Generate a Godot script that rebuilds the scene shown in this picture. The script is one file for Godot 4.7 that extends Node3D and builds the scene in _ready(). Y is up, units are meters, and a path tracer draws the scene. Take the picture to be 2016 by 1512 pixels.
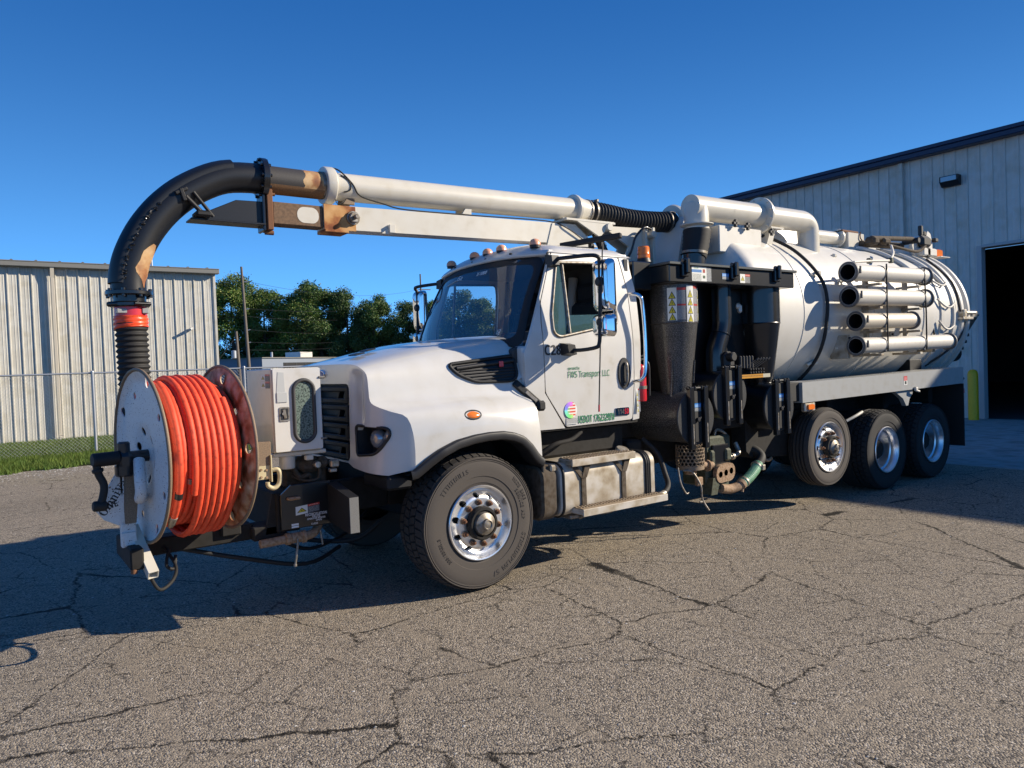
extends Node3D

# ---------------------------------------------------------------- mesh builder
class B:
	var v := PackedVector3Array()
	var n := PackedVector3Array()
	var t := PackedVector2Array()
	var c := PackedColorArray()
	var tint := Color.WHITE

	func tri(a: Vector3, b: Vector3, d: Vector3, na: Vector3, nb: Vector3, nd: Vector3, ta := Vector2.ZERO, tb := Vector2.ZERO, td := Vector2.ZERO) -> void:
		var g := (b - a).cross(d - a)
		v.append(a); n.append(na); t.append(ta); c.append(tint)
		if g.dot(na + nb + nd) > 0.0:
			v.append(d); n.append(nd); t.append(td); c.append(tint)
			v.append(b); n.append(nb); t.append(tb); c.append(tint)
		else:
			v.append(b); n.append(nb); t.append(tb); c.append(tint)
			v.append(d); n.append(nd); t.append(td); c.append(tint)

	func face(p: Array, inside: Vector3, uv := []) -> void:
		var nn := Vector3.ZERO
		for i in p.size():
			var q: Vector3 = p[i]
			var r: Vector3 = p[(i + 1) % p.size()]
			nn += q.cross(r)
		nn = nn.normalized()
		var p0: Vector3 = p[0]
		if nn.dot(p0 - inside) < 0.0:
			nn = -nn
		for i in range(1, p.size() - 1):
			if uv.is_empty():
				tri(p[0], p[i], p[i + 1], nn, nn, nn)
			else:
				tri(p[0], p[i], p[i + 1], nn, nn, nn, uv[0], uv[i], uv[i + 1])

	# a panel from its four corners, low left, low right, top right, top left as seen from the side that n faces
	func card(a: Vector3, b: Vector3, d: Vector3, e: Vector3) -> void:
		var nn := (b - a).cross(d - a).normalized()
		tri(a, b, d, nn, nn, nn, Vector2(0, 1), Vector2(1, 1), Vector2(1, 0))
		tri(a, d, e, nn, nn, nn, Vector2(0, 1), Vector2(1, 0), Vector2(0, 0))

	func box(o: Vector3, s: Vector3, bev := 0.0, bs := Basis.IDENTITY) -> void:
		var h := s * 0.5
		bev = minf(bev, minf(h.x, minf(h.y, h.z)) * 0.9)
		var pt := func(sg: Vector3, k: int) -> Vector3:
			var q := Vector3(sg.x * (h.x - bev), sg.y * (h.y - bev), sg.z * (h.z - bev))
			q[k] = sg[k] * h[k]
			return o + bs * q
		for k in 3:
			var i := (k + 1) % 3
			var j := (k + 2) % 3
			for sk in [-1.0, 1.0]:
				var ps := []
				for w in [[-1.0, -1.0], [1.0, -1.0], [1.0, 1.0], [-1.0, 1.0]]:
					var sg := Vector3.ZERO
					sg[k] = sk; sg[i] = w[0]; sg[j] = w[1]
					ps.append(pt.call(sg, k))
				face(ps, o)
			if bev > 0.0:
				for si in [-1.0, 1.0]:
					for sj in [-1.0, 1.0]:
						var s1 := Vector3.ZERO
						s1[i] = si; s1[j] = sj; s1[k] = -1.0
						var s2 := s1
						s2[k] = 1.0
						face([pt.call(s1, i), pt.call(s2, i), pt.call(s2, j), pt.call(s1, j)], o)
		if bev > 0.0:
			for sx in [-1.0, 1.0]:
				for sy in [-1.0, 1.0]:
					for sz in [-1.0, 1.0]:
						var sg := Vector3(sx, sy, sz)
						face([pt.call(sg, 0), pt.call(sg, 1), pt.call(sg, 2)], o)

	# lo, hi corners
	func bx(lo: Vector3, hi: Vector3, bev := 0.0) -> void:
		box((lo + hi) * 0.5, (hi - lo).abs(), bev)

	# eight corners: bottom four then top four, in the same order round
	func hexa(p: Array) -> void:
		var m := Vector3.ZERO
		for q in p:
			var qq: Vector3 = q
			m += qq / 8.0
		face([p[0], p[1], p[2], p[3]], m)
		face([p[4], p[5], p[6], p[7]], m)
		for i in 4:
			face([p[i], p[(i + 1) % 4], p[(i + 1) % 4 + 4], p[i + 4]], m)

	func prism(poly: PackedVector2Array, xf: Transform3D, h0: float, h1: float, bev := 0.0, smooth := false) -> void:
		if Geometry2D.is_polygon_clockwise(poly):
			poly = poly.duplicate()
			poly.reverse()
		var k := poly.size()
		var ins := PackedVector2Array()
		var nr := []
		for i in k:
			var e := (poly[(i + 1) % k] - poly[i]).normalized()
			nr.append(Vector2(e.y, -e.x))
		for i in k:
			var n1: Vector2 = nr[(i + k - 1) % k]
			var n2: Vector2 = nr[i]
			ins.append(poly[i] - (n1 + n2) / maxf(0.3, 1.0 + n1.dot(n2)) * bev)
		var idx := Geometry2D.triangulate_polygon(ins)
		for s in [[h0, -1.0], [h1, 1.0]]:
			var nn: Vector3 = (xf.basis.z * s[1]).normalized()
			for i in range(0, idx.size(), 3):
				var q := []
				for j in 3:
					var w := ins[idx[i + j]]
					q.append(xf * Vector3(w.x, w.y, s[0]))
				tri(q[0], q[1], q[2], nn, nn, nn)
		for i in k:
			var j := (i + 1) % k
			var na: Vector2 = nr[i]
			var nb: Vector2 = nr[i]
			if smooth:
				var pv: Vector2 = nr[(i + k - 1) % k]
				var nx: Vector2 = nr[j]
				na = (na + pv).normalized()
				nb = (nb + nx).normalized()
			var wa := (xf.basis * Vector3(na.x, na.y, 0)).normalized()
			var wb := (xf.basis * Vector3(nb.x, nb.y, 0)).normalized()
			var a := xf * Vector3(poly[i].x, poly[i].y, h0 + bev)
			var b := xf * Vector3(poly[j].x, poly[j].y, h0 + bev)
			var d := xf * Vector3(poly[j].x, poly[j].y, h1 - bev)
			var e := xf * Vector3(poly[i].x, poly[i].y, h1 - bev)
			tri(a, b, d, wa, wb, wb)
			tri(a, d, e, wa, wb, wa)
			if bev > 0.0:
				for s in [[h0, h0 + bev, -1.0], [h1, h1 - bev, 1.0]]:
					var ma: Vector3 = (wa + xf.basis.z.normalized() * s[2]).normalized()
					var mb: Vector3 = (wb + xf.basis.z.normalized() * s[2]).normalized()
					var p1 := xf * Vector3(ins[i].x, ins[i].y, s[0])
					var p2 := xf * Vector3(ins[j].x, ins[j].y, s[0])
					var p3 := xf * Vector3(poly[j].x, poly[j].y, s[1])
					var p4 := xf * Vector3(poly[i].x, poly[i].y, s[1])
					tri(p1, p2, p3, ma, mb, mb)
					tri(p1, p3, p4, ma, mb, ma)

	func grid(rows: Array, wrap := false, flip := false, uv := true) -> void:
		var m: int = rows[0].size()
		var k := rows.size()
		var ns := []
		for i in k:
			var r0: PackedVector3Array = rows[maxi(i - 1, 0)]
			var r1: PackedVector3Array = rows[mini(i + 1, k - 1)]
			var rr: PackedVector3Array = rows[i]
			var o := PackedVector3Array()
			for j in m:
				var du := r1[j] - r0[j]
				var a := rr[(j + m - 1) % m] if wrap else rr[maxi(j - 1, 0)]
				var b := rr[(j + 1) % m] if wrap else rr[mini(j + 1, m - 1)]
				var g := du.cross(b - a).normalized()
				o.append(-g if flip else g)
			ns.append(o)
		for i in k - 1:
			var r0: PackedVector3Array = rows[i]
			var r1: PackedVector3Array = rows[i + 1]
			var n0: PackedVector3Array = ns[i]
			var n1: PackedVector3Array = ns[i + 1]
			for j in (m if wrap else m - 1):
				var q := (j + 1) % m
				var u0 := float(i) / (k - 1)
				var u1 := float(i + 1) / (k - 1)
				var w0 := float(j) / (m if wrap else m - 1)
				var w1 := float(j + 1) / (m if wrap else m - 1)
				tri(r0[j], r1[j], r1[q], n0[j], n1[j], n1[q], Vector2(u0, w0), Vector2(u1, w0), Vector2(u1, w1))
				tri(r0[j], r1[q], r0[q], n0[j], n1[q], n0[q], Vector2(u0, w0), Vector2(u1, w1), Vector2(u0, w1))

	# a round bar along a path; radii may differ from point to point
	func tube(path: Array, r: float, seg := 10, caps := true, radii := [], closed := false) -> void:
		var k := path.size()
		var rows := []
		var up := Vector3.ZERO
		var cr := []
		for i in k:
			var p0: Vector3 = path[(i + k - 1) % k] if closed else path[maxi(i - 1, 0)]
			var p1: Vector3 = path[(i + 1) % k] if closed else path[mini(i + 1, k - 1)]
			var d := (p1 - p0).normalized()
			if i == 0:
				up = d.cross(Vector3.UP if absf(d.y) < 0.9 else Vector3.RIGHT).normalized()
			else:
				up = (up - d * up.dot(d)).normalized()
			var si := d.cross(up)
			var row := PackedVector3Array()
			var rad: float = radii[i] if radii.size() else r
			var at: Vector3 = path[i]
			for j in seg:
				var a := TAU * j / seg
				row.append(at + (up * cos(a) + si * sin(a)) * rad)
			rows.append(row)
			cr.append(d)
		if closed:
			rows.append(rows[0])
		grid(rows, true, true)
		if caps and not closed:
			for e in [[0, -1.0], [k - 1, 1.0]]:
				var row: PackedVector3Array = rows[e[0]]
				var nn: Vector3 = cr[e[0]] * e[1]
				for j in seg:
					tri(path[e[0]], row[j], row[(j + 1) % seg], nn, nn, nn)

	# prof: Vector2(along the axis, radius); outward is to the right when the profile runs up the axis
	func lathe(prof: Array, xf: Transform3D, seg := 24, crisp := 0.6) -> void:
		var k := prof.size()
		var sn := []
		for i in k - 1:
			var d: Vector2 = prof[i + 1] - prof[i]
			sn.append(Vector2(-d.y, d.x).normalized())
		for i in k - 1:
			var a: Vector2 = prof[i]
			var b: Vector2 = prof[i + 1]
			var na: Vector2 = sn[i]
			var nb: Vector2 = sn[i]
			if i > 0 and absf(na.angle_to(sn[i - 1])) < crisp:
				na = (na + sn[i - 1]).normalized()
			if i < k - 2 and absf(nb.angle_to(sn[i + 1])) < crisp:
				nb = (nb + sn[i + 1]).normalized()
			for j in seg:
				var c0 := Vector2(cos(TAU * j / seg), sin(TAU * j / seg))
				var c1 := Vector2(cos(TAU * (j + 1) / seg), sin(TAU * (j + 1) / seg))
				var p := xf * Vector3(a.y * c0.x, a.x, a.y * c0.y)
				var q := xf * Vector3(a.y * c1.x, a.x, a.y * c1.y)
				var r := xf * Vector3(b.y * c1.x, b.x, b.y * c1.y)
				var s := xf * Vector3(b.y * c0.x, b.x, b.y * c0.y)
				var np := (xf.basis * Vector3(na.y * c0.x, na.x, na.y * c0.y)).normalized()
				var nq := (xf.basis * Vector3(na.y * c1.x, na.x, na.y * c1.y)).normalized()
				var nrr := (xf.basis * Vector3(nb.y * c1.x, nb.x, nb.y * c1.y)).normalized()
				var ns := (xf.basis * Vector3(nb.y * c0.x, nb.x, nb.y * c0.y)).normalized()
				if a.y > 1e-5:
					tri(p, q, r, np, nq, nrr)
				if b.y > 1e-5:
					tri(p, r, s, np, nrr, ns)

	func cyl(a: Vector3, b: Vector3, r: float, seg := 20, bev := 0.0, r2 := -1.0) -> void:
		if r2 < 0.0:
			r2 = r
		var l := (b - a).length()
		var xf := B.ax(a, b - a)
		if bev > 0.0:
			lathe([Vector2(0, 0), Vector2(0, r - bev), Vector2(bev, r), Vector2(l - bev, r2), Vector2(l, r2 - bev), Vector2(l, 0)], xf, seg, 0.4)
		else:
			lathe([Vector2(0, 0), Vector2(0, r), Vector2(l, r2), Vector2(l, 0)], xf, seg, 0.4)

	static func ax(o: Vector3, d: Vector3) -> Transform3D:
		var y := d.normalized()
		var x := y.cross(Vector3(0, 0, 1) if absf(y.z) < 0.9 else Vector3(0, 1, 0)).normalized()
		return Transform3D(Basis(x, y, x.cross(y)), o)

	# a sheet over a 2D outline with holes; f maps (u, v) to space; cut into strips along v so that it can curve; edges turned in by thick
	func sheet(poly: PackedVector2Array, holes: Array, f: Callable, out: Vector3, thick := 0.0, step := 0.08, across := 0.0) -> void:
		var lo := Vector2(1e9, 1e9)
		var hi := -lo
		for p in poly:
			lo = lo.min(p)
			hi = hi.max(p)
		var nv := maxi(1, int(ceil((hi.y - lo.y) / step)))
		var nu := 1 if across <= 0.0 else maxi(1, int(ceil((hi.x - lo.x) / across)))
		var e := 0.004
		var nf := func(p: Vector2) -> Vector3:
			var d: Vector3 = f.call(p + Vector2(e, 0)) - f.call(p - Vector2(e, 0))
			var g: Vector3 = f.call(p + Vector2(0, e)) - f.call(p - Vector2(0, e))
			var w := d.cross(g).normalized()
			return w if w.dot(out) >= 0.0 else -w
		for i in nv:
			for j in nu:
				var y0 := lerpf(lo.y, hi.y, float(i) / nv)
				var y1 := lerpf(lo.y, hi.y, float(i + 1) / nv)
				var x0 := lerpf(lo.x - 0.001, hi.x + 0.001, float(j) / nu)
				var x1 := lerpf(lo.x - 0.001, hi.x + 0.001, float(j + 1) / nu)
				var cell := PackedVector2Array([Vector2(x0, y0), Vector2(x1, y0), Vector2(x1, y1), Vector2(x0, y1)])
				var bits: Array = []
				bits.append_array(Geometry2D.intersect_polygons(poly, cell))
				for h in holes:
					var nxt: Array = []
					for b in bits:
						nxt.append_array(Geometry2D.clip_polygons(b, h))
					bits = nxt
				for b in bits:
					var bb: PackedVector2Array = b
					var idx := Geometry2D.triangulate_polygon(bb)
					for q in range(0, idx.size(), 3):
						var a0 := bb[idx[q]]
						var a1 := bb[idx[q + 1]]
						var a2 := bb[idx[q + 2]]
						tri(f.call(a0), f.call(a1), f.call(a2), nf.call(a0), nf.call(a1), nf.call(a2), a0, a1, a2)
		if thick > 0.0:
			var loops: Array = [poly]
			loops.append_array(holes)
			for li in loops.size():
				var lp: PackedVector2Array = loops[li]
				var cw := Geometry2D.is_polygon_clockwise(lp)
				for i in lp.size():
					var a := lp[i]
					var b := lp[(i + 1) % lp.size()]
					var m := maxi(1, int(ceil(a.distance_to(b) / step)))
					var d2 := (b - a).normalized()
					var o2 := Vector2(d2.y, -d2.x) * (-1.0 if cw else 1.0) * (1.0 if li == 0 else -1.0)
					for s in m:
						var p := a.lerp(b, float(s) / m)
						var q := a.lerp(b, float(s + 1) / m)
						var w0: Vector3 = f.call(p)
						var w1: Vector3 = f.call(q)
						var g0: Vector3 = nf.call(p)
						var g1: Vector3 = nf.call(q)
						var side: Vector3 = (f.call(p + o2 * e) - w0)
						side = (side - g0 * side.dot(g0)).normalized()
						tri(w0, w1, w1 - g1 * thick, side, side, side)
						tri(w0, w1 - g1 * thick, w0 - g0 * thick, side, side, side)

	func flat(p: Vector3, k: Color) -> void:
		v.append(p)
		n.append(Vector3.UP)
		t.append(Vector2(p.x, p.z))
		c.append(k)

	func add(o: B, xf := Transform3D.IDENTITY) -> void:
		for i in o.v.size():
			v.append(xf * o.v[i])
			n.append((xf.basis * o.n[i]).normalized())
			t.append(o.t[i])
			c.append(o.c[i])

	func mesh() -> ArrayMesh:
		var a := []
		a.resize(Mesh.ARRAY_MAX)
		a[Mesh.ARRAY_VERTEX] = v
		a[Mesh.ARRAY_NORMAL] = n
		a[Mesh.ARRAY_TEX_UV] = t
		a[Mesh.ARRAY_COLOR] = c
		var m := ArrayMesh.new()
		m.add_surface_from_arrays(Mesh.PRIMITIVE_TRIANGLES, a)
		return m


# ---------------------------------------------------------------- naming helpers
var M := {}
var used := {}
var rng := RandomNumberGenerator.new()
var truck: Node3D

func numbered(called: String) -> String:
	if not used.has(called):
		used[called] = 0
		return called
	used[called] += 1
	return "%s_%03d" % [called, used[called]]

func tag(o: Node, label: String, category := "", group := "", kind := "") -> Node:
	if label: o.set_meta("label", label)
	if category: o.set_meta("category", category)
	if group: o.set_meta("group", group)
	if kind: o.set_meta("kind", kind)
	return o

func thing(called: String, label: String, category: String, at := Vector3.ZERO, group := "") -> Node3D:
	var o := Node3D.new()
	o.name = numbered(called)
	o.position = at
	add_child(o)
	tag(o, label, category, group)
	return o

func put(called: String, m: Mesh, mat: Material, parent: Node = null) -> MeshInstance3D:
	var o := MeshInstance3D.new()
	o.mesh = m
	o.material_override = mat
	if parent == null or parent == self:
		o.name = numbered(called)
		add_child(o)
	else:
		var nm := called
		var i := 0
		while parent.has_node(NodePath(nm)):
			i += 1
			nm = "%s_%03d" % [called, i]
		o.name = nm
		parent.add_child(o)
	return o

func obj(called: String, b: B, mat: Material, parent: Node = null) -> MeshInstance3D:
	return put(called, b.mesh(), mat, parent)

func clone(o: Node, parent: Node, at: Transform3D) -> Node3D:
	var base := String(o.name).rstrip("0123456789").rstrip("_")
	var r: Node3D = o.duplicate()
	if parent == self:
		r.name = numbered(base)
	else:
		var nm := base
		var i := 0
		while parent.has_node(NodePath(nm)):
			i += 1
			nm = "%s_%03d" % [base, i]
		r.name = nm
	parent.add_child(r)
	r.transform = at
	return r

# ---------------------------------------------------------------- shape helpers
func rrect(w: float, h: float, r: float, seg := 5) -> PackedVector2Array:
	var p := PackedVector2Array()
	for k in 4:
		var cx := (w * 0.5 - r) * (1.0 if k == 0 or k == 3 else -1.0)
		var cy := (h * 0.5 - r) * (1.0 if k < 2 else -1.0)
		for i in seg + 1:
			var a := PI * 0.5 * (k + float(i) / seg)
			p.append(Vector2(cx + cos(a) * r, cy + sin(a) * r))
	return p

func oval(rx: float, ry: float, seg := 24, o := Vector2.ZERO) -> PackedVector2Array:
	var p := PackedVector2Array()
	for i in seg:
		p.append(o + Vector2(cos(TAU * i / seg) * rx, sin(TAU * i / seg) * ry))
	return p

# rounds the corners of a polygon
func soft(poly: Array, r: float, seg := 4) -> PackedVector2Array:
	var out := PackedVector2Array()
	var k := poly.size()
	for i in k:
		var p: Vector2 = poly[i]
		var a: Vector2 = poly[(i + k - 1) % k]
		var b: Vector2 = poly[(i + 1) % k]
		var da := minf(r, p.distance_to(a) * 0.45)
		var db := minf(r, p.distance_to(b) * 0.45)
		var p0 := p + (a - p).normalized() * da
		var p2 := p + (b - p).normalized() * db
		for s in seg + 1:
			var w := float(s) / seg
			out.append(p0.lerp(p, w).lerp(p.lerp(p2, w), w))
	return out

func curve(pts: Array, per := 6, closed := false) -> Array:
	var out := []
	var k := pts.size()
	for i in (k if closed else k - 1):
		var p0: Vector3 = pts[(i + k - 1) % k] if closed or i > 0 else pts[0]
		var p1: Vector3 = pts[i]
		var p2: Vector3 = pts[(i + 1) % k]
		var p3: Vector3 = pts[(i + 2) % k] if closed or i + 2 < k else pts[k - 1]
		for s in per:
			out.append(p1.cubic_interpolate(p2, p0, p3, float(s) / per))
	if not closed:
		out.append(pts[k - 1])
	return out

func poly_at(pts: Array, x: float) -> float:
	if x <= pts[0].x:
		return pts[0].y
	for i in pts.size() - 1:
		var a: Vector2 = pts[i]
		var b: Vector2 = pts[i + 1]
		if x <= b.x:
			return lerpf(a.y, b.y, (x - a.x) / (b.x - a.x))
	return pts[pts.size() - 1].y

const ZUP := Basis(Vector3(1, 0, 0), Vector3(0, 1, 0), Vector3(0, 0, 1))

func xf_z(o: Vector3) -> Transform3D:      # local XY stays XY, extrudes along +z
	return Transform3D(Basis.IDENTITY, o)

func xf_x(o: Vector3) -> Transform3D:      # local x -> world z, local y -> world y, extrudes along -x
	return Transform3D(Basis(Vector3(0, 0, 1), Vector3(0, 1, 0), Vector3(-1, 0, 0)), o)

func xf_y(o: Vector3) -> Transform3D:      # local x -> world x, local y -> world -z, extrudes along +y
	return Transform3D(Basis(Vector3(1, 0, 0), Vector3(0, 0, -1), Vector3(0, 1, 0)), o)

var fonts := {}
func lettering(b: B, s: String, size: float, xf: Transform3D, face := "Droid Sans", weight := 400, depth := 0.002, squeeze := 1.0, fit := 0.0) -> float:
	var key := face + str(weight)
	if not fonts.has(key):
		var f := SystemFont.new()
		f.font_names = PackedStringArray([face])
		f.font_weight = weight
		fonts[key] = f
	var m := TextMesh.new()
	m.font = fonts[key]
	m.font_size = 64
	m.pixel_size = size / 46.0
	m.depth = depth
	m.curve_step = 2.0
	m.text = s
	var a := m.surface_get_arrays(0) if m.get_surface_count() > 0 else []
	if a.is_empty():
		return 0.0
	var vs: PackedVector3Array = a[Mesh.ARRAY_VERTEX]
	var ns: PackedVector3Array = a[Mesh.ARRAY_NORMAL]
	var ix: PackedInt32Array = a[Mesh.ARRAY_INDEX] if a[Mesh.ARRAY_INDEX] != null else PackedInt32Array(range(vs.size()))
	if fit > 0.0:
		squeeze = fit / maxf(0.001, m.get_aabb().size.x)
	var sc := Vector3(squeeze, 1, 1)
	for i in range(0, ix.size(), 3):
		var p := ix[i]
		var q := ix[i + 1]
		var r := ix[i + 2]
		b.tri(xf * (vs[p] * sc), xf * (vs[q] * sc), xf * (vs[r] * sc), xf.basis * ns[p], xf.basis * ns[q], xf.basis * ns[r])
	return m.get_aabb().size.x * squeeze

# ---------------------------------------------------------------- materials
func lin(r: float, g: float, b: float) -> Color:
	return Color(r, g, b).linear_to_srgb()

func noise_tex(freq: float, offs: Array, cols: Array, size := 512, kind := FastNoiseLite.TYPE_SIMPLEX_SMOOTH, sd := 1, oct := 4, cell := FastNoiseLite.RETURN_DISTANCE, warp := 0.0) -> NoiseTexture2D:
	var f := FastNoiseLite.new()
	f.noise_type = kind
	f.frequency = freq
	f.seed = sd
	f.fractal_type = FastNoiseLite.FRACTAL_FBM if oct > 1 else FastNoiseLite.FRACTAL_NONE
	f.fractal_octaves = oct
	f.cellular_return_type = cell
	if warp > 0.0:
		f.domain_warp_enabled = true
		f.domain_warp_amplitude = warp
		f.domain_warp_frequency = freq * 2.0
		f.domain_warp_fractal_type = FastNoiseLite.DOMAIN_WARP_FRACTAL_PROGRESSIVE
	var n := NoiseTexture2D.new()
	n.width = size
	n.height = size
	n.seamless = true
	n.noise = f
	if cols.size():
		var g := Gradient.new()
		g.offsets = PackedFloat32Array(offs)
		g.colors = PackedColorArray(cols)
		n.color_ramp = g
	return n

func mat(called: String, col: Color, rough: float, metal := 0.0, tex: Texture2D = null, scale := 1.0, coat := 0.0) -> StandardMaterial3D:
	var m := StandardMaterial3D.new()
	m.resource_name = called
	m.albedo_color = col
	m.roughness = rough
	m.metallic = metal
	if tex:
		m.albedo_texture = tex
		m.uv1_triplanar = true
		m.uv1_world_triplanar = true
		m.uv1_scale = Vector3.ONE * scale
	if coat > 0.0:
		m.clearcoat_enabled = true
		m.clearcoat = coat
		m.clearcoat_roughness = 0.06
	M[called] = m
	return m

func bump(m: StandardMaterial3D, tex: Texture2D, cm: float) -> void:
	m.heightmap_enabled = true
	m.heightmap_texture = tex
	m.heightmap_scale = cm

# a printed sticker: kind 0 = warning triangles with a red heading, 1 = blue heading and lines, 2 = column of triangles, 3 = blue tab
func sticker(kind: int, w: int, h: int, sd: int) -> ImageTexture:
	var r := RandomNumberGenerator.new()
	r.seed = sd
	var im := Image.create(w, h, false, Image.FORMAT_RGB8)
	im.fill(Color(0.86, 0.86, 0.83))
	var lines := func(x0: int, x1: int, y0: int, y1: int, ink: Color) -> void:
		var y := y0
		while y < y1:
			var x := x0
			while x < x1:
				var l := r.randi_range(2, 7)
				im.fill_rect(Rect2i(x, y, mini(l, x1 - x), 2), ink)
				x += l + 2
			y += 4
	var triangle := func(cx: int, cy: int, s: int) -> void:
		for yy in s:
			var hw := int(float(yy) / s * s * 0.58)
			im.fill_rect(Rect2i(cx - hw - 1, cy + yy, hw * 2 + 3, 1), Color(0.05, 0.05, 0.04))
		for yy in range(4, s - 2):
			var hw := int(float(yy - 4) / s * s * 0.58)
			im.fill_rect(Rect2i(cx - hw, cy + yy, hw * 2 + 1, 1), Color(0.78, 0.72, 0.1))
		im.fill_rect(Rect2i(cx - 1, cy + s / 2 - 1, 3, s / 3), Color(0.05, 0.05, 0.04))
	if kind == 0:
		im.fill_rect(Rect2i(w / 2, 0, w / 2, h / 4), Color(0.72, 0.16, 0.08))
		im.fill_rect(Rect2i(w / 2, h / 4, w / 2, h), Color(0.2, 0.22, 0.26))
		lines.call(w / 2 + 3, w - 3, h / 4 + 4, h - 3, Color(0.7, 0.7, 0.68))
		lines.call(w / 2 + 5, w - 5, 5, h / 4 - 3, Color(0.95, 0.85, 0.8))
		triangle.call(w / 4, h / 4, w / 3)
	elif kind == 1:
		im.fill_rect(Rect2i(0, h / 5, w / 2, h / 5), Color(0.05, 0.42, 0.68))
		lines.call(3, w / 2 - 3, h / 2, h - 4, Color(0.2, 0.25, 0.2))
		im.fill_rect(Rect2i(w * 3 / 4, 0, w / 4, h), Color(0.35, 0.37, 0.38))
		lines.call(w * 3 / 4 + 3, w - 3, 4, h - 4, Color(0.75, 0.75, 0.75))
		im.fill_rect(Rect2i(w * 5 / 9, h / 6, w / 8, h / 4), Color(0.6, 0.12, 0.08))
		im.fill_rect(Rect2i(w * 5 / 9, h * 3 / 5, w / 8, h / 5), Color(0.12, 0.25, 0.12))
		lines.call(w / 9, w / 3, 3, h / 6, Color(0.1, 0.4, 0.2))
	elif kind == 2:
		im.fill_rect(Rect2i(w / 2, 0, w / 2, h), Color(0.33, 0.34, 0.37))
		lines.call(w / 2 + 3, w - 3, 14, h - 4, Color(0.72, 0.72, 0.7))
		im.fill_rect(Rect2i(w / 2, 0, w / 2, 12), Color(0.62, 0.12, 0.1))
		im.fill_rect(Rect2i(w / 2, h / 2, w / 2, 8), Color(0.62, 0.12, 0.1))
		for k in 4:
			triangle.call(w / 4, int(h * (0.12 + 0.22 * k)), w / 3)
	elif kind == 3:
		im.fill_rect(Rect2i(0, 0, w, h / 2), Color(0.06, 0.45, 0.75))
		im.fill_rect(Rect2i(0, h / 2, w, h / 2), Color(0.35, 0.37, 0.38))
		lines.call(4, w - 4, h / 6, h / 2 - 3, Color(0.85, 0.9, 0.95))
		lines.call(4, w - 4, h / 2 + 4, h - 4, Color(0.8, 0.8, 0.8))
	elif kind == 4:   # round multi-coloured permit sticker on white
		for y in h:
			for x in w:
				var d := Vector2(x - w * 0.5, y - h * 0.5) / (w * 0.5)
				var cl := Color(0.9, 0.88, 0.85)
				if d.length() > 0.55 and d.x < 0.3:
					cl = Color.from_hsv(fposmod(d.angle() / TAU * 0.9 + 0.05, 1.0), 0.45, 0.9)
				elif int(y / 6) % 2 == 0 and absf(d.x) < 0.7:
					cl = Color(0.85, 0.35, 0.25) if d.x > -0.2 else Color(0.5, 0.75, 0.4)
				im.set_pixel(x, y, cl)
	elif kind == 5:   # inspection plate, grey with lines
		im.fill(Color(0.75, 0.75, 0.73))
		lines.call(3, w - 3, 4, h - 4, Color(0.35, 0.35, 0.35))
	elif kind == 6:   # yellow strip with black lettering blocks
		im.fill(Color(0.75, 0.52, 0.08))
		lines.call(4, w - 4, h / 3, h / 3 + 5, Color(0.1, 0.08, 0.03))
		im.fill_rect(Rect2i(w * 3 / 4, 0, w / 4, h), Color(0.7, 0.68, 0.6))
	elif kind == 7:   # red and white hand symbol tag
		im.fill_rect(Rect2i(0, 0, w, h / 2), Color(0.75, 0.12, 0.1))
		im.fill_rect(Rect2i(w / 4, h / 2 + 4, w / 2, h / 3), Color(0.1, 0.1, 0.1))
		lines.call(4, w - 4, 6, h / 2 - 4, Color(0.9, 0.8, 0.8))
	return ImageTexture.create_from_image(im)

func printed(called: String, kind: int, w: int, h: int, sd: int) -> StandardMaterial3D:
	var m := StandardMaterial3D.new()
	m.resource_name = called
	m.albedo_texture = sticker(kind, w, h, sd)
	m.roughness = 0.45
	M[called] = m
	return m

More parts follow.
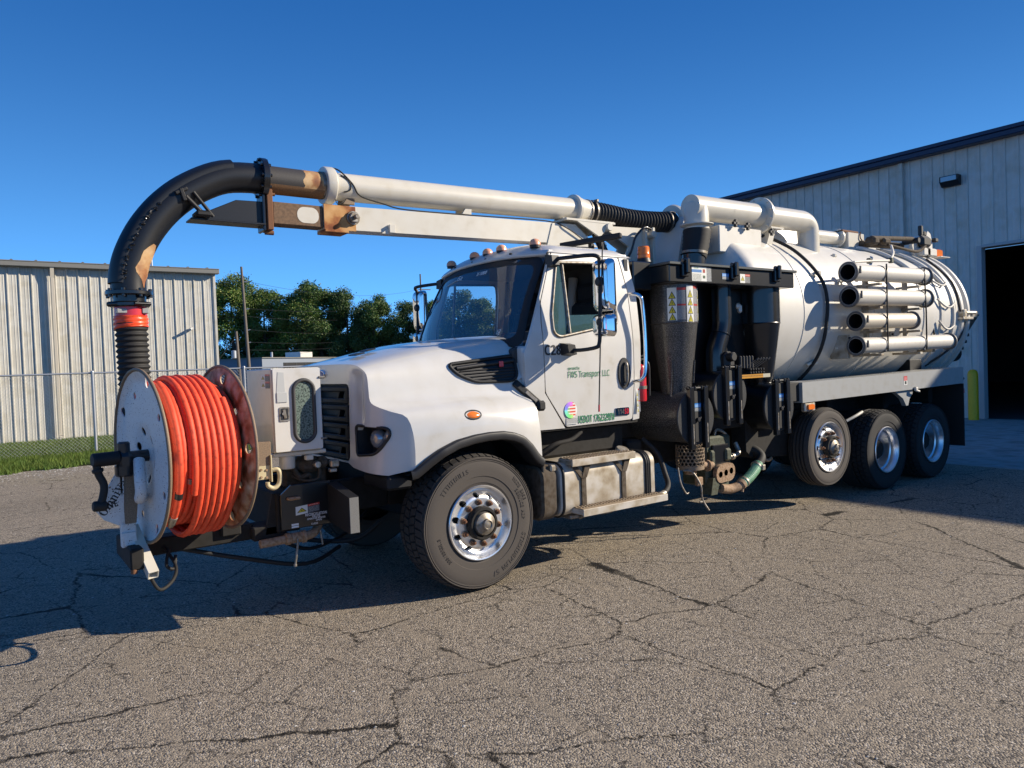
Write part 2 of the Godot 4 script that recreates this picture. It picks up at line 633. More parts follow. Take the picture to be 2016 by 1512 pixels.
func make_materials() -> void:
	var dirt := noise_tex(0.010, [0.0, 0.5, 0.8, 1.0], [Color(1, 1, 1), Color(0.99, 0.985, 0.975), Color(0.97, 0.96, 0.94), Color(0.93, 0.91, 0.87)], 512, FastNoiseLite.TYPE_SIMPLEX_SMOOTH, 3, 5)
	var grime := noise_tex(0.012, [0.0, 0.35, 0.65, 1.0], [Color(1, 1, 1), Color(0.95, 0.935, 0.91), Color(0.85, 0.81, 0.74), Color(0.66, 0.59, 0.49)], 512, FastNoiseLite.TYPE_SIMPLEX_SMOOTH, 8, 6)
	var chips := noise_tex(0.05, [0.0, 0.20, 0.225, 1.0], [Color(0.22, 0.12, 0.07), Color(0.42, 0.26, 0.16), Color(1, 1, 1), Color(0.93, 0.92, 0.9)], 512, FastNoiseLite.TYPE_SIMPLEX_SMOOTH, 12, 5)
	var rusty := noise_tex(0.012, [0.0, 0.35, 0.6, 1.0], [Color(0.45, 0.24, 0.13), Color(0.68, 0.46, 0.30), Color(0.9, 0.78, 0.62), Color(1, 0.95, 0.86)], 512, FastNoiseLite.TYPE_SIMPLEX_SMOOTH, 21, 6)
	var fine := noise_tex(0.06, [0.0, 1.0], [Color(0.72, 0.72, 0.72), Color(1, 1, 1)], 512, FastNoiseLite.TYPE_SIMPLEX_SMOOTH, 30, 4)
	var speck := noise_tex(0.09, [0.0, 0.62, 0.67, 1.0], [Color(0.2, 0.2, 0.2), Color(0.24, 0.24, 0.24), Color(1, 1, 1), Color(1, 1, 1)], 512, FastNoiseLite.TYPE_SIMPLEX_SMOOTH, 44, 2)
	var speck2 := noise_tex(0.05, [0.0, 0.62, 0.72, 1.0], [Color(0.62, 0.62, 0.62), Color(0.8, 0.8, 0.8), Color(1, 1, 1), Color(1, 1, 1)], 512, FastNoiseLite.TYPE_SIMPLEX_SMOOTH, 46, 3)
	mat("white", lin(0.63, 0.615, 0.58), 0.28, 0.0, dirt, 0.7, 0.6)
	mat("cream", lin(0.64, 0.605, 0.52), 0.34, 0.0, dirt, 0.9, 0.35)
	mat("tank", lin(0.63, 0.61, 0.56), 0.5, 0.0, dirt, 0.5, 0.15)
	mat("worn_white", lin(0.72, 0.72, 0.71), 0.4, 0.0, chips, 1.6)
	mat("rust_cream", lin(0.66, 0.52, 0.36), 0.65, 0.0, rusty, 3.0)
	mat("flange_back", lin(0.70, 0.66, 0.62), 0.5, 0.0, rusty, 1.2)
	mat("rust", lin(0.23, 0.10, 0.045), 0.85, 0.0, fine, 6.0)
	mat("rust_rim", lin(0.30, 0.215, 0.14), 0.65, 0.1, fine, 3.0)
	mat("yellow_old", lin(0.55, 0.48, 0.30), 0.6, 0.0, dirt, 2.0)
	mat("scraped", lin(0.60, 0.52, 0.40), 0.65, 0.0, rusty, 0.9)
	mat("black", lin(0.006, 0.0062, 0.007), 0.3, 0.0, null, 1.0, 0.5)
	mat("speckled", lin(0.24, 0.23, 0.22), 0.4, 0.0, speck, 2.2, 0.3)
	mat("lid_dust", lin(0.055, 0.055, 0.056), 0.45, 0.0, speck2, 2.6)
	mat("boom_black", lin(0.011, 0.0125, 0.016), 0.42, 0.0, fine, 2.0)
	mat("matte_black", lin(0.008, 0.008, 0.009), 0.6, 0.0, fine, 3.0)
	mat("plastic", lin(0.014, 0.014, 0.0155), 0.5)
	mat("under", lin(0.014, 0.0125, 0.011), 0.85, 0.0, grime, 2.0)
	mat("dusty", lin(0.10, 0.08, 0.06), 0.9, 0.0, grime, 2.5)
	mat("rubber", lin(0.020, 0.019, 0.018), 0.7, 0.0, fine, 4.0)
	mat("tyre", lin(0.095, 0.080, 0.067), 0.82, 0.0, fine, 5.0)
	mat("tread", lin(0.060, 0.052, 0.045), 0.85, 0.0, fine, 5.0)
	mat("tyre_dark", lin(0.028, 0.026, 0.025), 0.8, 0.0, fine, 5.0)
	mat("tyre_letters", lin(0.050, 0.042, 0.036), 0.7)
	mat("chrome", lin(0.82, 0.82, 0.83), 0.07, 1.0)
	mat("polished", lin(0.86, 0.86, 0.86), 0.34, 1.0)
	mat("alu", lin(0.60, 0.58, 0.54), 0.45, 0.7, grime, 2.0)
	mat("tank_alu", lin(0.56, 0.53, 0.48), 0.55, 0.25, grime, 0.7)
	mat("steel", lin(0.32, 0.31, 0.30), 0.5, 0.7, grime, 3.0)
	mat("galv_tube", lin(0.60, 0.57, 0.51), 0.6, 0.05, dirt, 3.0)
	mat("tube_ring", lin(0.17, 0.17, 0.17), 0.6, 0.3, fine, 6.0)
	mat("tread_plate", lin(0.34, 0.27, 0.19), 0.8, 0.1, grime, 8.0)
	mat("rail_grey", lin(0.36, 0.365, 0.355), 0.45, 0.0, dirt, 1.0, 0.2)
	mat("hose_orange", lin(0.78, 0.085, 0.03), 0.62, 0.0, noise_tex(0.02, [0.0, 0.6, 0.8, 1.0], [Color(1, 1, 1), Color(0.97, 0.95, 0.93), Color(0.86, 0.82, 0.79), Color(0.6, 0.56, 0.54)], 512, FastNoiseLite.TYPE_SIMPLEX_SMOOTH, 5, 5), 2.2)
	mat("tape_orange", lin(0.85, 0.08, 0.02), 0.35)
	mat("red", lin(0.55, 0.02, 0.03), 0.3, 0.0, null, 1.0, 0.5)
	mat("amber", lin(0.85, 0.20, 0.02), 0.18, 0.0, null, 1.0, 0.6)
	mat("amber_pale", lin(0.85, 0.40, 0.22), 0.25, 0.0, null, 1.0, 0.6)
	mat("reel_drum", lin(0.3, 0.28, 0.26), 0.6, 0.2, rusty, 3.0)
	mat("green_hose", lin(0.27, 0.50, 0.29), 0.45)
	mat("green_pump", lin(0.075, 0.09, 0.06), 0.6, 0.0, grime, 4.0)
	mat("tan_iron", lin(0.40, 0.28, 0.19), 0.8, 0.1, grime, 5.0)
	mat("beige", lin(0.36, 0.33, 0.29), 0.7)
	mat("seat", lin(0.012, 0.012, 0.013), 0.9)
	mat("dash", lin(0.045, 0.047, 0.05), 0.8)
	mat("ink_black", lin(0.03, 0.03, 0.032), 0.6)
	mat("ink_green", lin(0.02, 0.19, 0.075), 0.6)
	mat("ink_white", lin(0.7, 0.7, 0.7), 0.6)
	mat("yellow", lin(0.78, 0.46, 0.012), 0.45, 0.0, dirt, 2.0)
	mat("lamp_glass", lin(0.33, 0.35, 0.38), 0.12, 0.5)
	var gl := mat("glass", Color(0.55, 0.75, 0.75, 0.16), 0.02)
	gl.transparency = BaseMaterial3D.TRANSPARENCY_ALPHA
	var gw := mat("windscreen", Color(0.3, 0.5, 0.6, 0.30), 0.02)
	gw.transparency = BaseMaterial3D.TRANSPARENCY_ALPHA
	mat("old_pane", lin(0.30, 0.34, 0.31), 0.5, 0.0, noise_tex(0.045, [0.0, 0.38, 0.5, 0.62, 1.0], [Color(0.12, 0.14, 0.13), Color(0.35, 0.4, 0.37), Color(0.85, 0.92, 0.87), Color(0.6, 0.66, 0.62), Color(1, 1, 1)], 512, FastNoiseLite.TYPE_SIMPLEX, 31, 4, 0, 25.0), 2.2)
	mat("pane_rubber", lin(0.045, 0.045, 0.045), 0.6)
	# buildings
	mat("siding", lin(0.56, 0.54, 0.48), 0.42, 0.0, noise_tex(0.008, [0.0, 0.5, 1.0], [Color(0.93, 0.92, 0.9), Color(1, 1, 1), Color(0.9, 0.88, 0.83)], 512, FastNoiseLite.TYPE_SIMPLEX_SMOOTH, 61, 5), 0.25)
	mat("siding_b", lin(0.53, 0.515, 0.46), 0.42, 0.0, (M["siding"] as StandardMaterial3D).albedo_texture, 0.31)
	mat("siding_grey", lin(0.60, 0.58, 0.535), 0.45, 0.0, (M["siding"] as StandardMaterial3D).albedo_texture, 0.23)
	mat("siding_grey_b", lin(0.575, 0.555, 0.51), 0.45, 0.0, (M["siding"] as StandardMaterial3D).albedo_texture, 0.29)
	mat("gutter", lin(0.19, 0.185, 0.165), 0.5)
	mat("downspout", lin(0.50, 0.45, 0.36), 0.5)
	mat("roof_dark", lin(0.10, 0.10, 0.10), 0.6)
	mat("navy", lin(0.010, 0.017, 0.055), 0.4)
	mat("jamb", lin(0.40, 0.40, 0.40), 0.5)
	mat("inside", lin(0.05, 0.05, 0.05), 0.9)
	mat("block_wall", lin(0.20, 0.23, 0.28), 0.8)
	mat("galv", lin(0.40, 0.42, 0.44), 0.45, 0.6)
	mat("wood_pole", lin(0.20, 0.17, 0.14), 0.9, 0.0, fine, 1.0)
	mat("wire", lin(0.012, 0.012, 0.014), 0.6)
	mat("bark", lin(0.10, 0.08, 0.06), 0.95, 0.0, fine, 2.0)
	mat("concrete", lin(0.34, 0.33, 0.31), 0.9, 0.0, noise_tex(0.01, [0.0, 0.5, 1.0], [Color(0.75, 0.74, 0.72), Color(1, 1, 1), Color(0.85, 0.83, 0.8)], 512, FastNoiseLite.TYPE_SIMPLEX_SMOOTH, 71, 6), 0.25)
	# asphalt: stones, their relief, and cracks over them
	var stone_col := [Color(0.42, 0.41, 0.41), Color(0.66, 0.64, 0.61), Color(0.80, 0.76, 0.70), Color(0.90, 0.86, 0.79), Color(1.0, 0.98, 0.95)]
	var stones := noise_tex(0.17, [0.0, 0.25, 0.55, 0.85, 1.0], stone_col, 1024, FastNoiseLite.TYPE_CELLULAR, 5, 1, FastNoiseLite.RETURN_CELL_VALUE)
	var relief := noise_tex(0.17, [0.0, 0.7, 1.0], [Color(1, 1, 1), Color(0.35, 0.35, 0.35), Color(0, 0, 0)], 1024, FastNoiseLite.TYPE_CELLULAR, 5, 1, FastNoiseLite.RETURN_DISTANCE)
	var asph := mat("asphalt", lin(0.47, 0.435, 0.385), 0.9, 0.0, stones, 0.62)
	asph.vertex_color_use_as_albedo = true
	asph.metallic_specular = 0.3
	bump(asph, relief, 0.55)
	var cracks := crack_texture()
	asph.detail_enabled = true
	asph.detail_blend_mode = BaseMaterial3D.BLEND_MODE_MUL
	asph.detail_albedo = cracks
	asph.detail_uv_layer = BaseMaterial3D.DETAIL_UV_2
	asph.uv2_triplanar = true
	asph.uv2_world_triplanar = true
	asph.uv2_scale = Vector3.ONE * (1.0 / 22.0)
	asph.uv2_offset = Vector3(0.25, 0.0, 0.62)
	var soil := mat("soil", lin(0.07, 0.085, 0.035), 0.95, 0.0, noise_tex(0.03, [0.0, 1.0], [Color(0.5, 0.5, 0.45), Color(1, 1, 1)], 512, FastNoiseLite.TYPE_SIMPLEX_SMOOTH, 101, 5), 0.3)
	soil.metallic_specular = 0.2
	var gr := mat("grass_blade", Color.WHITE, 0.7)
	gr.vertex_color_use_as_albedo = true
	gr.backlight_enabled = true
	gr.backlight = lin(0.25, 0.35, 0.08)
	var lf := mat("leaf", Color.WHITE, 0.6)
	lf.vertex_color_use_as_albedo = true
	lf.backlight_enabled = true
	lf.backlight = lin(0.20, 0.30, 0.05)
	var gt := mat("grit", Color.WHITE, 0.9)
	gt.vertex_color_use_as_albedo = true
	printed("label_warn", 0, 96, 64, 1)
	printed("label_blue", 1, 120, 90, 2)
	printed("label_column", 2, 96, 150, 3)
	printed("label_tab", 3, 64, 48, 4)
	printed("label_round", 4, 64, 64, 5)
	printed("label_plate", 5, 80, 32, 6)
	printed("label_strip", 6, 128, 20, 7)
	printed("label_tag", 7, 40, 64, 8)

func crack_texture() -> ImageTexture:      # long wandering cracks, hairlines between them in patches, small pits
	var size := 2048
	var layer := func(kind: int, freq: float, sd: int, warp: float, ret: int) -> PackedByteArray:
		var f := FastNoiseLite.new()
		f.noise_type = kind
		f.frequency = freq
		f.seed = sd
		f.fractal_type = FastNoiseLite.FRACTAL_NONE if ret >= 0 else FastNoiseLite.FRACTAL_FBM
		if ret >= 0:
			f.cellular_return_type = ret
		if warp > 0.0:
			f.domain_warp_enabled = true
			f.domain_warp_amplitude = warp
			f.domain_warp_frequency = 0.02
			f.domain_warp_fractal_octaves = 4
		return f.get_image(size, size, false, false, true).get_data()
	var big: PackedByteArray = layer.call(FastNoiseLite.TYPE_CELLULAR, 0.0088, 9, 15.0, FastNoiseLite.RETURN_DISTANCE2_SUB)
	var small: PackedByteArray = layer.call(FastNoiseLite.TYPE_CELLULAR, 0.021, 19, 12.0, FastNoiseLite.RETURN_DISTANCE2_SUB)
	var keep: PackedByteArray = layer.call(FastNoiseLite.TYPE_SIMPLEX_SMOOTH, 0.006, 29, 0.0, -1)
	var pits: PackedByteArray = layer.call(FastNoiseLite.TYPE_SIMPLEX_SMOOTH, 0.11, 39, 0.0, -1)
	var out := PackedByteArray()
	out.resize(size * size)
	out.fill(255)
	for i in size * size:
		var k := keep[i]
		var v := 255
		if big[i] < 2 and k > 84:
			v = 78 + 50 * big[i] if k > 108 else 150 + 30 * big[i]
		if small[i] < 3 and (k < 118 or k > 150):
			v = mini(v, 118 + 42 * small[i])
		if pits[i] > 216:
			v = mini(v, 165)
		if v < 255:
			out[i] = v
	return ImageTexture.create_from_image(Image.create_from_data(size, size, false, Image.FORMAT_L8, out))

# ---------------------------------------------------------------- the setting
func ribbed_panel(x0: float, w: float, y0: float, y1: float) -> B:      # one sheet of wall: a flat with two low swages and a tall rib at its right edge, facing +z
	var b := B.new()
	var p := [Vector2(x0, 0), Vector2(x0 + w * 0.28, 0), Vector2(x0 + w * 0.31, 0.006), Vector2(x0 + w * 0.36, 0.006), Vector2(x0 + w * 0.39, 0), Vector2(x0 + w * 0.54, 0), Vector2(x0 + w * 0.57, 0.006), Vector2(x0 + w * 0.62, 0.006), Vector2(x0 + w * 0.65, 0), Vector2(x0 + w * 0.81, 0), Vector2(x0 + w * 0.87, 0.034), Vector2(x0 + w * 0.95, 0.034), Vector2(x0 + w, 0)]
	for i in p.size() - 1:
		var a: Vector2 = p[i]
		var d: Vector2 = p[i + 1]
		b.face([Vector3(a.x, y0, a.y), Vector3(d.x, y0, d.y), Vector3(d.x, y1, d.y), Vector3(a.x, y1, a.y)], Vector3((a.x + d.x) * 0.5, (y0 + y1) * 0.5, -5))
	return b

func build_left_building() -> void:
	var t := thing("metal_warehouse", "cream ribbed metal building with gutter and downspout behind the chain link fence", "building", Vector3(-12, 0, -20.2))
	var w := 0.305
	var hgt := 5.28
	var pm := ribbed_panel(0, w, 0.0, hgt).mesh()
	var n := 51
	for i in n:
		var o := put("wall_panel", pm, M["siding"] if (i * 7) % 3 else M["siding_b"], t)
		o.position = Vector3(i * w, 0, 0)
	var right := n * w
	var b := B.new()
	b.bx(Vector3(0, 0, -14), Vector3(right - 0.02, hgt, -0.03))
	obj("wall_core", b, M["siding_b"], t)
	b = B.new()
	b.bx(Vector3(right - 0.03, 0, -0.05), Vector3(right + 0.05, hgt, 0.05), 0.005)
	obj("corner_trim", b, M["siding"], t)
	b = B.new()
	b.bx(Vector3(-0.2, hgt - 0.01, 0.03), Vector3(right + 0.14, hgt + 0.13, 0.27), 0.012)
	b.bx(Vector3(-0.2, hgt + 0.13, 0.05), Vector3(right + 0.14, hgt + 0.16, 0.28), 0.005)
	obj("gutter", b, M["gutter"], t)
	b = B.new()
	b.hexa([Vector3(-0.2, hgt + 0.02, 0.05), Vector3(right + 0.14, hgt + 0.02, 0.05), Vector3(right + 0.14, hgt + 0.3, -14), Vector3(-0.2, hgt + 0.3, -14), Vector3(-0.2, hgt + 0.16, 0.05), Vector3(right + 0.14, hgt + 0.16, 0.05), Vector3(right + 0.14, hgt + 0.44, -14), Vector3(-0.2, hgt + 0.44, -14)])
	var rf := obj("roof", b, M["roof_dark"], t)
	for i in 26:
		b = B.new()
		var x := 0.1 + i * 0.61
		b.hexa([Vector3(x - 0.07, hgt + 0.15, 0.12), Vector3(x + 0.07, hgt + 0.15, 0.12), Vector3(x + 0.07, hgt + 0.43, -13.9), Vector3(x - 0.07, hgt + 0.43, -13.9), Vector3(x - 0.02, hgt + 0.21, 0.12), Vector3(x + 0.02, hgt + 0.21, 0.12), Vector3(x + 0.02, hgt + 0.5, -13.9), Vector3(x - 0.02, hgt + 0.5, -13.9)])
		obj("roof_rib", b, M["roof_dark"], rf)
	b = B.new()
	var dx := 10.86
	b.bx(Vector3(dx - 0.05, 0.18, 0.10), Vector3(dx + 0.05, hgt - 0.3, 0.20), 0.012)
	b.hexa([Vector3(dx - 0.05, hgt - 0.32, 0.10), Vector3(dx + 0.05, hgt - 0.32, 0.10), Vector3(dx + 0.05, hgt - 0.32, 0.20), Vector3(dx - 0.05, hgt - 0.32, 0.20), Vector3(dx - 0.05, hgt, 0.12), Vector3(dx + 0.05, hgt, 0.12), Vector3(dx + 0.05, hgt, 0.24), Vector3(dx - 0.05, hgt, 0.24)])
	b.box(Vector3(dx, 0.12, 0.24), Vector3(0.1, 0.1, 0.3), 0.01)
	obj("downspout", b, M["downspout"], t)
	b = B.new()
	b.tube(curve([Vector3(13.71, hgt - 0.2, -0.3), Vector3(13.71, hgt + 0.55, -0.3)], 3), 0.035, 8)
	b.tube([Vector3(13.71, hgt + 0.55, -0.3), Vector3(13.71, hgt + 0.72, -0.3)], 0.055, 8)
	obj("vent_pipe", b, M["galv"], t)
	b = B.new()
	b.box(Vector3(14.75, 3.42, 0.12), Vector3(0.09, 0.09, 0.18), 0.02)
	b.cyl(Vector3(14.75, 3.42, 0.12), Vector3(14.66, 3.38, 0.3), 0.045, 10)
	obj("security_camera", b, M["white"], t)

func build_right_building() -> void:
	var x := 18.97
	var t := thing("metal_workshop", "grey ribbed metal workshop with navy eave and open dark doorway", "building", Vector3(x, 0, 0))
	var w := 0.305
	var z0 := -12.3
	var z1 := 25.0
	var door0 := -2.54
	var door1 := 2.9
	var top := 7.27
	var head := 4.47
	var hi := ribbed_panel(0, w, -0.2, top).mesh()
	var lo := ribbed_panel(0, w, head + 0.06, top).mesh()
	var turn := Basis(Vector3(0, 1, 0), -PI / 2)                  # local x -> world z, local z -> world -x
	var n := int((z1 - z0) / w)
	for i in n:
		var z := z0 + i * w
		if z > 12.0:
			continue
		var short := z > door0 - 0.3 and z < door1
		var o := put("wall_panel", lo if short else hi, M["siding_grey"] if (i * 5) % 3 else M["siding_grey_b"], t)
		o.transform = Transform3D(turn, Vector3(-0.02, 0, z))
	var b := B.new()
	b.bx(Vector3(0, -0.3, z0), Vector3(0.12, top, door0 - 0.02))
	b.bx(Vector3(0, -0.3, door1), Vector3(0.12, top, z1))
	b.bx(Vector3(0, head, door0 - 0.02), Vector3(0.12, top, door1))
	b.bx(Vector3(0.12, -0.3, z0), Vector3(24, top, z0 + 0.12))
	b.bx(Vector3(0.12, -0.3, z1 - 0.12), Vector3(24, top, z1))
	b.bx(Vector3(23.9, -0.3, z0 + 0.12), Vector3(24, top, z1 - 0.12))
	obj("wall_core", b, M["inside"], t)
	b = B.new()
	b.bx(Vector3(-0.09, -0.2, door0 - 0.12), Vector3(0.16, head + 0.06, door0), 0.01)
	b.bx(Vector3(-0.09, -0.2, door1), Vector3(0.16, head + 0.06, door1 + 0.12), 0.01)
	b.bx(Vector3(-0.09, head, door0), Vector3(0.16, head + 0.08, door1), 0.01)
	obj("door_frame", b, M["jamb"], t)
	b = B.new()
	b.bx(Vector3(-0.34, top - 0.04, z0 - 0.25), Vector3(0.05, top + 0.10, z1), 0.015)
	b.bx(Vector3(-0.37, top + 0.10, z0 - 0.27), Vector3(0.05, top + 0.21, z1), 0.015)
	obj("eave_gutter", b, M["navy"], t)
	b = B.new()
	b.hexa([Vector3(-0.3, top + 0.05, z0 - 0.25), Vector3(24.2, top + 0.05, z0 - 0.25), Vector3(24.2, top + 0.05, z1), Vector3(-0.3, top + 0.05, z1), Vector3(-0.3, top + 0.19, z0 - 0.25), Vector3(24.2, top + 1.2, z0 - 0.25), Vector3(24.2, top + 1.2, z1), Vector3(-0.3, top + 0.19, z1)])
	obj("roof", b, M["navy"], t)
	b = B.new()
	b.bx(Vector3(-0.14, 0.02, -4.66), Vector3(-0.05, top - 0.05, -4.55), 0.01)
	obj("downspout", b, M["siding_grey_b"], t)
	b = B.new()
	b.bx(Vector3(0.0, -0.3, z0 + 0.2), Vector3(23.8, -0.135, z1 - 0.2))
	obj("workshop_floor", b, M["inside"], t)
	b = B.new()
	b.prism(PackedVector2Array([Vector2(0, -0.15), Vector2(0.09, -0.15), Vector2(0.22, -0.02), Vector2(0.22, 0.13), Vector2(0, 0.13)]), Transform3D(Basis(Vector3(-1, 0, 0), Vector3(0, 1, 0), Vector3(0, 0, -1)), Vector3(-0.05, 6.41, -3.25)), -0.24, 0.24, 0.01)
	var lt := obj("wall_light", b, M["plastic"], t)
	b = B.new()
	b.hexa([Vector3(-0.16, 6.282, -3.45), Vector3(-0.16, 6.282, -3.05), Vector3(-0.15, 6.29, -3.05), Vector3(-0.15, 6.29, -3.45), Vector3(-0.262, 6.385, -3.45), Vector3(-0.262, 6.385, -3.05), Vector3(-0.25, 6.39, -3.05), Vector3(-0.25, 6.39, -3.45)])
	b.bx(Vector3(-0.277, 6.395, -3.45), Vector3(-0.268, 6.52, -3.05))
	obj("lens", b, M["lamp_glass"], lt)
	# things dimly seen inside
	b = B.new()
	b.bx(Vector3(9, 0.5, -1.6), Vector3(13, 1.5, 0.6), 0.2)
	b.bx(Vector3(10.2, 1.5, -1.5), Vector3(12.6, 2.1, 0.5), 0.25)
	var truckish := thing("parked_van", "dark vehicle shape parked deep inside the unlit workshop", "van", Vector3(x, 0, 0))
	obj("body", b, M["rail_grey"], truckish)
	for q in [[9.8, -1.5], [12.2, -1.5], [9.8, 0.5], [12.2, 0.5]]:
		b = B.new()
		b.cyl(Vector3(q[0], 0.36, q[1] - 0.1), Vector3(q[0], 0.36, q[1] + 0.1), 0.36, 16, 0.03)
		obj("wheel", b, M["tyre_dark"], truckish)

func build_fence() -> void:
	var z := -14.73
	var t := thing("chain_link_fence", "galvanised chain link fence with tubular top rail in front of cream building", "fence", Vector3(0, 0, z))
	var x0 := -8.1
	var x1 := 10.2
	var b := B.new()
	b.tube([Vector3(x0, 2.0, 0), Vector3(x1, 2.0, 0)], 0.022, 8)
	obj("top_rail", b, M["galv"], t)
	for i in 6:
		b = B.new()
		var x := -0.79 + 3.66 * (i - 2)
		b.tube([Vector3(x, -0.1, 0.03), Vector3(x, 2.03, 0.03)], 0.032, 10)
		b.lathe([Vector2(0, 0.04), Vector2(0.03, 0.035), Vector2(0.05, 0.0)], Transform3D(Basis.IDENTITY, Vector3(x, 2.02, 0.03)), 10)
		obj("post", b, M["galv"], t)
	b = B.new()
	var s := 0.085
	var hgt := 1.98
	var k := int((x1 - x0 + hgt) / s)
	for i in k:
		for d in [1.0, -1.0]:
			var a := x0 + i * s - (hgt if d > 0 else 0.0)
			var y0 := 0.02
			var y1 := hgt
			var xa := a
			var xb: float = a + d * hgt
			if d < 0:
				xb = a - hgt
			var lo := minf(xa, xb)
			var hi := maxf(xa, xb)
			if hi < x0 or lo > x1 or lo < x0 or hi > x1:
				continue
			b.tube([Vector3(xa, y0, 0.004 * d), Vector3(xb, y1, 0.004 * d)], 0.0024, 3, false)
	tag(obj("chain_mesh", b, M["galv"], t), "", "", "", "stuff")

func tree(at: Vector3, hgt: float, wid: float, hue: int, label: String, sd: int) -> void:
	rng.seed = sd
	var t := thing("tree", label, "tree", at, "trees beyond the yard")
	var b := B.new()
	b.tube(curve([Vector3.ZERO, Vector3(0.1, hgt * 0.3, 0.05), Vector3(-0.1, hgt * 0.55, 0), Vector3(0, hgt * 0.85, 0)], 3), 0.3, 8, true, [0.42, 0.36, 0.31, 0.28, 0.24, 0.2, 0.16, 0.12, 0.08, 0.05])
	for i in 9:
		var a := rng.randf() * TAU
		var y := hgt * rng.randf_range(0.25, 0.7)
		var l := wid * rng.randf_range(0.25, 0.42)
		var p0 := Vector3(0, y, 0)
		var p2 := Vector3(cos(a) * l, y + l * 0.6, sin(a) * l)
		b.tube([p0, p0.lerp(p2, 0.5) + Vector3(0, -0.1, 0), p2], 0.1, 5, false, [0.14, 0.09, 0.03])
	obj("trunk", b, M["bark"], t)
	var o := put("crown", crowns[(hue * 2 + sd) % crowns.size()] if hue != 1 else crowns[4 + sd % 2], M["leaf"], t)
	o.transform = Transform3D(Basis(Vector3(0, 1, 0), rng.randf() * TAU).scaled(Vector3(wid, hgt, wid)), Vector3.ZERO)

var crowns := []

func make_crown(sd: int, base: Color) -> ArrayMesh:      # a crown of unit height and width: leaf sized faces in clumps set on lobes
	rng.seed = sd
	var b := B.new()
	var lobes := []
	for i in 36:
		var y := rng.randf_range(0.14, 0.97)
		var prof := sqrt(maxf(0.0, 1.0 - pow((y - 0.5) / 0.53, 2.0)))
		var a := rng.randf() * TAU
		var r := 0.5 * prof * rng.randf_range(0.3, 0.92)
		lobes.append([Vector3(cos(a) * r, y, sin(a) * r), rng.randf_range(0.09, 0.19), rng.randf_range(0.75, 1.25)])
	for i in 1900:
		var lb: Array = lobes[rng.randi() % lobes.size()]
		var d := Vector3(rng.randfn(), rng.randfn(), rng.randfn()).normalized()
		var rad: float = lb[1] * (1.0 - 0.45 * rng.randf() * rng.randf())
		var o: Vector3 = lb[0] + Vector3(d.x, d.y * 0.45, d.z) * rad
		var f: float = lb[2] * rng.randf_range(0.7, 1.3)
		for k in 20:
			var p := o + Vector3(rng.randfn() * 0.042, rng.randfn() * 0.019, rng.randfn() * 0.042)
			var u := Vector3(rng.randfn(), rng.randfn() * 0.7, rng.randfn()).normalized()
			var w := u.cross(Vector3(rng.randfn(), rng.randfn(), rng.randfn())).normalized()
			var nn := (u.cross(w).normalized())
			if nn.dot(d) < 0.0:
				nn = -nn
			var sz := rng.randf_range(0.010, 0.021)
			var sq := Vector3(1.0, 0.55, 1.0)
			b.tint = Color(base.r * f * rng.randf_range(0.8, 1.3), base.g * f * rng.randf_range(0.85, 1.15), base.b * f)
			b.tri(p - u * sq * sz, p + w * sq * sz * 0.6, p + u * sq * sz, nn, nn, nn)
			b.tri(p - u * sq * sz, p + u * sq * sz, p - w * sq * sz * 0.6, nn, nn, nn)
	return b.mesh()

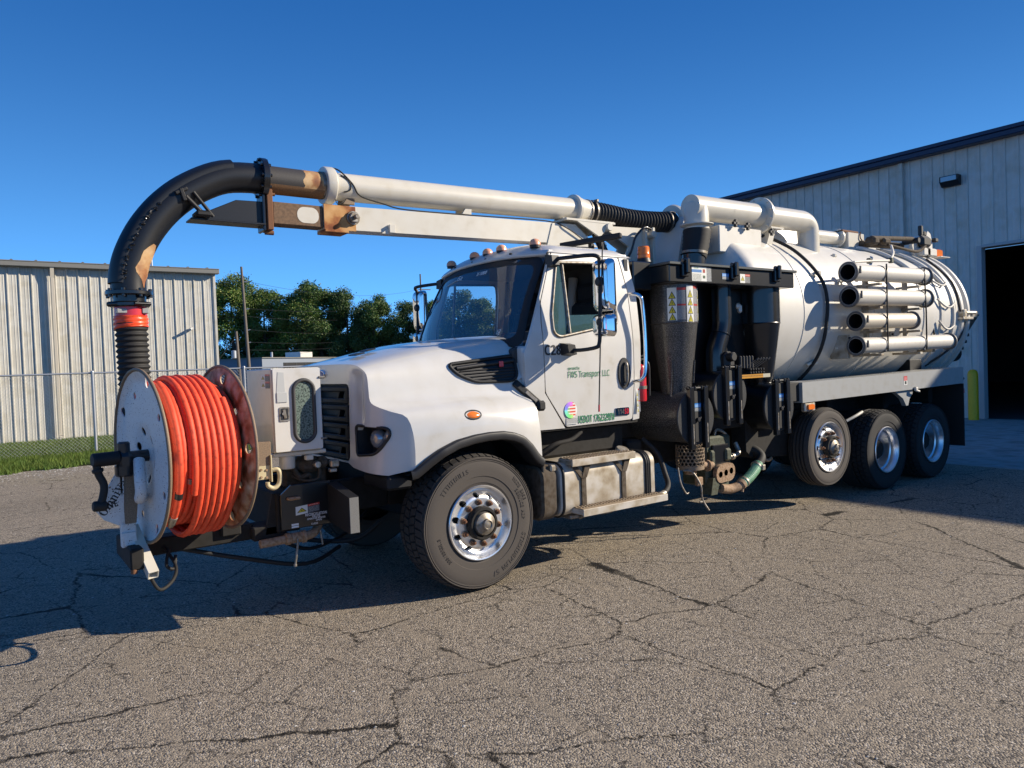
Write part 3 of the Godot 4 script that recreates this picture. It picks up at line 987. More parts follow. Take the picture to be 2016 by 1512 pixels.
func build_background() -> void:
	for q in [[201, Color(0.060, 0.115, 0.020)], [202, Color(0.070, 0.122, 0.024)], [203, Color(0.048, 0.090, 0.022)], [204, Color(0.052, 0.088, 0.026)], [205, Color(0.115, 0.175, 0.028)], [206, Color(0.100, 0.160, 0.026)]]:
		crowns.append(make_crown(q[0], q[1]))
	var spots := [
		[Vector3(22.4, 0, -87.5), 13.6, 7.2, 1, "sunlit tree beside the cream building, farthest left of the trees"],
		[Vector3(25.9, 0, -86.0), 12.0, 6.0, 1, "yellow green tree just right of the leftmost one, behind the tall pole"],
		[Vector3(29.0, 0, -83.0), 11.6, 6.4, 2, "dark tree on the left flank of the large round tree mass"],
		[Vector3(31.2, 0, -81.5), 13.3, 7.4, 0, "largest round tree in the middle of the tree row"],
		[Vector3(34.2, 0, -79.8), 11.6, 6.0, 0, "tree on the right shoulder of the largest round tree"],
		[Vector3(36.6, 0, -77.5), 11.3, 5.6, 2, "darker open tree right of the large round tree"],
		[Vector3(39.6, 0, -75.4), 9.9, 5.4, 2, "low dark tree seen just left of the truck windscreen"],
		[Vector3(42.4, 0, -73.4), 9.8, 5.6, 0, "tree seen through the left part of the truck windscreen"],
		[Vector3(45.3, 0, -71.8), 10.9, 6.0, 0, "taller tree seen through the middle of the truck windscreen"],
		[Vector3(48.6, 0, -70.5), 10.0, 6.2, 2, "tree seen behind the truck cab pillars"],
		[Vector3(52.4, 0, -68.5), 9.6, 6.2, 0, "tree hidden mostly behind the truck cab"],
		[Vector3(28.0, 0, -90.0), 8.0, 7.0, 2, "low tree in the second row behind the tall pole"],
		[Vector3(38.0, 0, -81.5), 8.4, 7.0, 2, "low tree in the second row behind the gap in the crowns"],
		[Vector3(33.0, 0, -86.0), 9.0, 7.0, 2, "tree in the second row behind the largest round tree"],
	]
	for i in spots.size():
		var s: Array = spots[i]
		tree(s[0], s[1], s[2], s[3], s[4], 100 + i)
	# undergrowth along the foot of the trees
	rng.seed = 77
	var lm := B.new()
	for i in 14:
		var p := Vector3(rng.randfn() * 0.3, absf(rng.randfn()) * 0.3, rng.randfn() * 0.3)
		var u := Vector3(rng.randfn(), rng.randfn(), rng.randfn()).normalized()
		var w := u.cross(Vector3(rng.randfn(), rng.randfn(), rng.randfn())).normalized()
		var nn := u.cross(w).normalized()
		if nn.y < 0.0:
			nn = -nn
		lm.tri(p - u * 0.18, p + w * 0.1, p + u * 0.18, nn, nn, nn)
		lm.tri(p - u * 0.18, p + u * 0.18, p - w * 0.1, nn, nn, nn)
	var mm := MultiMesh.new()
	mm.transform_format = MultiMesh.TRANSFORM_3D
	mm.use_colors = true
	mm.mesh = lm.mesh()
	mm.instance_count = 5000
	for i in 5000:
		var f := rng.randf()
		var p := Vector3(18, 0, -91).lerp(Vector3(58, 0, -66), f) + Vector3(rng.randfn() * 1.3, 0, rng.randfn() * 1.3)
		p.y = absf(rng.randfn()) * 1.7
		var k := rng.randf_range(0.5, 1.3)
		mm.set_instance_transform(i, Transform3D(Basis(Vector3(0, 1, 0), rng.randf() * TAU).scaled(Vector3.ONE * rng.randf_range(1.0, 2.0)), p))
		mm.set_instance_color(i, Color(0.045 * k, 0.075 * k, 0.02 * k))
	var mi := MultiMeshInstance3D.new()
	mi.multimesh = mm
	mi.material_override = M["leaf"]
	mi.name = "undergrowth"
	add_child(mi)
	tag(mi, "dark leafy undergrowth along the foot of the tree row", "undergrowth", "", "stuff")
	# poles and wires
	var t := thing("utility_pole", "tall slim wooden power pole in front of the leftmost trees", "utility pole", Vector3(17.6, 0, -65.5))
	var b := B.new()
	b.tube([Vector3(0.25, 0, 0), Vector3(-0.1, 12.1, 0)], 0.16, 8, true, [0.19, 0.11])
	obj("pole", b, M["wood_pole"], t)
	b = B.new()
	for y in [10.7, 8.1, 6.1, 4.9]:
		b.cyl(Vector3(0.05, y - 0.05, 0), Vector3(0.45, y + 0.03, 0.1), 0.05, 8)
	obj("insulator", b, M["galv"], t)
	t = thing("utility_pole", "far thin power pole standing left of the truck windscreen", "utility pole", Vector3(55.8, 0, -99.9))
	b = B.new()
	b.tube([Vector3(0, 0, 0), Vector3(0, 17.2, 0)], 0.18, 8, true, [0.24, 0.12])
	obj("pole", b, M["wood_pole"], t)
	b = B.new()
	b.box(Vector3(0.7, 14.7, 0), Vector3(2.2, 0.14, 0.14))
	obj("crossarm", b, M["wood_pole"], t)
	t = thing("utility_pole", "pole seen through the side window of the truck cab", "utility pole", Vector3(46.5, 0, -73.5))
	b = B.new()
	b.tube([Vector3(0, 0, 0), Vector3(0, 11.4, 0)], 0.18, 8, true, [0.2, 0.12])
	obj("pole", b, M["wood_pole"], t)
	t = thing("utility_pole", "short weathered pole with transformer and guy wire right of cream building", "utility pole", Vector3(14.1, 0, -55.6))
	b = B.new()
	b.tube([Vector3(0.1, 0, 0), Vector3(-0.1, 5.4, 0)], 0.14, 8, true, [0.16, 0.11])
	obj("pole", b, M["wood_pole"], t)
	b = B.new()
	b.cyl(Vector3(-0.38, 3.2, 0.1), Vector3(-0.38, 3.85, 0.1), 0.2, 12, 0.04)
	obj("transformer", b, M["galv"], t)
	b = B.new()
	b.tube([Vector3(-0.1, 5.0, 0), Vector3(-3.2, 1.2, 0.6)], 0.025, 4, false)
	obj("guy_wire", b, M["wire"], t)
	var ys := [[10.75, 14.8, 0.5], [8.15, 13.2, 0.4], [7.4, 11.6, 0.4], [6.15, 10.2, 0.5], [4.95, 8.6, 0.4], [4.2, 7.4, 0.3]]
	for k in ys.size():
		var q: Array = ys[k]
		b = B.new()
		var left := Vector3(17.85, q[0], -65.5)
		var right := Vector3(55.9, q[1], -99.8)
		var pts := []
		for i in 19:
			var f := float(i) / 18.0
			pts.append(left.lerp(right, f) - Vector3(0, 4.0 * q[2] * f * (1.0 - f) * 2.5, 0))
		b.tube(pts, 0.014, 4, false)
		var back := Vector3(-20, q[0] + 0.6, -96)
		var p2 := []
		for i in 9:
			var f := float(i) / 8.0
			p2.append(left.lerp(back, f) - Vector3(0, 4.0 * f * (1.0 - f) * 0.6, 0))
		b.tube(p2, 0.014, 4, false)
		tag(obj("power_line", b, M["wire"]), ["topmost", "second highest", "third highest", "fourth highest", "fifth highest", "lowest"][k] + " thin power line across the trees, tied to the tall slim pole", "power line", "overhead power lines")
	# low building across the road
	t = thing("low_building", "low grey flat roofed building with dark window band behind the truck hood", "building", Vector3(20.3, 0, -69.6))
	var dir := Basis(Vector3(0, 1, 0), atan2(5.5, 7.9))
	b = B.new()
	b.box(dir * Vector3(9, 1.75, -4), Vector3(18, 3.5, 8), 0.0, dir)
	obj("wall", b, M["block_wall"], t)
	b = B.new()
	b.box(dir * Vector3(9, 3.53, -4), Vector3(18.3, 0.08, 8.3), 0.0, dir)
	obj("roof_edge", b, M["gutter"], t)
	b = B.new()
	b.box(dir * Vector3(9.2, 2.35, 0.02), Vector3(11.5, 1.3, 0.06), 0.0, dir)
	var wn := obj("window_band", b, M["plastic"], t)
	for i in 7:
		b = B.new()
		b.box(dir * Vector3(3.9 + i * 1.7, 2.35, 0.06), Vector3(0.1, 1.25, 0.05), 0.0, dir)
		obj("mullion", b, M["dash"], wn)
	b = B.new()
	b.box(dir * Vector3(2.0, 2.3, 0.04), Vector3(0.9, 0.45, 0.05), 0.0, dir)
	obj("wall_sign", b, M["rail_grey"], t)
	b = B.new()
	b.box(dir * Vector3(10.5, 3.95, -3), Vector3(2.4, 0.6, 2), 0.0, dir)
	obj("roof_unit", b, M["white"], t)
	for x in [4.2, 9.3]:
		b = B.new()
		b.cyl(dir * Vector3(x, 3.6, -2), dir * Vector3(x, 4.2, -2), 0.13, 8)
		obj("roof_vent", b, M["galv"], t)

func build_ground() -> void:
	var b := B.new()
	b.bx(Vector3(-400, -0.9, -400), Vector3(400, -0.3, 400))
	tag(obj("ground", b, M["soil"]), "open ground reaching the horizon beyond the yard", "", "", "structure")
	# the yard, with worn, sandy and oily patches of its own
	var nz := FastNoiseLite.new()
	nz.seed = 4
	nz.frequency = 0.35
	nz.fractal_octaves = 4
	var nf := FastNoiseLite.new()
	nf.seed = 14
	nf.frequency = 0.12
	var yard := B.new()
	var st := 0.4
	var shade := func(x: float, z: float) -> Color:
		var k := 1.0 + 0.16 * nz.get_noise_2d(x, z) + 0.14 * nf.get_noise_2d(x, z)
		var sand := clampf((-8.6 - z) / 3.0 + nz.get_noise_2d(x * 2.0, z * 2.0) * 0.8, 0.0, 1.0)
		var oil := clampf(1.0 - Vector2((x - 0.2) * 0.55, z - 0.75).length() / 0.55, 0.0, 1.0) * 0.35
		k *= 1.0 - oil
		return Color(k, k, k).lerp(Color(1.25, 1.16, 0.98), sand * 0.8)
	var add_quad := func(x0: float, z0: float, x1: float, z1: float) -> void:
		var p := [Vector3(x0, 0, z0), Vector3(x1, 0, z0), Vector3(x1, 0, z1), Vector3(x0, 0, z1)]
		for q in [[0, 1, 2], [0, 2, 3]]:
			for i in q:
				var w: Vector3 = p[i]
				yard.flat(w, shade.call(w.x, w.z))
	var zs := -12.2
	for i in 58:
		for j in int(24.0 / st):
			add_quad.call(-14.0 + i * st, zs + j * st, -14.0 + (i + 1) * st, zs + (j + 1) * st)
	add_quad.call(-60.0, -12.2, -14.0, 11.8)
	add_quad.call(9.2, 11.8, 9.3, 11.9)
	add_quad.call(-60.0, 11.8, 60.0, 70.0)
	add_quad.call(4.2, -60.0, 60.0, -12.2)
	tag(obj("asphalt_lot", yard, M["asphalt"]), "weathered cracked asphalt yard under the truck", "", "", "structure")
	# concrete apron before the workshop, its joint open and dark
	b = B.new()
	for q in [[9.1, 13.6, -12.0, -3.4], [13.62, 18.9, -12.0, -3.4], [9.1, 13.6, -3.38, 4.0], [13.62, 18.95, -3.38, 4.0], [9.1, 13.6, 4.02, 12.0], [13.62, 18.9, 4.02, 12.0]]:
		var ya: float = 0.012 - 0.0145 * (q[0] - 9.1)
		var yb: float = 0.012 - 0.0145 * (q[1] - 9.1)
		b.hexa([Vector3(q[0], -0.5, q[2]), Vector3(q[1], -0.5, q[2]), Vector3(q[1], -0.5, q[3]), Vector3(q[0], -0.5, q[3]), Vector3(q[0], ya, q[2]), Vector3(q[1], yb, q[2]), Vector3(q[1], yb, q[3]), Vector3(q[0], ya, q[3])])
	tag(obj("concrete_apron", b, M["concrete"]), "pale concrete apron in front of the open workshop door", "", "", "structure")
	# grass
	b = B.new()
	b.bx(Vector3(-60, -0.2, -20.3), Vector3(4.2, 0.015, -12.0))
	tag(obj("lawn_soil", b, M["soil"]), "earth of the grass strip under the fence", "", "", "structure")
	rng.seed = 5
	var tuft := B.new()
	for i in 7:
		var a := rng.randf() * TAU
		var o := Vector3(cos(a), 0, sin(a)) * rng.randf_range(0.0, 0.05)
		var lean := Vector3(rng.randfn() * 0.035, 0, rng.randfn() * 0.035)
		var hgt := rng.randf_range(0.05, 0.11)
		var sd := Vector3(-sin(a), 0, cos(a)) * 0.006
		var nn := Vector3(cos(a), 0.9, sin(a)).normalized()
		tuft.tri(o - sd, o + sd, o + lean + Vector3(0, hgt, 0), nn, nn, nn)
	var mm := MultiMesh.new()
	mm.transform_format = MultiMesh.TRANSFORM_3D
	mm.use_colors = true
	mm.mesh = tuft.mesh()
	var cnt := 42000
	mm.instance_count = cnt
	for i in cnt:
		var x := rng.randf_range(-7.0, 4.1)
		var z := rng.randf_range(-20.1, -11.9 + nz.get_noise_1d(x * 4.0) * 0.5)
		var s := rng.randf_range(0.7, 1.5)
		mm.set_instance_transform(i, Transform3D(Basis(Vector3(0, 1, 0), rng.randf() * TAU).scaled(Vector3(s, s, s)), Vector3(x, 0.0, z)))
		var k := rng.randf_range(0.7, 1.3) * (1.0 + 0.35 * nz.get_noise_2d(x * 3.0, z * 3.0))
		mm.set_instance_color(i, Color(0.105 * k * rng.randf_range(0.85, 1.3), 0.17 * k, 0.024 * k))
	var mi := MultiMeshInstance3D.new()
	mi.multimesh = mm
	mi.material_override = M["grass_blade"]
	mi.name = "grass"
	add_child(mi)
	tag(mi, "short green grass growing along and behind the fence", "grass", "", "stuff")
	# loose grit on the paving, thickest along the grass
	var gb := B.new()
	for i in 6:
		var a := TAU * i / 6.0
		var a2 := TAU * (i + 1) / 6.0
		var p := Vector3(cos(a), 0.1, sin(a))
		var q := Vector3(cos(a2), 0.1, sin(a2))
		gb.face([p, q, Vector3(0.1, 0.75, 0)], Vector3.ZERO)
		gb.face([p, q, Vector3(0, -0.4, 0)], Vector3.ZERO)
	var pm := MultiMesh.new()
	pm.transform_format = MultiMesh.TRANSFORM_3D
	pm.use_colors = true
	pm.mesh = gb.mesh()
	pm.instance_count = 5200
	for i in 5200:
		var edge := i < 3000
		var x := rng.randf_range(-7.0, 4.0) if edge else rng.randf_range(-6.0, 9.0)
		var z := -11.9 + absf(rng.randfn()) * 0.9 if edge else rng.randf_range(-11.0, 5.2)
		var s := rng.randf_range(0.006, 0.02) * (1.0 if edge else 0.55)
		pm.set_instance_transform(i, Transform3D(Basis(Vector3(0, 1, 0), rng.randf() * TAU).scaled(Vector3(s, s * 0.7, s * rng.randf_range(0.6, 1.0))), Vector3(x, 0.0, z)))
		var k := rng.randf_range(0.18, 0.55)
		pm.set_instance_color(i, Color(k, k * 0.95, k * 0.86))
	var gi := MultiMeshInstance3D.new()
	gi.multimesh = pm
	gi.material_override = M["grit"]
	gi.name = "loose_grit"
	add_child(gi)
	tag(gi, "loose pale grit scattered on the asphalt and along the grass edge", "gravel", "", "stuff")
	# bollard
	var t := thing("bollard", "yellow round topped steel bollard beside the workshop doorway", "bollard", Vector3(18.35, -0.14, -2.6))
	b = B.new()
	b.lathe([Vector2(0, 0.0), Vector2(0, 0.125), Vector2(1.24, 0.125), Vector2(1.31, 0.105), Vector2(1.355, 0.06), Vector2(1.365, 0.0)], Transform3D.IDENTITY, 20)
	obj("post", b, M["yellow"], t)
	b = B.new()
	b.lathe([Vector2(-0.02, 0.0), Vector2(-0.02, 0.17), Vector2(0.02, 0.16), Vector2(0.02, 0.0)], Transform3D.IDENTITY, 16)
	obj("footing", b, M["concrete"], t)

# ---------------------------------------------------------------- the truck: front wheel axle at x = 0.15, x runs to the rear, z to the driver's side
func wheel(called: String, rad: float, wid: float, kind: int, tread_kind: int, tyre_mat: String) -> Node3D:
	var w := Node3D.new()
	w.name = called
	truck.add_child(w)
	var zx := Transform3D(Basis(Vector3(1, 0, 0), Vector3(0, 0, 1), Vector3(0, -1, 0)), Vector3.ZERO)   # lathe axis y -> +z, z = 0 is the outer sidewall
	var rr := 0.297                                            # where rubber meets rim
	var b := B.new()
	var h := rad - rr
	b.lathe([Vector2(-wid + 0.03, rr - 0.02), Vector2(-wid, rr + 0.1 * h), Vector2(-wid - 0.002, rr + 0.5 * h), Vector2(-wid + 0.012, rad - 0.03), Vector2(-wid + 0.035, rad - 0.018),
		Vector2(-0.035, rad - 0.018), Vector2(-0.012, rad - 0.03), Vector2(-0.004, rr + 0.78 * h), Vector2(0.001, rr + 0.70 * h), Vector2(0.0015, rr + 0.5 * h), Vector2(-0.001, rr + 0.30 * h), Vector2(-0.006, rr + 0.29 * h), Vector2(-0.009, rr + 0.1 * h), Vector2(-0.016, rr + 0.07 * h), Vector2(-0.03, rr - 0.02)], zx, 72, 0.5)
	# raised rings on the sidewall
	for q in [0.86, 0.80]:
		var r0: float = rr + q * h
		b.lathe([Vector2(-0.012, r0 - 0.006), Vector2(0.001, r0 - 0.004), Vector2(0.001, r0 + 0.004), Vector2(-0.014, r0 + 0.006)], zx, 72, 0.2)
	obj("tyre", b, M[tyre_mat], w)
	b = B.new()
	b.lathe([Vector2(-wid + 0.03, rad - 0.016), Vector2(-0.03, rad - 0.016)], zx, 72, 0.5)
	obj("tread_base", b, M["seat"], w)
	# tread blocks, each with its own gap
	b = B.new()
	var per := 52 if tread_kind == 0 else 46
	var ribs := 4
	if tread_kind == 2:
		ribs = 5
		per = 60
	var inner := wid - 0.05
	for i in per:
		for k in ribs:
			var z0 := -0.022 - inner * k / ribs
			var z1 := -0.022 - inner * (k + 1) / ribs + 0.018
			var off := (0.5 if k % 2 else 0.0) if tread_kind != 2 else 0.0
			var gap := 0.22 if tread_kind != 2 else 0.0
			var sk := (0.22 if k % 2 else -0.22) if tread_kind == 0 else (0.12 if k % 2 else -0.12)
			if tread_kind == 2:
				sk = 0.0
			var shoulder := 0.012 if k == 0 or k == ribs - 1 else 0.0
			var c := []
			for r in [rad - 0.018, rad]:
				for e in [[0.0, z0, 0.0], [1.0 - gap, z0, 0.0], [1.0 - gap, z1, sk], [0.0, z1, sk]]:
					var a: float = TAU * (i + off + e[0] + e[2]) / per
					var z: float = e[1]
					var rq: float = r
					if k == 0 and z == z0:
						rq -= shoulder if r == rad else 0.0
						z += 0.008 if r < rad else 0.0
					if k == ribs - 1 and z == z1 and r == rad:
						rq -= shoulder
					c.append(Vector3(cos(a) * rq, sin(a) * rq, z))
			var mid := Vector3.ZERO
			for p in c:
				var pp: Vector3 = p
				mid += pp / 8.0
			b.face([c[4], c[5], c[6], c[7]], mid)
			b.face([c[0], c[1], c[5], c[4]], mid)
			b.face([c[2], c[3], c[7], c[6]], mid)
			if tread_kind != 2:
				b.face([c[1], c[2], c[6], c[5]], mid)
				b.face([c[3], c[0], c[4], c[7]], mid)
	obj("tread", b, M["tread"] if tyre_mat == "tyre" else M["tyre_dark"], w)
	# rim
	b = B.new()
	if kind == 0:     # steer or tag wheel: bright disc near the outer face
		b.lathe([Vector2(-0.05, rr - 0.005), Vector2(-0.002, rr + 0.004), Vector2(0.006, rr - 0.002), Vector2(0.004, rr - 0.012), Vector2(-0.03, rr - 0.022), Vector2(-0.055, rr - 0.03), Vector2(-0.075, rr - 0.04)], zx, 72, 0.5)
		var holes := []
		for i in 10:
			var a := TAU * (i + 0.5) / 10.0
			holes.append(oval(0.026, 0.021, 14, Vector2(a * 0.222, 0.222)))
		holes.append(oval(0.026, 0.021, 14, Vector2(TAU * 10.5 / 10.0 * 0.222, 0.222)))
		var fz := func(p: Vector2) -> Vector3:
			var a := p.x / 0.222
			var z := -0.012 - 0.063 * smoothstep(0.205, 0.262, p.y)
			return Vector3(cos(a) * p.y, sin(a) * p.y, z)
		var dd := B.new()
		dd.sheet(PackedVector2Array([Vector2(0, 0.10), Vector2(TAU * 0.222, 0.10), Vector2(TAU * 0.222, 0.262), Vector2(0, 0.262)]), holes, fz, Vector3(0, 0, 1), 0.02, 0.02, 0.029)
		b.add(dd)
		obj("rim", b, M["polished"], w)
		b = B.new()
		b.cyl(Vector3(0, 0, -0.2), Vector3(0, 0, -0.08), 0.28, 32)
		obj("brake_drum", b, M["under"], w)
		b = B.new()
		b.lathe([Vector2(-0.05, 0.135), Vector2(0.03, 0.135), Vector2(0.05, 0.125), Vector2(0.05, 0.108), Vector2(0.01, 0.105)], zx, 32, 0.4)
		obj("hub", b, M["under"], w)
		b = B.new()
		b.lathe([Vector2(0.0, 0.105), Vector2(0.065, 0.088), Vector2(0.075, 0.06), Vector2(0.082, 0.045), Vector2(0.105, 0.043), Vector2(0.108, 0.036), Vector2(0.100, 0.03), Vector2(0.104, 0.012), Vector2(0.104, 0.0)], zx, 24, 0.4)
		obj("hub_cap", b, M["steel"], w)
	else:             # dual wheel: a deep dish
		b.lathe([Vector2(-0.05, rr - 0.005), Vector2(-0.002, rr + 0.004), Vector2(0.006, rr - 0.002), Vector2(0.002, rr - 0.014), Vector2(-0.03, rr - 0.026), Vector2(-0.05, rr - 0.034), Vector2(-0.085, rr - 0.034), Vector2(-0.10, rr - 0.05), Vector2(-0.19, rr - 0.055), Vector2(-0.225, rr - 0.075)], zx, 60, 0.5)
		b.lathe([Vector2(-0.225, rr - 0.07), Vector2(-0.235, 0.19), Vector2(-0.225, 0.12), Vector2(-0.225, 0.0)], zx, 40, 0.5)
		obj("rim", b, M["polished"], w)
		b = B.new()
		b.lathe([Vector2(-0.23, 0.125), Vector2(-0.12, 0.12), Vector2(-0.10, 0.10), Vector2(-0.10, 0.0)], zx, 24, 0.4)
		obj("hub", b, M["under"], w)
	for i in 10:
		var a := TAU * i / 10.0 + 0.31
		var o := Vector3(cos(a) * 0.168, sin(a) * 0.168, -0.012 if kind == 0 else -0.228)
		b = B.new()
		b.cyl(o, o + Vector3(0, 0, 0.012), 0.027, 10, 0.003)
		obj("lug_washer", b, M["rust_rim"], w)
		b = B.new()
		b.cyl(o + Vector3(0, 0, 0.011), o + Vector3(0, 0, 0.036), 0.0205, 6, 0.004)
		b.cyl(o + Vector3(0, 0, 0.035), o + Vector3(0, 0, 0.052), 0.011, 8, 0.003)
		obj("lug_nut", b, M["rust"] if kind == 0 else M["under"], w)
	return w

func arc_text(b: B, s: String, r: float, size: float, mid: float, z: float, flip := false) -> void:
	var step := size * 0.82 / r
	for i in s.length():
		var a := mid - (i - (s.length() - 1) * 0.5) * step * (-1.0 if flip else 1.0)
		var rot := Basis(Vector3(0, 0, 1), a - PI / 2 + (PI if flip else 0.0))
		lettering(b, s[i], size, Transform3D(rot, Vector3(cos(a) * r, sin(a) * r, z)), "Droid Sans", 700, 0.005)

func build_wheels() -> void:
	var fw := wheel("front_wheel", 0.552, 0.40, 0, 0, "tyre")
	fw.transform = Transform3D(Basis(Vector3(0, 0, 1), 0.1), Vector3(0.155, 0.55, 1.19))
	var b := B.new()
	arc_text(b, "TITHIBULLS", 0.435, 0.038, 2.05, 0.002)
	arc_text(b, "WIDE BASE", 0.46, 0.03, 0.42, 0.002)
	arc_text(b, "SERVICE AIP", 0.42, 0.03, 0.15, 0.002)
	arc_text(b, "385/65R22.5", 0.40, 0.026, 3.5, 0.002)
	arc_text(b, "STROIDEPLAN 57", 0.445, 0.04, 5.35, 0.002)
	obj("sidewall_lettering", b, M["tyre_letters"], fw)
	var o := clone(fw, truck, Transform3D(Basis(Vector3(0, 1, 0), PI), Vector3(0.155, 0.55, -1.19)))
	var tg := wheel("tag_wheel", 0.472, 0.28, 0, 2, "tyre")
	tg.transform = Transform3D(Basis(Vector3(0, 0, 1), 0.3), Vector3(5.15, 0.68, 1.2))
	clone(tg, truck, Transform3D(Basis(Vector3(0, 1, 0), PI), Vector3(5.15, 0.68, -1.2)))
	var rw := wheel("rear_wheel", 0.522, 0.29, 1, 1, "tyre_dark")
	rw.transform = Transform3D(Basis.IDENTITY, Vector3(6.46, 0.52, 1.21))
	for q in [[7.72, 1.21, 0.0], [6.46, -1.21, PI], [7.72, -1.21, PI]]:
		clone(rw, truck, Transform3D(Basis(Vector3(0, 1, 0), q[2]), Vector3(q[0], 0.52, q[1])))
	for q in [[6.46, 0.88], [7.72, 0.88], [6.46, -0.88], [7.72, -0.88]]:
		b = B.new()
		var sg := signf(q[1])
		b.lathe([Vector2(-0.14, 0.28), Vector2(-0.14, 0.46), Vector2(-0.1, 0.522), Vector2(0.1, 0.522), Vector2(0.14, 0.46), Vector2(0.14, 0.28)], Transform3D(Basis(Vector3(1, 0, 0), Vector3(0, 0, 1), Vector3(0, -1, 0)), Vector3(q[0], 0.52, q[1])), 40, 0.5)
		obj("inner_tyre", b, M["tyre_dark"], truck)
	for x in [6.46, 7.72]:
		b = B.new()
		b.tube([Vector3(x, 0.52, -1.0), Vector3(x, 0.52, 1.0)], 0.09, 12)
		b.lathe([Vector2(-0.25, 0.0), Vector2(-0.2, 0.14), Vector2(0, 0.21), Vector2(0.2, 0.14), Vector2(0.25, 0)], Transform3D(Basis(Vector3(1, 0, 0), Vector3(0, 0, 1), Vector3(0, -1, 0)), Vector3(x, 0.55, 0)), 20)
		obj("rear_axle", b, M["under"], truck)
	b = B.new()
	b.box(Vector3(0.155, 0.5, 0), Vector3(0.14, 0.14, 1.8), 0.03)
	obj("front_axle", b, M["under"], truck)
	b = B.new()
	b.box(Vector3(5.15, 0.66, 0), Vector3(0.14, 0.14, 2.0), 0.03)
	obj("tag_axle", b, M["under"], truck)

func hood_pts(i: int, t: float) -> Vector3:
	var F := [Vector2(0, 1.862), Vector2(0.3, 1.862), Vector2(0.52, 1.858), Vector2(0.68, 1.85), Vector2(0.79, 1.825), Vector2(0.872, 1.77), Vector2(0.888, 1.66), Vector2(0.90, 1.565), Vector2(0.955, 1.525), Vector2(1.05, 1.482), Vector2(1.122, 1.43), Vector2(1.145, 1.24), Vector2(1.145, 1.01)]
	var G := [Vector2(0, 2.03), Vector2(0.3, 2.025), Vector2(0.5, 2.005), Vector2(0.67, 1.975), Vector2(0.79, 1.92), Vector2(0.86, 1.83), Vector2(0.90, 1.73), Vector2(0.93, 1.63), Vector2(0.985, 1.56), Vector2(1.07, 1.522), Vector2(1.155, 1.465), Vector2(1.20, 1.36), Vector2(1.205, 1.24)]
	var R := [Vector2(0, 2.085), Vector2(0.3, 2.082), Vector2(0.5, 2.075), Vector2(0.7, 2.05), Vector2(0.82, 1.99), Vector2(0.90, 1.89), Vector2(0.95, 1.77), Vector2(0.98, 1.65), Vector2(1.02, 1.55), Vector2(1.08, 1.49), Vector2(1.145, 1.42), Vector2(1.19, 1.25), Vector2(1.20, 1.0)]
	var f: Vector2 = F[i]
	var g: Vector2 = G[i]
	var r: Vector2 = R[i]
	var q := f * (1 - t) * (1 - 2 * t) + g * 4.0 * t * (1 - t) + r * t * (2 * t - 1)      # through f at 0, g at 0.5, r at 1
	var lin_q := f.lerp(g, t * 2.0) if t < 0.5 else g.lerp(r, t * 2.0 - 1.0)
	q = q.lerp(lin_q, 0.35)
	var xf := nose_x(f.x)
	return Vector3(lerpf(xf, 0.79, t), q.y, q.x)

func nose_x(z: float) -> float:
	return -0.655 + 2.6 * pow(maxf(0.0, absf(z) - 0.58), 4.0)

var ARCH := [Vector2(-0.7, 1.0), Vector2(-0.5, 1.01), Vector2(-0.41, 1.02), Vector2(-0.3, 1.10), Vector2(-0.2, 1.165), Vector2(-0.05, 1.222), Vector2(0.11, 1.25), Vector2(0.25, 1.26), Vector2(0.39, 1.257), Vector2(0.5, 1.235), Vector2(0.60, 1.195), Vector2(0.68, 1.12), Vector2(0.74, 1.04), Vector2(0.79, 0.99), Vector2(0.85, 0.98)]

func hood_at(i: int, t: float) -> Vector3:
	var p := hood_pts(i, t)
	if i >= 10:
		var top := hood_pts(10, t)
		var bottom := poly_at(ARCH, hood_pts(12, t).x)
		if i == 12:
			p.y = bottom
		elif i == 11:
			p.y = lerpf(top.y, bottom, 0.5) + 0.02
			p.z = lerpf(hood_pts(11, t).z, p.z, 0.5)
	return p

func hood_side(x: float, y: float) -> Vector3:     # a point on the driver's flank of the hood
	var pv := Vector3.ZERO
	for i in range(3, 13):
		var t := clampf((x + 0.62) / 1.41, 0.0, 1.0)
		for k in 4:
			var q := hood_at(i, t)
			t = clampf(t + (x - q.x) / 1.41, 0.0, 1.0)
		var p := hood_at(i, t)
		if i > 3 and y >= p.y:
			var w := clampf((y - p.y) / maxf(1e-4, pv.y - p.y), 0.0, 1.0)
			return Vector3(x, y, lerpf(p.z, pv.z, w))
		pv = p
	return Vector3(x, y, pv.z)

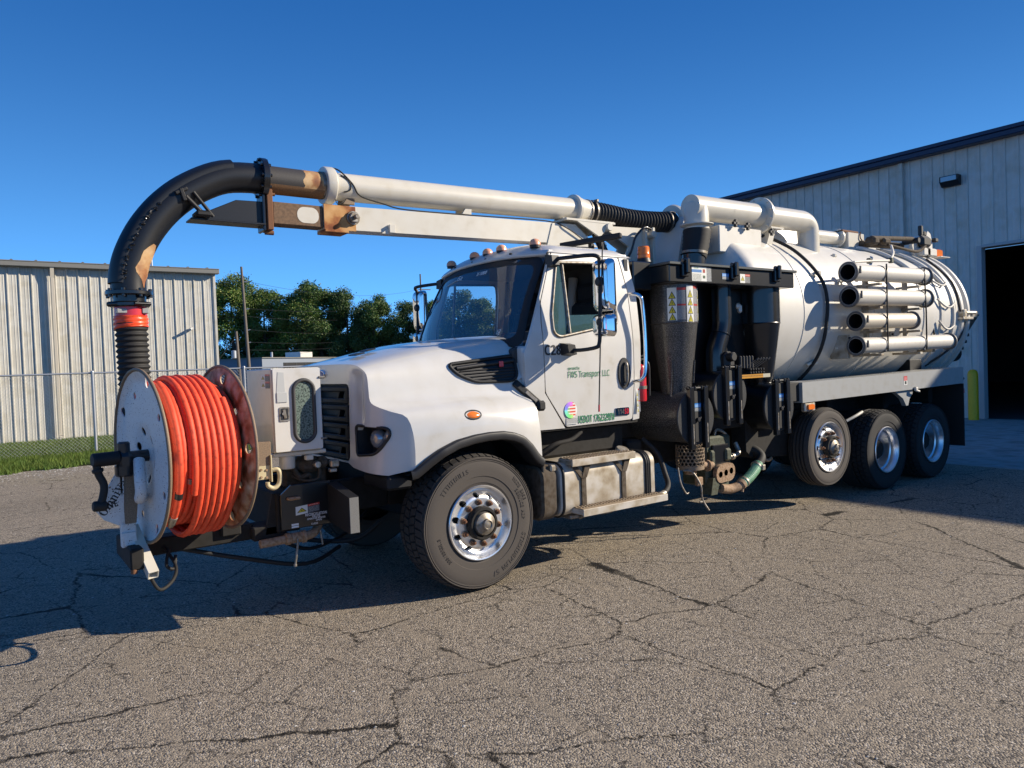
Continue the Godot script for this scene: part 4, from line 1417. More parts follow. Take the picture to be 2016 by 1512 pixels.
func build_hood() -> void:
	var b := B.new()
	var rows := []
	var nt := 40
	for k in nt + 1:
		var t := float(k) / nt
		var ctl := []
		for i in 13:
			ctl.append(hood_at(i, t))
		var fine := curve(ctl, 3)
		var row := PackedVector3Array()
		for i in range(fine.size() - 1, -1, -1):
			var p: Vector3 = fine[i]
			row.append(Vector3(p.x, p.y, -p.z))
		for i in range(1, fine.size()):
			row.append(fine[i])
		rows.append(row)
	b.grid(rows, false, false)
	obj("hood", b, M["white"], truck)
	# nose: the front skin with the grille and lamp openings
	var out := []
	var first: PackedVector3Array = rows[0]
	for p in first:
		out.append(Vector2(p.z, p.y))
	out.append(Vector2(1.02, 0.995))
	out.append(Vector2(0.60, 1.03))
	out.append(Vector2(0.5, 1.06))
	out.append(Vector2(-0.5, 1.06))
	out.append(Vector2(-0.60, 1.03))
	out.append(Vector2(-1.02, 0.995))
	var grille_hole := soft([Vector2(-0.575, 1.70), Vector2(0.575, 1.70), Vector2(0.54, 1.075), Vector2(-0.54, 1.075)], 0.06)
	var lamp_r := soft([Vector2(0.69, 1.375), Vector2(1.035, 1.36), Vector2(1.045, 1.30), Vector2(0.98, 1.20), Vector2(0.92, 1.155), Vector2(0.69, 1.135)], 0.04)
	var lamp_l := PackedVector2Array()
	for p in lamp_r:
		lamp_l.append(Vector2(-p.x, p.y))
	var fx := func(p: Vector2) -> Vector3:
		var dish := 0.035 * smoothstep(0.60, 0.66, absf(p.x)) * (1.0 - smoothstep(0.74, 0.84, absf(p.x))) * smoothstep(1.3, 1.5, p.y) * (1.0 - smoothstep(1.74, 1.83, p.y))
		return Vector3(nose_x(p.x) + dish, p.y, p.x)
	b = B.new()
	b.sheet(PackedVector2Array(out), [grille_hole, lamp_r, lamp_l], fx, Vector3(-1, 0, 0), 0.05, 0.04, 0.06)
	obj("nose", b, M["white"], truck)
	# grille: black backing, frame and interlocking bars
	b = B.new()
	b.bx(Vector3(-0.56, 1.05, -0.6), Vector3(-0.53, 1.72, 0.6))
	var g := obj("grille", b, M["plastic"], truck)
	for k in 4:
		var y := 1.605 - k * 0.152
		for s in [-1.0, 1.0]:
			var dz: float = 0.0
			b = B.new()
			var ze: float = 0.545 - 0.01 * k
			b.bx(Vector3(-0.655, y + 0.03, 0.0 * s), Vector3(-0.60, y + 0.072, ze * s), 0.008)
			b.bx(Vector3(-0.655, y - 0.066, 0.0 * s), Vector3(-0.60, y - 0.024, ze * s), 0.008)
			b.bx(Vector3(-0.66, y - 0.066, (ze - 0.055) * s), Vector3(-0.598, y + 0.072, ze * s), 0.008)
			b.hexa([Vector3(-0.65, y - 0.03, 0.30 * s), Vector3(-0.65, y - 0.03, 0.33 * s), Vector3(-0.605, y - 0.03, 0.33 * s), Vector3(-0.605, y - 0.03, 0.30 * s), Vector3(-0.65, y + 0.035, 0.34 * s), Vector3(-0.65, y + 0.035, 0.37 * s), Vector3(-0.605, y + 0.035, 0.37 * s), Vector3(-0.605, y + 0.035, 0.34 * s)])
			obj("grille_bar", b, M["matte_black"], g)
	# badge on the nose
	b = B.new()
	var bx := xf_x(Vector3(-0.64, 1.785, 0))
	b.prism(oval(0.115, 0.038, 28), bx, 0.0, 0.035, 0.006)
	var bd := obj("badge", b, M["chrome"], truck)
	b = B.new()
	b.prism(oval(0.10, 0.028, 28), bx, 0.03, 0.038, 0.003)
	var bm := mat("badge_blue", lin(0.02, 0.06, 0.25), 0.3)
	obj("badge_field", b, bm, bd)
	for s in [-1.0, 1.0]:
		var lp := lamp_r if s > 0 else lamp_l
		b = B.new()
		var fb := func(p: Vector2) -> Vector3: return Vector3(nose_x(p.x) + 0.13, p.y, p.x)
		b.sheet(lp, [], fb, Vector3(-1, 0, 0), 0.0, 0.05, 0.05)
		var rim := []
		for p in lp:
			rim.append(Vector3(nose_x(p.x) - 0.004, p.y, p.x))
		b.tube(rim, 0.012, 6, false, [], true)
		for i in lp.size():
			var p: Vector2 = lp[i]
			var q: Vector2 = lp[(i + 1) % lp.size()]
			b.face([Vector3(nose_x(p.x), p.y, p.x), Vector3(nose_x(q.x), q.y, q.x), Vector3(nose_x(q.x) + 0.13, q.y, q.x), Vector3(nose_x(p.x) + 0.13, p.y, p.x)], Vector3(-0.5, 3, s * 0.9))
		var hl := obj("headlight", b, M["plastic"], truck)
		for q in [[0.835, 1.265, 0.078], [0.965, 1.285, 0.06]]:
			b = B.new()
			var at := Vector3(nose_x(q[0]) + 0.115, q[1], q[0] * s)
			var ax := B.ax(at, Vector3(-1, 0, 0.25 * s))
			b.lathe([Vector2(0.0, 0.0), Vector2(0.0, q[2]), Vector2(0.02, q[2]), Vector2(0.045, q[2] * 0.8), Vector2(0.062, q[2] * 0.4), Vector2(0.066, 0)], ax, 24)
			obj("lens", b, M["lamp_glass"], hl)
	# side intake
	for s in [1.0, -1.0]:
		var on := func(p: Vector2, d: float) -> Vector3:
			var q := hood_side(p.x, p.y)
			return Vector3(q.x, q.y, (q.z + d) * s)
		var vp := soft([Vector2(0.09, 1.825), Vector2(0.74, 1.885), Vector2(0.725, 1.70), Vector2(0.66, 1.665), Vector2(0.32, 1.672), Vector2(0.16, 1.74)], 0.05, 5)
		b = B.new()
		b.sheet(vp, [], func(p: Vector2) -> Vector3: return on.call(p, 0.004), Vector3(0, 0, s), 0.0, 0.03, 0.06)
		var vt := obj("side_vent", b, M["plastic"], truck)
		var ring := []
		for p in vp:
			ring.append(on.call(p, 0.008))
		b = B.new()
		b.tube(ring, 0.016, 6, false, [], true)
		obj("vent_frame", b, M["matte_black"], vt)
		for q in [[1.83, 0.13, 0.72, 0.012], [1.79, 0.16, 0.72, 0.02], [1.765, 0.19, 0.72, 0.006], [1.74, 0.19, 0.72, 0.006], [1.715, 0.24, 0.71, 0.006], [1.69, 0.3, 0.69, 0.006]]:
			var sl := []
			for i in 9:
				var f := i / 8.0
				sl.append(on.call(Vector2(lerpf(q[1], q[2], f), q[0] + 0.05 * f * (1.0 if q[0] > 1.77 else 0.4)), 0.012))
			b = B.new()
			b.tube(sl, q[3], 5, true)
			obj("slat", b, M["plastic"], vt)
		if s > 0:
			b = B.new()
			b.box(on.call(Vector2(0.585, 1.815), 0.03), Vector3(0.045, 0.05, 0.012), 0.004)
			obj("vent_badge", b, M["red"], vt)
		b = B.new()
		var cm := Vector2(0.125, 1.417)
		var mk := []
		for p in oval(0.072, 0.033, 20, cm):
			mk.append(on.call(p, 0.0))
		b.tube(mk, 0.009, 6, false, [], true)
		var sm := obj("side_marker", b, M["plastic"], truck)
		b = B.new()
		var dome := func(p: Vector2) -> Vector3: return on.call(p, 0.018 * (1.0 - pow(((p - cm) / Vector2(0.072, 0.033)).length(), 2.0)))
		b.sheet(oval(0.07, 0.031, 20, cm), [], dome, Vector3(0, 0, s), 0.0, 0.012, 0.02)
		obj("lens", b, M["amber"], sm)
		# rubber hood latch bridging hood and cowl
		b = B.new()
		var l0: Vector3 = on.call(Vector2(0.68, 1.655), 0.015)
		var l1 := Vector3(0.875, 1.44, 1.10 * s)
		var d := (l1 - l0)
		b.box(l0.lerp(l1, 0.5), Vector3(d.length(), 0.07, 0.03), 0.012, Basis(d.normalized(), Vector3(0, 0, s).cross(d.normalized()).normalized(), Vector3(0, 0, s)))
		b.box(l1, Vector3(0.09, 0.09, 0.05), 0.02)
		var lt := obj("hood_latch", b, M["matte_black"], truck)
		b = B.new()
		b.box(l0.lerp(l1, 0.6) + Vector3(0, 0, 0.017 * s), Vector3(d.length() * 0.4, 0.03, 0.006), 0.002, Basis(d.normalized(), Vector3(0, 0, s).cross(d.normalized()).normalized(), Vector3(0, 0, s)))
		obj("latch_strap", b, M["steel"], lt)
		# black flare round the wheel arch
		b = B.new()
		var fr := []
		for i in 41:
			var x := lerpf(-0.44, 0.80, i / 40.0)
			var y := poly_at(ARCH, x)
			var y2 := poly_at(ARCH, x + 0.02) - poly_at(ARCH, x - 0.02)
			var nrm := Vector2(-y2, 0.04).normalized()
			var pz := 1.205 if x > -0.2 else lerpf(1.15, 1.205, (x + 0.44) / 0.24)
			var row := PackedVector3Array()
			for q in [[0.010, -0.03], [0.012, 0.012], [-0.005, 0.026], [-0.05, 0.024], [-0.062, 0.008], [-0.064, -0.14]]:
				row.append(Vector3(x + nrm.x * q[0], y + nrm.y * q[0], (pz + q[1]) * s))
			fr.append(row)
		b.grid(fr, false, s > 0)
		obj("fender_flare", b, M["plastic"], truck)
		# inner arch
		b = B.new()
		var ia := []
		for i in 21:
			var x := lerpf(-0.46, 0.80, i / 20.0)
			var y := poly_at(ARCH, x) - 0.02
			ia.append(PackedVector3Array([Vector3(x, y, 1.15 * s), Vector3(x, y + 0.02, 0.6 * s)]))
		b.grid(ia)
		b.bx(Vector3(0.79, 0.55, 0.7 * s), Vector3(0.82, 1.0, 1.19 * s), 0.01)
		b.bx(Vector3(-0.58, 0.88, 0.6 * s), Vector3(-0.37, 0.99, 1.05 * s), 0.02)
		obj("wheel_housing", b, M["matte_black"], truck)
	# two small vents on the hood top
	for q in [[-0.42, 0.22], [-0.28, 0.14]]:
		b = B.new()
		b.box(Vector3(q[0], 1.945 + (q[0] + 0.42) * 0.25, q[1]), Vector3(0.09, 0.012, 0.16), 0.004, Basis(Vector3(0, 0, 1), 0.22))
		obj("hood_vent", b, M["plastic"], truck)

func zs(y: float) -> float:
	return 1.035 - 0.012 * pow(maxf(0.0, (1.9 - y)) / 0.7, 2.0) * 2.0 - 0.105 * pow(maxf(0.0, y - 1.98) / 0.82, 1.25)

func ws(s: float, t: float) -> Vector3:       # windscreen: s across -1..1, t up 0..1
	var bow := 1.0 - pow(absf(s), 2.2)
	var lo := Vector3(0.80 - 0.20 * bow, 1.955 + 0.03 * bow, 0.965 * s)
	var hi := Vector3(1.15 - 0.13 * bow, 2.765 + 0.045 * bow, 0.895 * s)
	var p := lo.lerp(hi, t)
	p.x -= 0.035 * sin(PI * t)
	return p

func build_cab() -> void:
	var b: B
	var door := soft([Vector2(0.995, 2.345), Vector2(1.185, 2.80), Vector2(1.225, 2.822), Vector2(1.98, 2.835), Vector2(2.01, 2.80), Vector2(2.075, 2.474), Vector2(2.078, 1.625), Vector2(2.055, 1.235), Vector2(1.225, 1.225), Vector2(0.99, 1.546), Vector2(0.979, 2.166)], 0.03, 3)
	var win := soft([Vector2(1.225, 2.715), Vector2(1.87, 2.735), Vector2(1.895, 2.60), Vector2(1.89, 2.155), Vector2(1.80, 2.14), Vector2(1.165, 2.035), Vector2(1.10, 2.075), Vector2(1.10, 2.24)], 0.05, 4)
	var pillar := PackedVector2Array([Vector2(1.165, 2.83), Vector2(1.155, 2.77), Vector2(0.80, 1.97), Vector2(0.76, 1.9), Vector2(0.775, 1.44), Vector2(0.80, 1.22), Vector2(1.21, 1.215), Vector2(0.98, 1.543), Vector2(0.969, 2.166), Vector2(0.986, 2.348), Vector2(1.178, 2.806), Vector2(1.218, 2.83)])
	var rear := PackedVector2Array([Vector2(2.02, 2.835), Vector2(2.085, 2.476), Vector2(2.088, 1.625), Vector2(2.065, 1.225), Vector2(2.15, 1.235), Vector2(2.17, 1.6), Vector2(2.19, 2.46), Vector2(2.13, 2.835)])
	for s in [1.0, -1.0]:
		var f := func(p: Vector2) -> Vector3: return Vector3(p.x, p.y, zs(p.y) * s)
		b = B.new()
		b.sheet(door, [win], f, Vector3(0, 0, s), 0.035, 0.07)
		var d := obj("door", b, M["white"], truck)
		var fr := []
		for p in win:
			fr.append(Vector3(p.x, p.y, (zs(p.y) + 0.003) * s))
		b = B.new()
		b.tube(fr, 0.014, 6, false, [], true)
		obj("window_frame", b, M["steel"], d)
		b = B.new()
		b.tube([Vector3(1.306, 2.715, zs(2.715) * s - 0.012 * s), Vector3(1.299, 2.052, zs(2.05) * s - 0.005 * s)], 0.013, 6)
		obj("window_divider", b, M["steel"], d)
		b = B.new()
		# fixed quarter light in front, the drop glass wound half way down behind
		b.sheet(soft([Vector2(1.225, 2.71), Vector2(1.30, 2.71), Vector2(1.30, 2.055), Vector2(1.165, 2.04), Vector2(1.10, 2.08), Vector2(1.10, 2.24)], 0.04, 3), [], func(p: Vector2) -> Vector3: return Vector3(p.x, p.y, (zs(p.y) - 0.018) * s), Vector3(0, 0, s), 0.0, 0.2)
		obj("quarter_window", b, M["glass"], d)
		b = B.new()
		b.sheet(PackedVector2Array([Vector2(1.31, 2.055), Vector2(1.89, 2.155), Vector2(1.89, 2.25), Vector2(1.31, 2.235)]), [], func(p: Vector2) -> Vector3: return Vector3(p.x, p.y, (zs(p.y) - 0.024) * s), Vector3(0, 0, s), 0.0, 0.2)
		obj("drop_window", b, M["glass"], d)
		# handle in an oval recess
		b = B.new()
		var hc := Vector3(1.945, 1.685, (zs(1.685) + 0.001) * s)
		b.prism(oval(0.083, 0.148, 26), Transform3D(Basis(Vector3(1, 0, 0), Vector3(0, 1, 0), Vector3(0, 0, s)), hc), -0.004, 0.012, 0.005, true)
		obj("door_handle", b, M["plastic"], d)
		b = B.new()
		b.tube(curve([hc + Vector3(0.005, 0.10, 0.015 * s), hc + Vector3(0.008, 0.07, 0.035 * s), hc + Vector3(0.008, -0.07, 0.035 * s), hc + Vector3(-0.01, -0.11, 0.015 * s)], 4), 0.014, 8)
		obj("handle_grip", b, M["steel"], d)
		b = B.new()
		b.sheet(pillar, [], f, Vector3(0, 0, s), 0.03, 0.07)
		obj("pillar", b, M["white"], truck)
		b = B.new()
		b.sheet(rear, [], f, Vector3(0, 0, s), 0.03, 0.07)
		obj("rear_corner", b, M["white"], truck)
		# black liner seen in the door gaps
		b = B.new()
		for q in [[door, 0.02]]:
			var lp := []
			for p in door:
				lp.append(Vector3(p.x, p.y, (zs(p.y) - 0.022) * s))
			b.tube(lp, 0.016, 6, false, [], true)
		obj("door_seal", b, M["matte_black"], truck)
		# inside of the door
		b = B.new()
		b.sheet(PackedVector2Array([Vector2(0.85, 1.25), Vector2(2.12, 1.25), Vector2(2.12, 2.0), Vector2(1.1, 1.98), Vector2(0.85, 1.95)]), [], func(p: Vector2) -> Vector3: return Vector3(p.x, p.y, (zs(p.y) - 0.06) * s), Vector3(0, 0, -s), 0.0, 0.3)
		obj("door_trim", b, M["dash"], truck)
		# chrome grab rail behind the door
		b = B.new()
		b.tube(curve([Vector3(2.09, 2.45, 1.0 * s), Vector3(2.12, 2.42, 1.10 * s), Vector3(2.145, 2.32, 1.115 * s), Vector3(2.16, 2.0, 1.12 * s), Vector3(2.15, 1.72, 1.12 * s), Vector3(2.11, 1.62, 1.11 * s), Vector3(2.08, 1.60, 1.03 * s)], 5), 0.019, 10)
		obj("grab_rail", b, M["chrome"], truck)
		# mirror: black arms, two bright shells
		b = B.new()
		var zv := 1.37
		var mx := 0.0 if s > 0 else -0.30
		b.tube(curve([Vector3(1.16, 2.735, 0.96 * s), Vector3(1.22 + mx * 0.4, 2.735, 1.10 * s), Vector3(1.29 + mx * 0.85, 2.73, 1.30 * s), Vector3(1.34 + mx, 2.715, zv * s), Vector3(1.365 + mx, 2.66, zv * s), Vector3(1.36 + mx, 2.40, zv * s), Vector3(1.345 + mx, 2.1, zv * s), Vector3(1.33 + mx, 1.96, zv * s), Vector3(1.31 + mx, 1.925, (zv - 0.03) * s), Vector3(1.27 + mx * 0.6, 1.91, 1.18 * s), Vector3(1.24, 1.92, 1.04 * s)], 6), 0.018, 8)
		var mr := obj("mirror", b, M["plastic"], truck)
		b = B.new()
		b.hexa([Vector3(1.12, 2.66, 0.93 * s), Vector3(1.22, 2.66, 0.93 * s), Vector3(1.20, 2.68, 1.03 * s), Vector3(1.12, 2.68, 1.03 * s), Vector3(1.12, 2.78, 0.92 * s), Vector3(1.21, 2.78, 0.92 * s), Vector3(1.2, 2.765, 1.02 * s), Vector3(1.12, 2.765, 1.02 * s)])
		b.hexa([Vector3(1.17, 1.87, 1.02 * s), Vector3(1.30, 1.86, 1.02 * s), Vector3(1.29, 1.875, 1.12 * s), Vector3(1.2, 1.89, 1.12 * s), Vector3(1.16, 1.985, 1.02 * s), Vector3(1.28, 1.98, 1.02 * s), Vector3(1.27, 1.96, 1.12 * s), Vector3(1.18, 1.965, 1.12 * s)])
		obj("mirror_mount", b, M["plastic"], mr)
		for q in [[2.467, 0.45, 0.24, 0.07], [2.115, 0.20, 0.23, 0.09]]:
			b = B.new()
			var rws := []
			var pl := rrect(q[2], q[1], 0.05, 5)
			for k in [[1.0, 0.0], [1.0, 0.5], [0.93, 0.82], [0.75, 0.96], [0.35, 1.0], [0.0, 1.0]]:
				var row := PackedVector3Array()
				for p in pl:
					row.append(Vector3(1.425 + mx - q[3] * k[1], q[0] + p.y * k[0], (zv + 0.01) * s + p.x * k[0]))
				rws.append(row)
			b.grid(rws, true, true)
			obj("mirror_shell", b, M["chrome"], mr)
			b = B.new()
			b.prism(rrect(q[2] - 0.012, q[1] - 0.012, 0.045, 5), Transform3D(Basis(Vector3(0, 0, 1), Vector3(0, 1, 0), Vector3(1, 0, 0)), Vector3(1.42 + mx, q[0], (zv + 0.01) * s)), 0.0, 0.012)
			obj("mirror_glass", b, M["chrome"], mr)
			b = B.new()
			b.cyl(Vector3(1.33 + mx, q[0] + 0.03, zv * s), Vector3(1.37 + mx, q[0] + 0.03, zv * s), 0.04, 12, 0.01)
			obj("mirror_clamp", b, M["plastic"], mr)
	# whip antenna on the mirror arm, its foot red
	b = B.new()
	b.tube([Vector3(1.37, 2.80, 1.41), Vector3(1.35, 2.6, 1.415), Vector3(1.275, 1.42, 1.40)], 0.006, 6)
	b.tube(curve([Vector3(1.37, 2.80, 1.41), Vector3(1.385, 2.83, 1.41), Vector3(1.41, 2.83, 1.41), Vector3(1.42, 2.80, 1.41)], 4), 0.003, 5)
	var an := obj("antenna", b, M["plastic"], truck)
	b = B.new()
	b.tube([Vector3(1.276, 1.43, 1.40), Vector3(1.272, 1.37, 1.40)], 0.008, 6)
	obj("antenna_tip", b, M["red"], an)
	# roof
	b = B.new()
	var rows := []
	for k in 15:
		var x: float = [1.02, 1.035, 1.06, 1.09, 1.13, 1.18, 1.26, 1.4, 1.6, 1.8, 1.95, 2.05, 2.12, 2.17, 2.19][k]
		var lift := 1.0 - pow(maxf(0.0, (1.2 - x)) / 0.18, 2.0) * 0.8 - pow(maxf(0.0, x - 2.0) / 0.19, 2.0) * 0.9
		var row := PackedVector3Array()
		for j in 33:
			var z := lerpf(-1.0, 1.0, j / 32.0)
			var zz := signf(z) * (1.0 - pow(1.0 - absf(z), 1.7))
			var zw := 0.938 * zz
			var bow := 1.0 - pow(absf(zz), 2.2)
			var y := 2.805 + 0.115 * pow(maxf(0.0, 1.0 - pow(absf(zz), 5.0)), 0.5) * lift + 0.022 * (1.0 - zz * zz) * lift
			row.append(Vector3(x + (0.13 * (1.0 - bow) if x < 1.2 else 0.13 * (1.0 - bow) * maxf(0.0, 1.0 - (x - 1.2) / 0.4)), y, zw))
		rows.append(row)
	b.grid(rows, false, true)
	obj("roof", b, M["white"], truck)
	# visor lip under the roof's front edge
	b = B.new()
	rows = []
	for j in 25:
		var s := lerpf(-1.0, 1.0, j / 24.0)
		var top := ws(s * 0.99, 1.0)
		var bow := 1.0 - pow(absf(s), 2.2)
		rows.append(PackedVector3Array([Vector3(1.02 + 0.13 * (1.0 - bow) + 0.01, 2.862 - 0.035 * (1.0 - bow), 0.93 * s), Vector3(1.0 + 0.13 * (1.0 - bow), 2.835 - 0.04 * (1 - bow), 0.93 * s), Vector3(1.005 + 0.13 * (1.0 - bow), 2.805 - 0.03 * (1 - bow), 0.92 * s), top + Vector3(0.02, 0.0, 0)]))
	b.grid(rows, false, false)
	obj("visor", b, M["white"], truck)
	# marker lamps on the roof
	for z in [0.74, 0.24, 0.0, -0.24, -0.74]:
		b = B.new()
		var at := Vector3(1.155 if absf(z) > 0.5 else 1.13, 2.912 if absf(z) < 0.5 else 2.893, z)
		b.lathe([Vector2(-0.02, 0.0), Vector2(-0.02, 0.05), Vector2(0.004, 0.05), Vector2(0.004, 0.0)], Transform3D(Basis.IDENTITY, at), 18, 0.3)
		var rl := obj("roof_lamp", b, M["plastic"], truck)
		b = B.new()
		b.lathe([Vector2(0.003, 0.05), Vector2(0.028, 0.048), Vector2(0.052, 0.034), Vector2(0.062, 0.016), Vector2(0.064, 0.0)], Transform3D(Basis(Vector3(1.15, 0, 0), Vector3(0, 1, 0), Vector3(0, 0, 1)), at), 18)
		obj("lens", b, M["amber_pale"], rl)
	for z in [0.5, 0.12, -0.12, -0.5]:
		b = B.new()
		b.box(Vector3(1.02 + 0.13 * pow(absf(z), 2.2), 2.845, z), Vector3(0.02, 0.018, 0.03), 0.004)
		obj("visor_clip", b, M["plastic"], truck)
	# windscreen with its dark border
	b = B.new()
	var gl := []
	for k in 9:
		var row := PackedVector3Array()
		for j in 25:
			row.append(ws(lerpf(-1, 1, j / 24.0), k / 8.0))
		gl.append(row)
	b.grid(gl)
	obj("windscreen", b, M["windscreen"], truck)
	b = B.new()
	var loopo := rrect(2.0, 1.0, 0.10, 6)
	var loopi := rrect(1.86, 0.84, 0.10, 6)
	rows = []
	for lp in [[loopo, 0.004], [loopo, -0.008], [loopi, -0.008], [loopi, 0.004]]:
		var row := PackedVector3Array()
		var l2: PackedVector2Array = lp[0]
		for i in l2.size():
			for q in 4:
				var p := l2[i].lerp(l2[(i + 1) % l2.size()], q / 4.0)
				var w := ws(p.x, p.y + 0.5)
				row.append(w + Vector3(lp[1], -lp[1] * 0.4, 0))
		rows.append(row)
	b.grid(rows, true)
	obj("windscreen_gasket", b, M["matte_black"], truck)
	# wipers
	for q in [[0.42, 0.30, -0.45], [-0.75, 0.12, -0.95]]:
		b = B.new()
		var p0 := ws(q[0] + 0.12, -0.02) + Vector3(-0.03, 0, 0)
		var p1 := ws(q[0] - 0.15, 0.055) + Vector3(-0.035, 0, 0)
		b.tube([p0, p1], 0.009, 6)
		b.tube([ws(q[0] + 0.05, 0.045) + Vector3(-0.022, 0, 0), ws(q[0] - 0.3, 0.085) + Vector3(-0.022, 0, 0), ws(q[2], 0.10) + Vector3(-0.022, 0, 0)], 0.011, 6)
		obj("wiper", b, M["plastic"], truck)
	# strip lettering along the top of the glass
	b = B.new()
	for q in [["Ga", -0.28, 0.055], ["X-1000", 0.17, 0.04]]:
		var o := ws(q[1], 0.865) + Vector3(-0.006, 0.002, 0)
		lettering(b, q[0], q[2], Transform3D(Basis(Vector3(0, 0, 1), (ws(q[1], 0.95) - ws(q[1], 0.8)).normalized(), Vector3(-1, 0.4, 0).normalized()), o), "Droid Sans", 700, 0.001)
	b.tube([ws(-0.60, 0.82) + Vector3(-0.006, 0, 0), ws(-0.35, 0.855) + Vector3(-0.006, 0, 0)], 0.004, 4)
	lettering(b, "SJ", 0.05, Transform3D(Basis(Vector3(0, 0, 1), (ws(0.7, 0.95) - ws(0.7, 0.8)).normalized(), Vector3(-1, 0.4, 0).normalized()), ws(0.73, 0.16) + Vector3(-0.006, 0.002, 0)), "Droid Sans", 400, 0.001)
	obj("windscreen_lettering", b, M["ink_white"], truck)
	# cowl between hood and glass
	b = B.new()
	rows = []
	for j in 33:
		var s := lerpf(-1.0, 1.0, j / 32.0)
		var yh := poly_at([Vector2(0, 2.085), Vector2(0.3, 2.082), Vector2(0.5, 2.075), Vector2(0.7, 2.05), Vector2(0.82, 1.99), Vector2(0.90, 1.89), Vector2(0.95, 1.77), Vector2(1.0, 1.70)], absf(s) * 0.985)
		var w := ws(s, 0.0)
		rows.append(PackedVector3Array([Vector3(0.72, minf(yh, 1.99) - 0.05, s * 0.985), Vector3(0.80, minf(yh - 0.02, 1.985), s * 0.99), w + Vector3(0.03, 0.0, 0.0)]))
	b.grid(rows, false, true)
	for sg in [1.0, -1.0]:
		b.bx(Vector3(0.765, 1.45, 0.86 * sg), Vector3(0.845, 1.962, 1.012 * sg), 0.02)
	obj("cowl", b, M["white"], truck)
	# cab back wall with a window opening, floor, firewall, headliner
	b = B.new()
	var fb := func(p: Vector2) -> Vector3: return Vector3(2.165, p.y, p.x)
	b.sheet(PackedVector2Array([Vector2(-0.97, 1.22), Vector2(0.97, 1.22), Vector2(0.97, 2.3), Vector2(0.92, 2.82), Vector2(-0.92, 2.82), Vector2(-0.97, 2.3)]), [rrect(0.0, 0.0, 0.0, 1)] if false else [], fb, Vector3(1, 0, 0), 0.03, 0.4)
	obj("cab_back", b, M["white"], truck)
	b = B.new()
	b.bx(Vector3(2.08, 1.3, -0.95), Vector3(2.125, 2.79, 0.95))
	b.bx(Vector3(1.2, 2.775, -0.9), Vector3(2.1, 2.79, 0.9))
	obj("headliner", b, M["dash"], truck)
	b = B.new()
	b.bx(Vector3(0.80, 1.2, -1.0), Vector3(2.14, 1.26, 1.0))
	b.bx(Vector3(0.80, 1.2, -0.9), Vector3(0.84, 1.80, 0.9))
	obj("cab_floor", b, M["under"], truck)
	# dashboard, wheel, seats
	b = B.new()
	b.prism(soft([Vector2(0.70, 1.93), Vector2(0.98, 2.03), Vector2(1.14, 2.0), Vector2(1.16, 1.72), Vector2(0.84, 1.55)], 0.05), xf_z(Vector3.ZERO), -0.93, 0.93, 0.01, true)
	b.prism(soft([Vector2(0.95, 2.0), Vector2(1.02, 2.11), Vector2(1.16, 2.10), Vector2(1.18, 1.95)], 0.04), xf_z(Vector3.ZERO), 0.15, 0.85, 0.02, true)
	obj("dashboard", b, M["dash"], truck)
	b = B.new()
	var sw := []
	var sb := Basis(Vector3(0, 0, 1), Vector3(0.55, 0.83, 0).normalized(), Vector3(0.83, -0.55, 0).normalized())
	for i in 28:
		var a := TAU * i / 28.0
		sw.append(Vector3(1.27, 2.05, 0.5) + sb * Vector3(cos(a) * 0.22, sin(a) * 0.22, 0))
	b.tube(sw, 0.016, 6, false, [], true)
	b.cyl(Vector3(1.27, 2.05, 0.5), Vector3(1.1, 1.9, 0.5), 0.05, 10)
	b.tube([sw[0], sw[14]], 0.014, 6)
	obj("steering_wheel", b, M["seat"], truck)
	for z in [0.5, -0.5]:
		b = B.new()
		b.box(Vector3(1.72, 1.66, z), Vector3(0.5, 0.16, 0.5), 0.05)
		b.box(Vector3(1.97, 2.05, z), Vector3(0.13, 0.75, 0.48), 0.05, Basis(Vector3(0, 0, 1), -0.12))
		b.box(Vector3(2.0, 2.50, z), Vector3(0.1, 0.2, 0.28), 0.04)
		b.box(Vector3(1.72, 1.42, z), Vector3(0.35, 0.35, 0.35), 0.02)
		obj("cab_seat", b, M["seat"], truck)
	b = B.new()
	b.tube(curve([Vector3(2.02, 2.65, 0.10), Vector3(1.98, 2.35, 0.12), Vector3(1.95, 2.2, 0.14), Vector3(1.9, 1.8, 0.13)], 4), 0.045, 8)
	b.tube(curve([Vector3(2.02, 2.68, 0.26), Vector3(2.0, 2.5, 0.26), Vector3(1.97, 2.2, 0.24)], 4), 0.05, 8)
	obj("cab_curtain", b, M["beige"], truck)
	# writing on the door
	var at := func(x: float, y: float) -> Transform3D: return Transform3D(Basis(Vector3(1, 0, 0), Vector3(0, 1, 0.0), Vector3(0, 0, 1)), Vector3(x, y, zs(y) + 0.004))
	b = B.new()
	lettering(b, "C28", 0.088, at.call(1.078, 1.918), "Droid Sans", 700, 0.001, 1.0, 0.185)
	obj("door_number", b, M["ink_black"], truck)
	b = B.new()
	lettering(b, "FWS Transport LLC", 0.056, at.call(1.50, 1.695), "Droid Sans", 400, 0.001, 1.0, 0.51)
	lettering(b, "operated by", 0.026, at.call(1.315, 1.752), "Droid Sans", 400, 0.001, 1.0, 0.14)
	obj("company_name", b, M["ink_green"], truck)
	b = B.new()
	lettering(b, "USDOT 1762329IN", 0.066, at.call(1.588, 1.280), "Droid Sans", 700, 0.001, 1.0, 0.45)
	obj("registration_number", b, M["ink_green"], truck)
	b = B.new()
	b.prism(rrect(0.185, 0.075, 0.008, 2), at.call(1.915, 1.318), 0.0, 0.005, 0.002)
	var pl := obj("model_badge", b, M["chrome"], truck)
	b = B.new()
	var pt: Transform3D = at.call(1.895, 1.318)
	pt.origin.z += 0.005
	lettering(b, "114", 0.05, pt, "Droid Sans", 700, 0.002, 1.0, 0.085)
	obj("badge_number", b, M["ink_black"], pl)
	b = B.new()
	pt.origin.x = 1.972
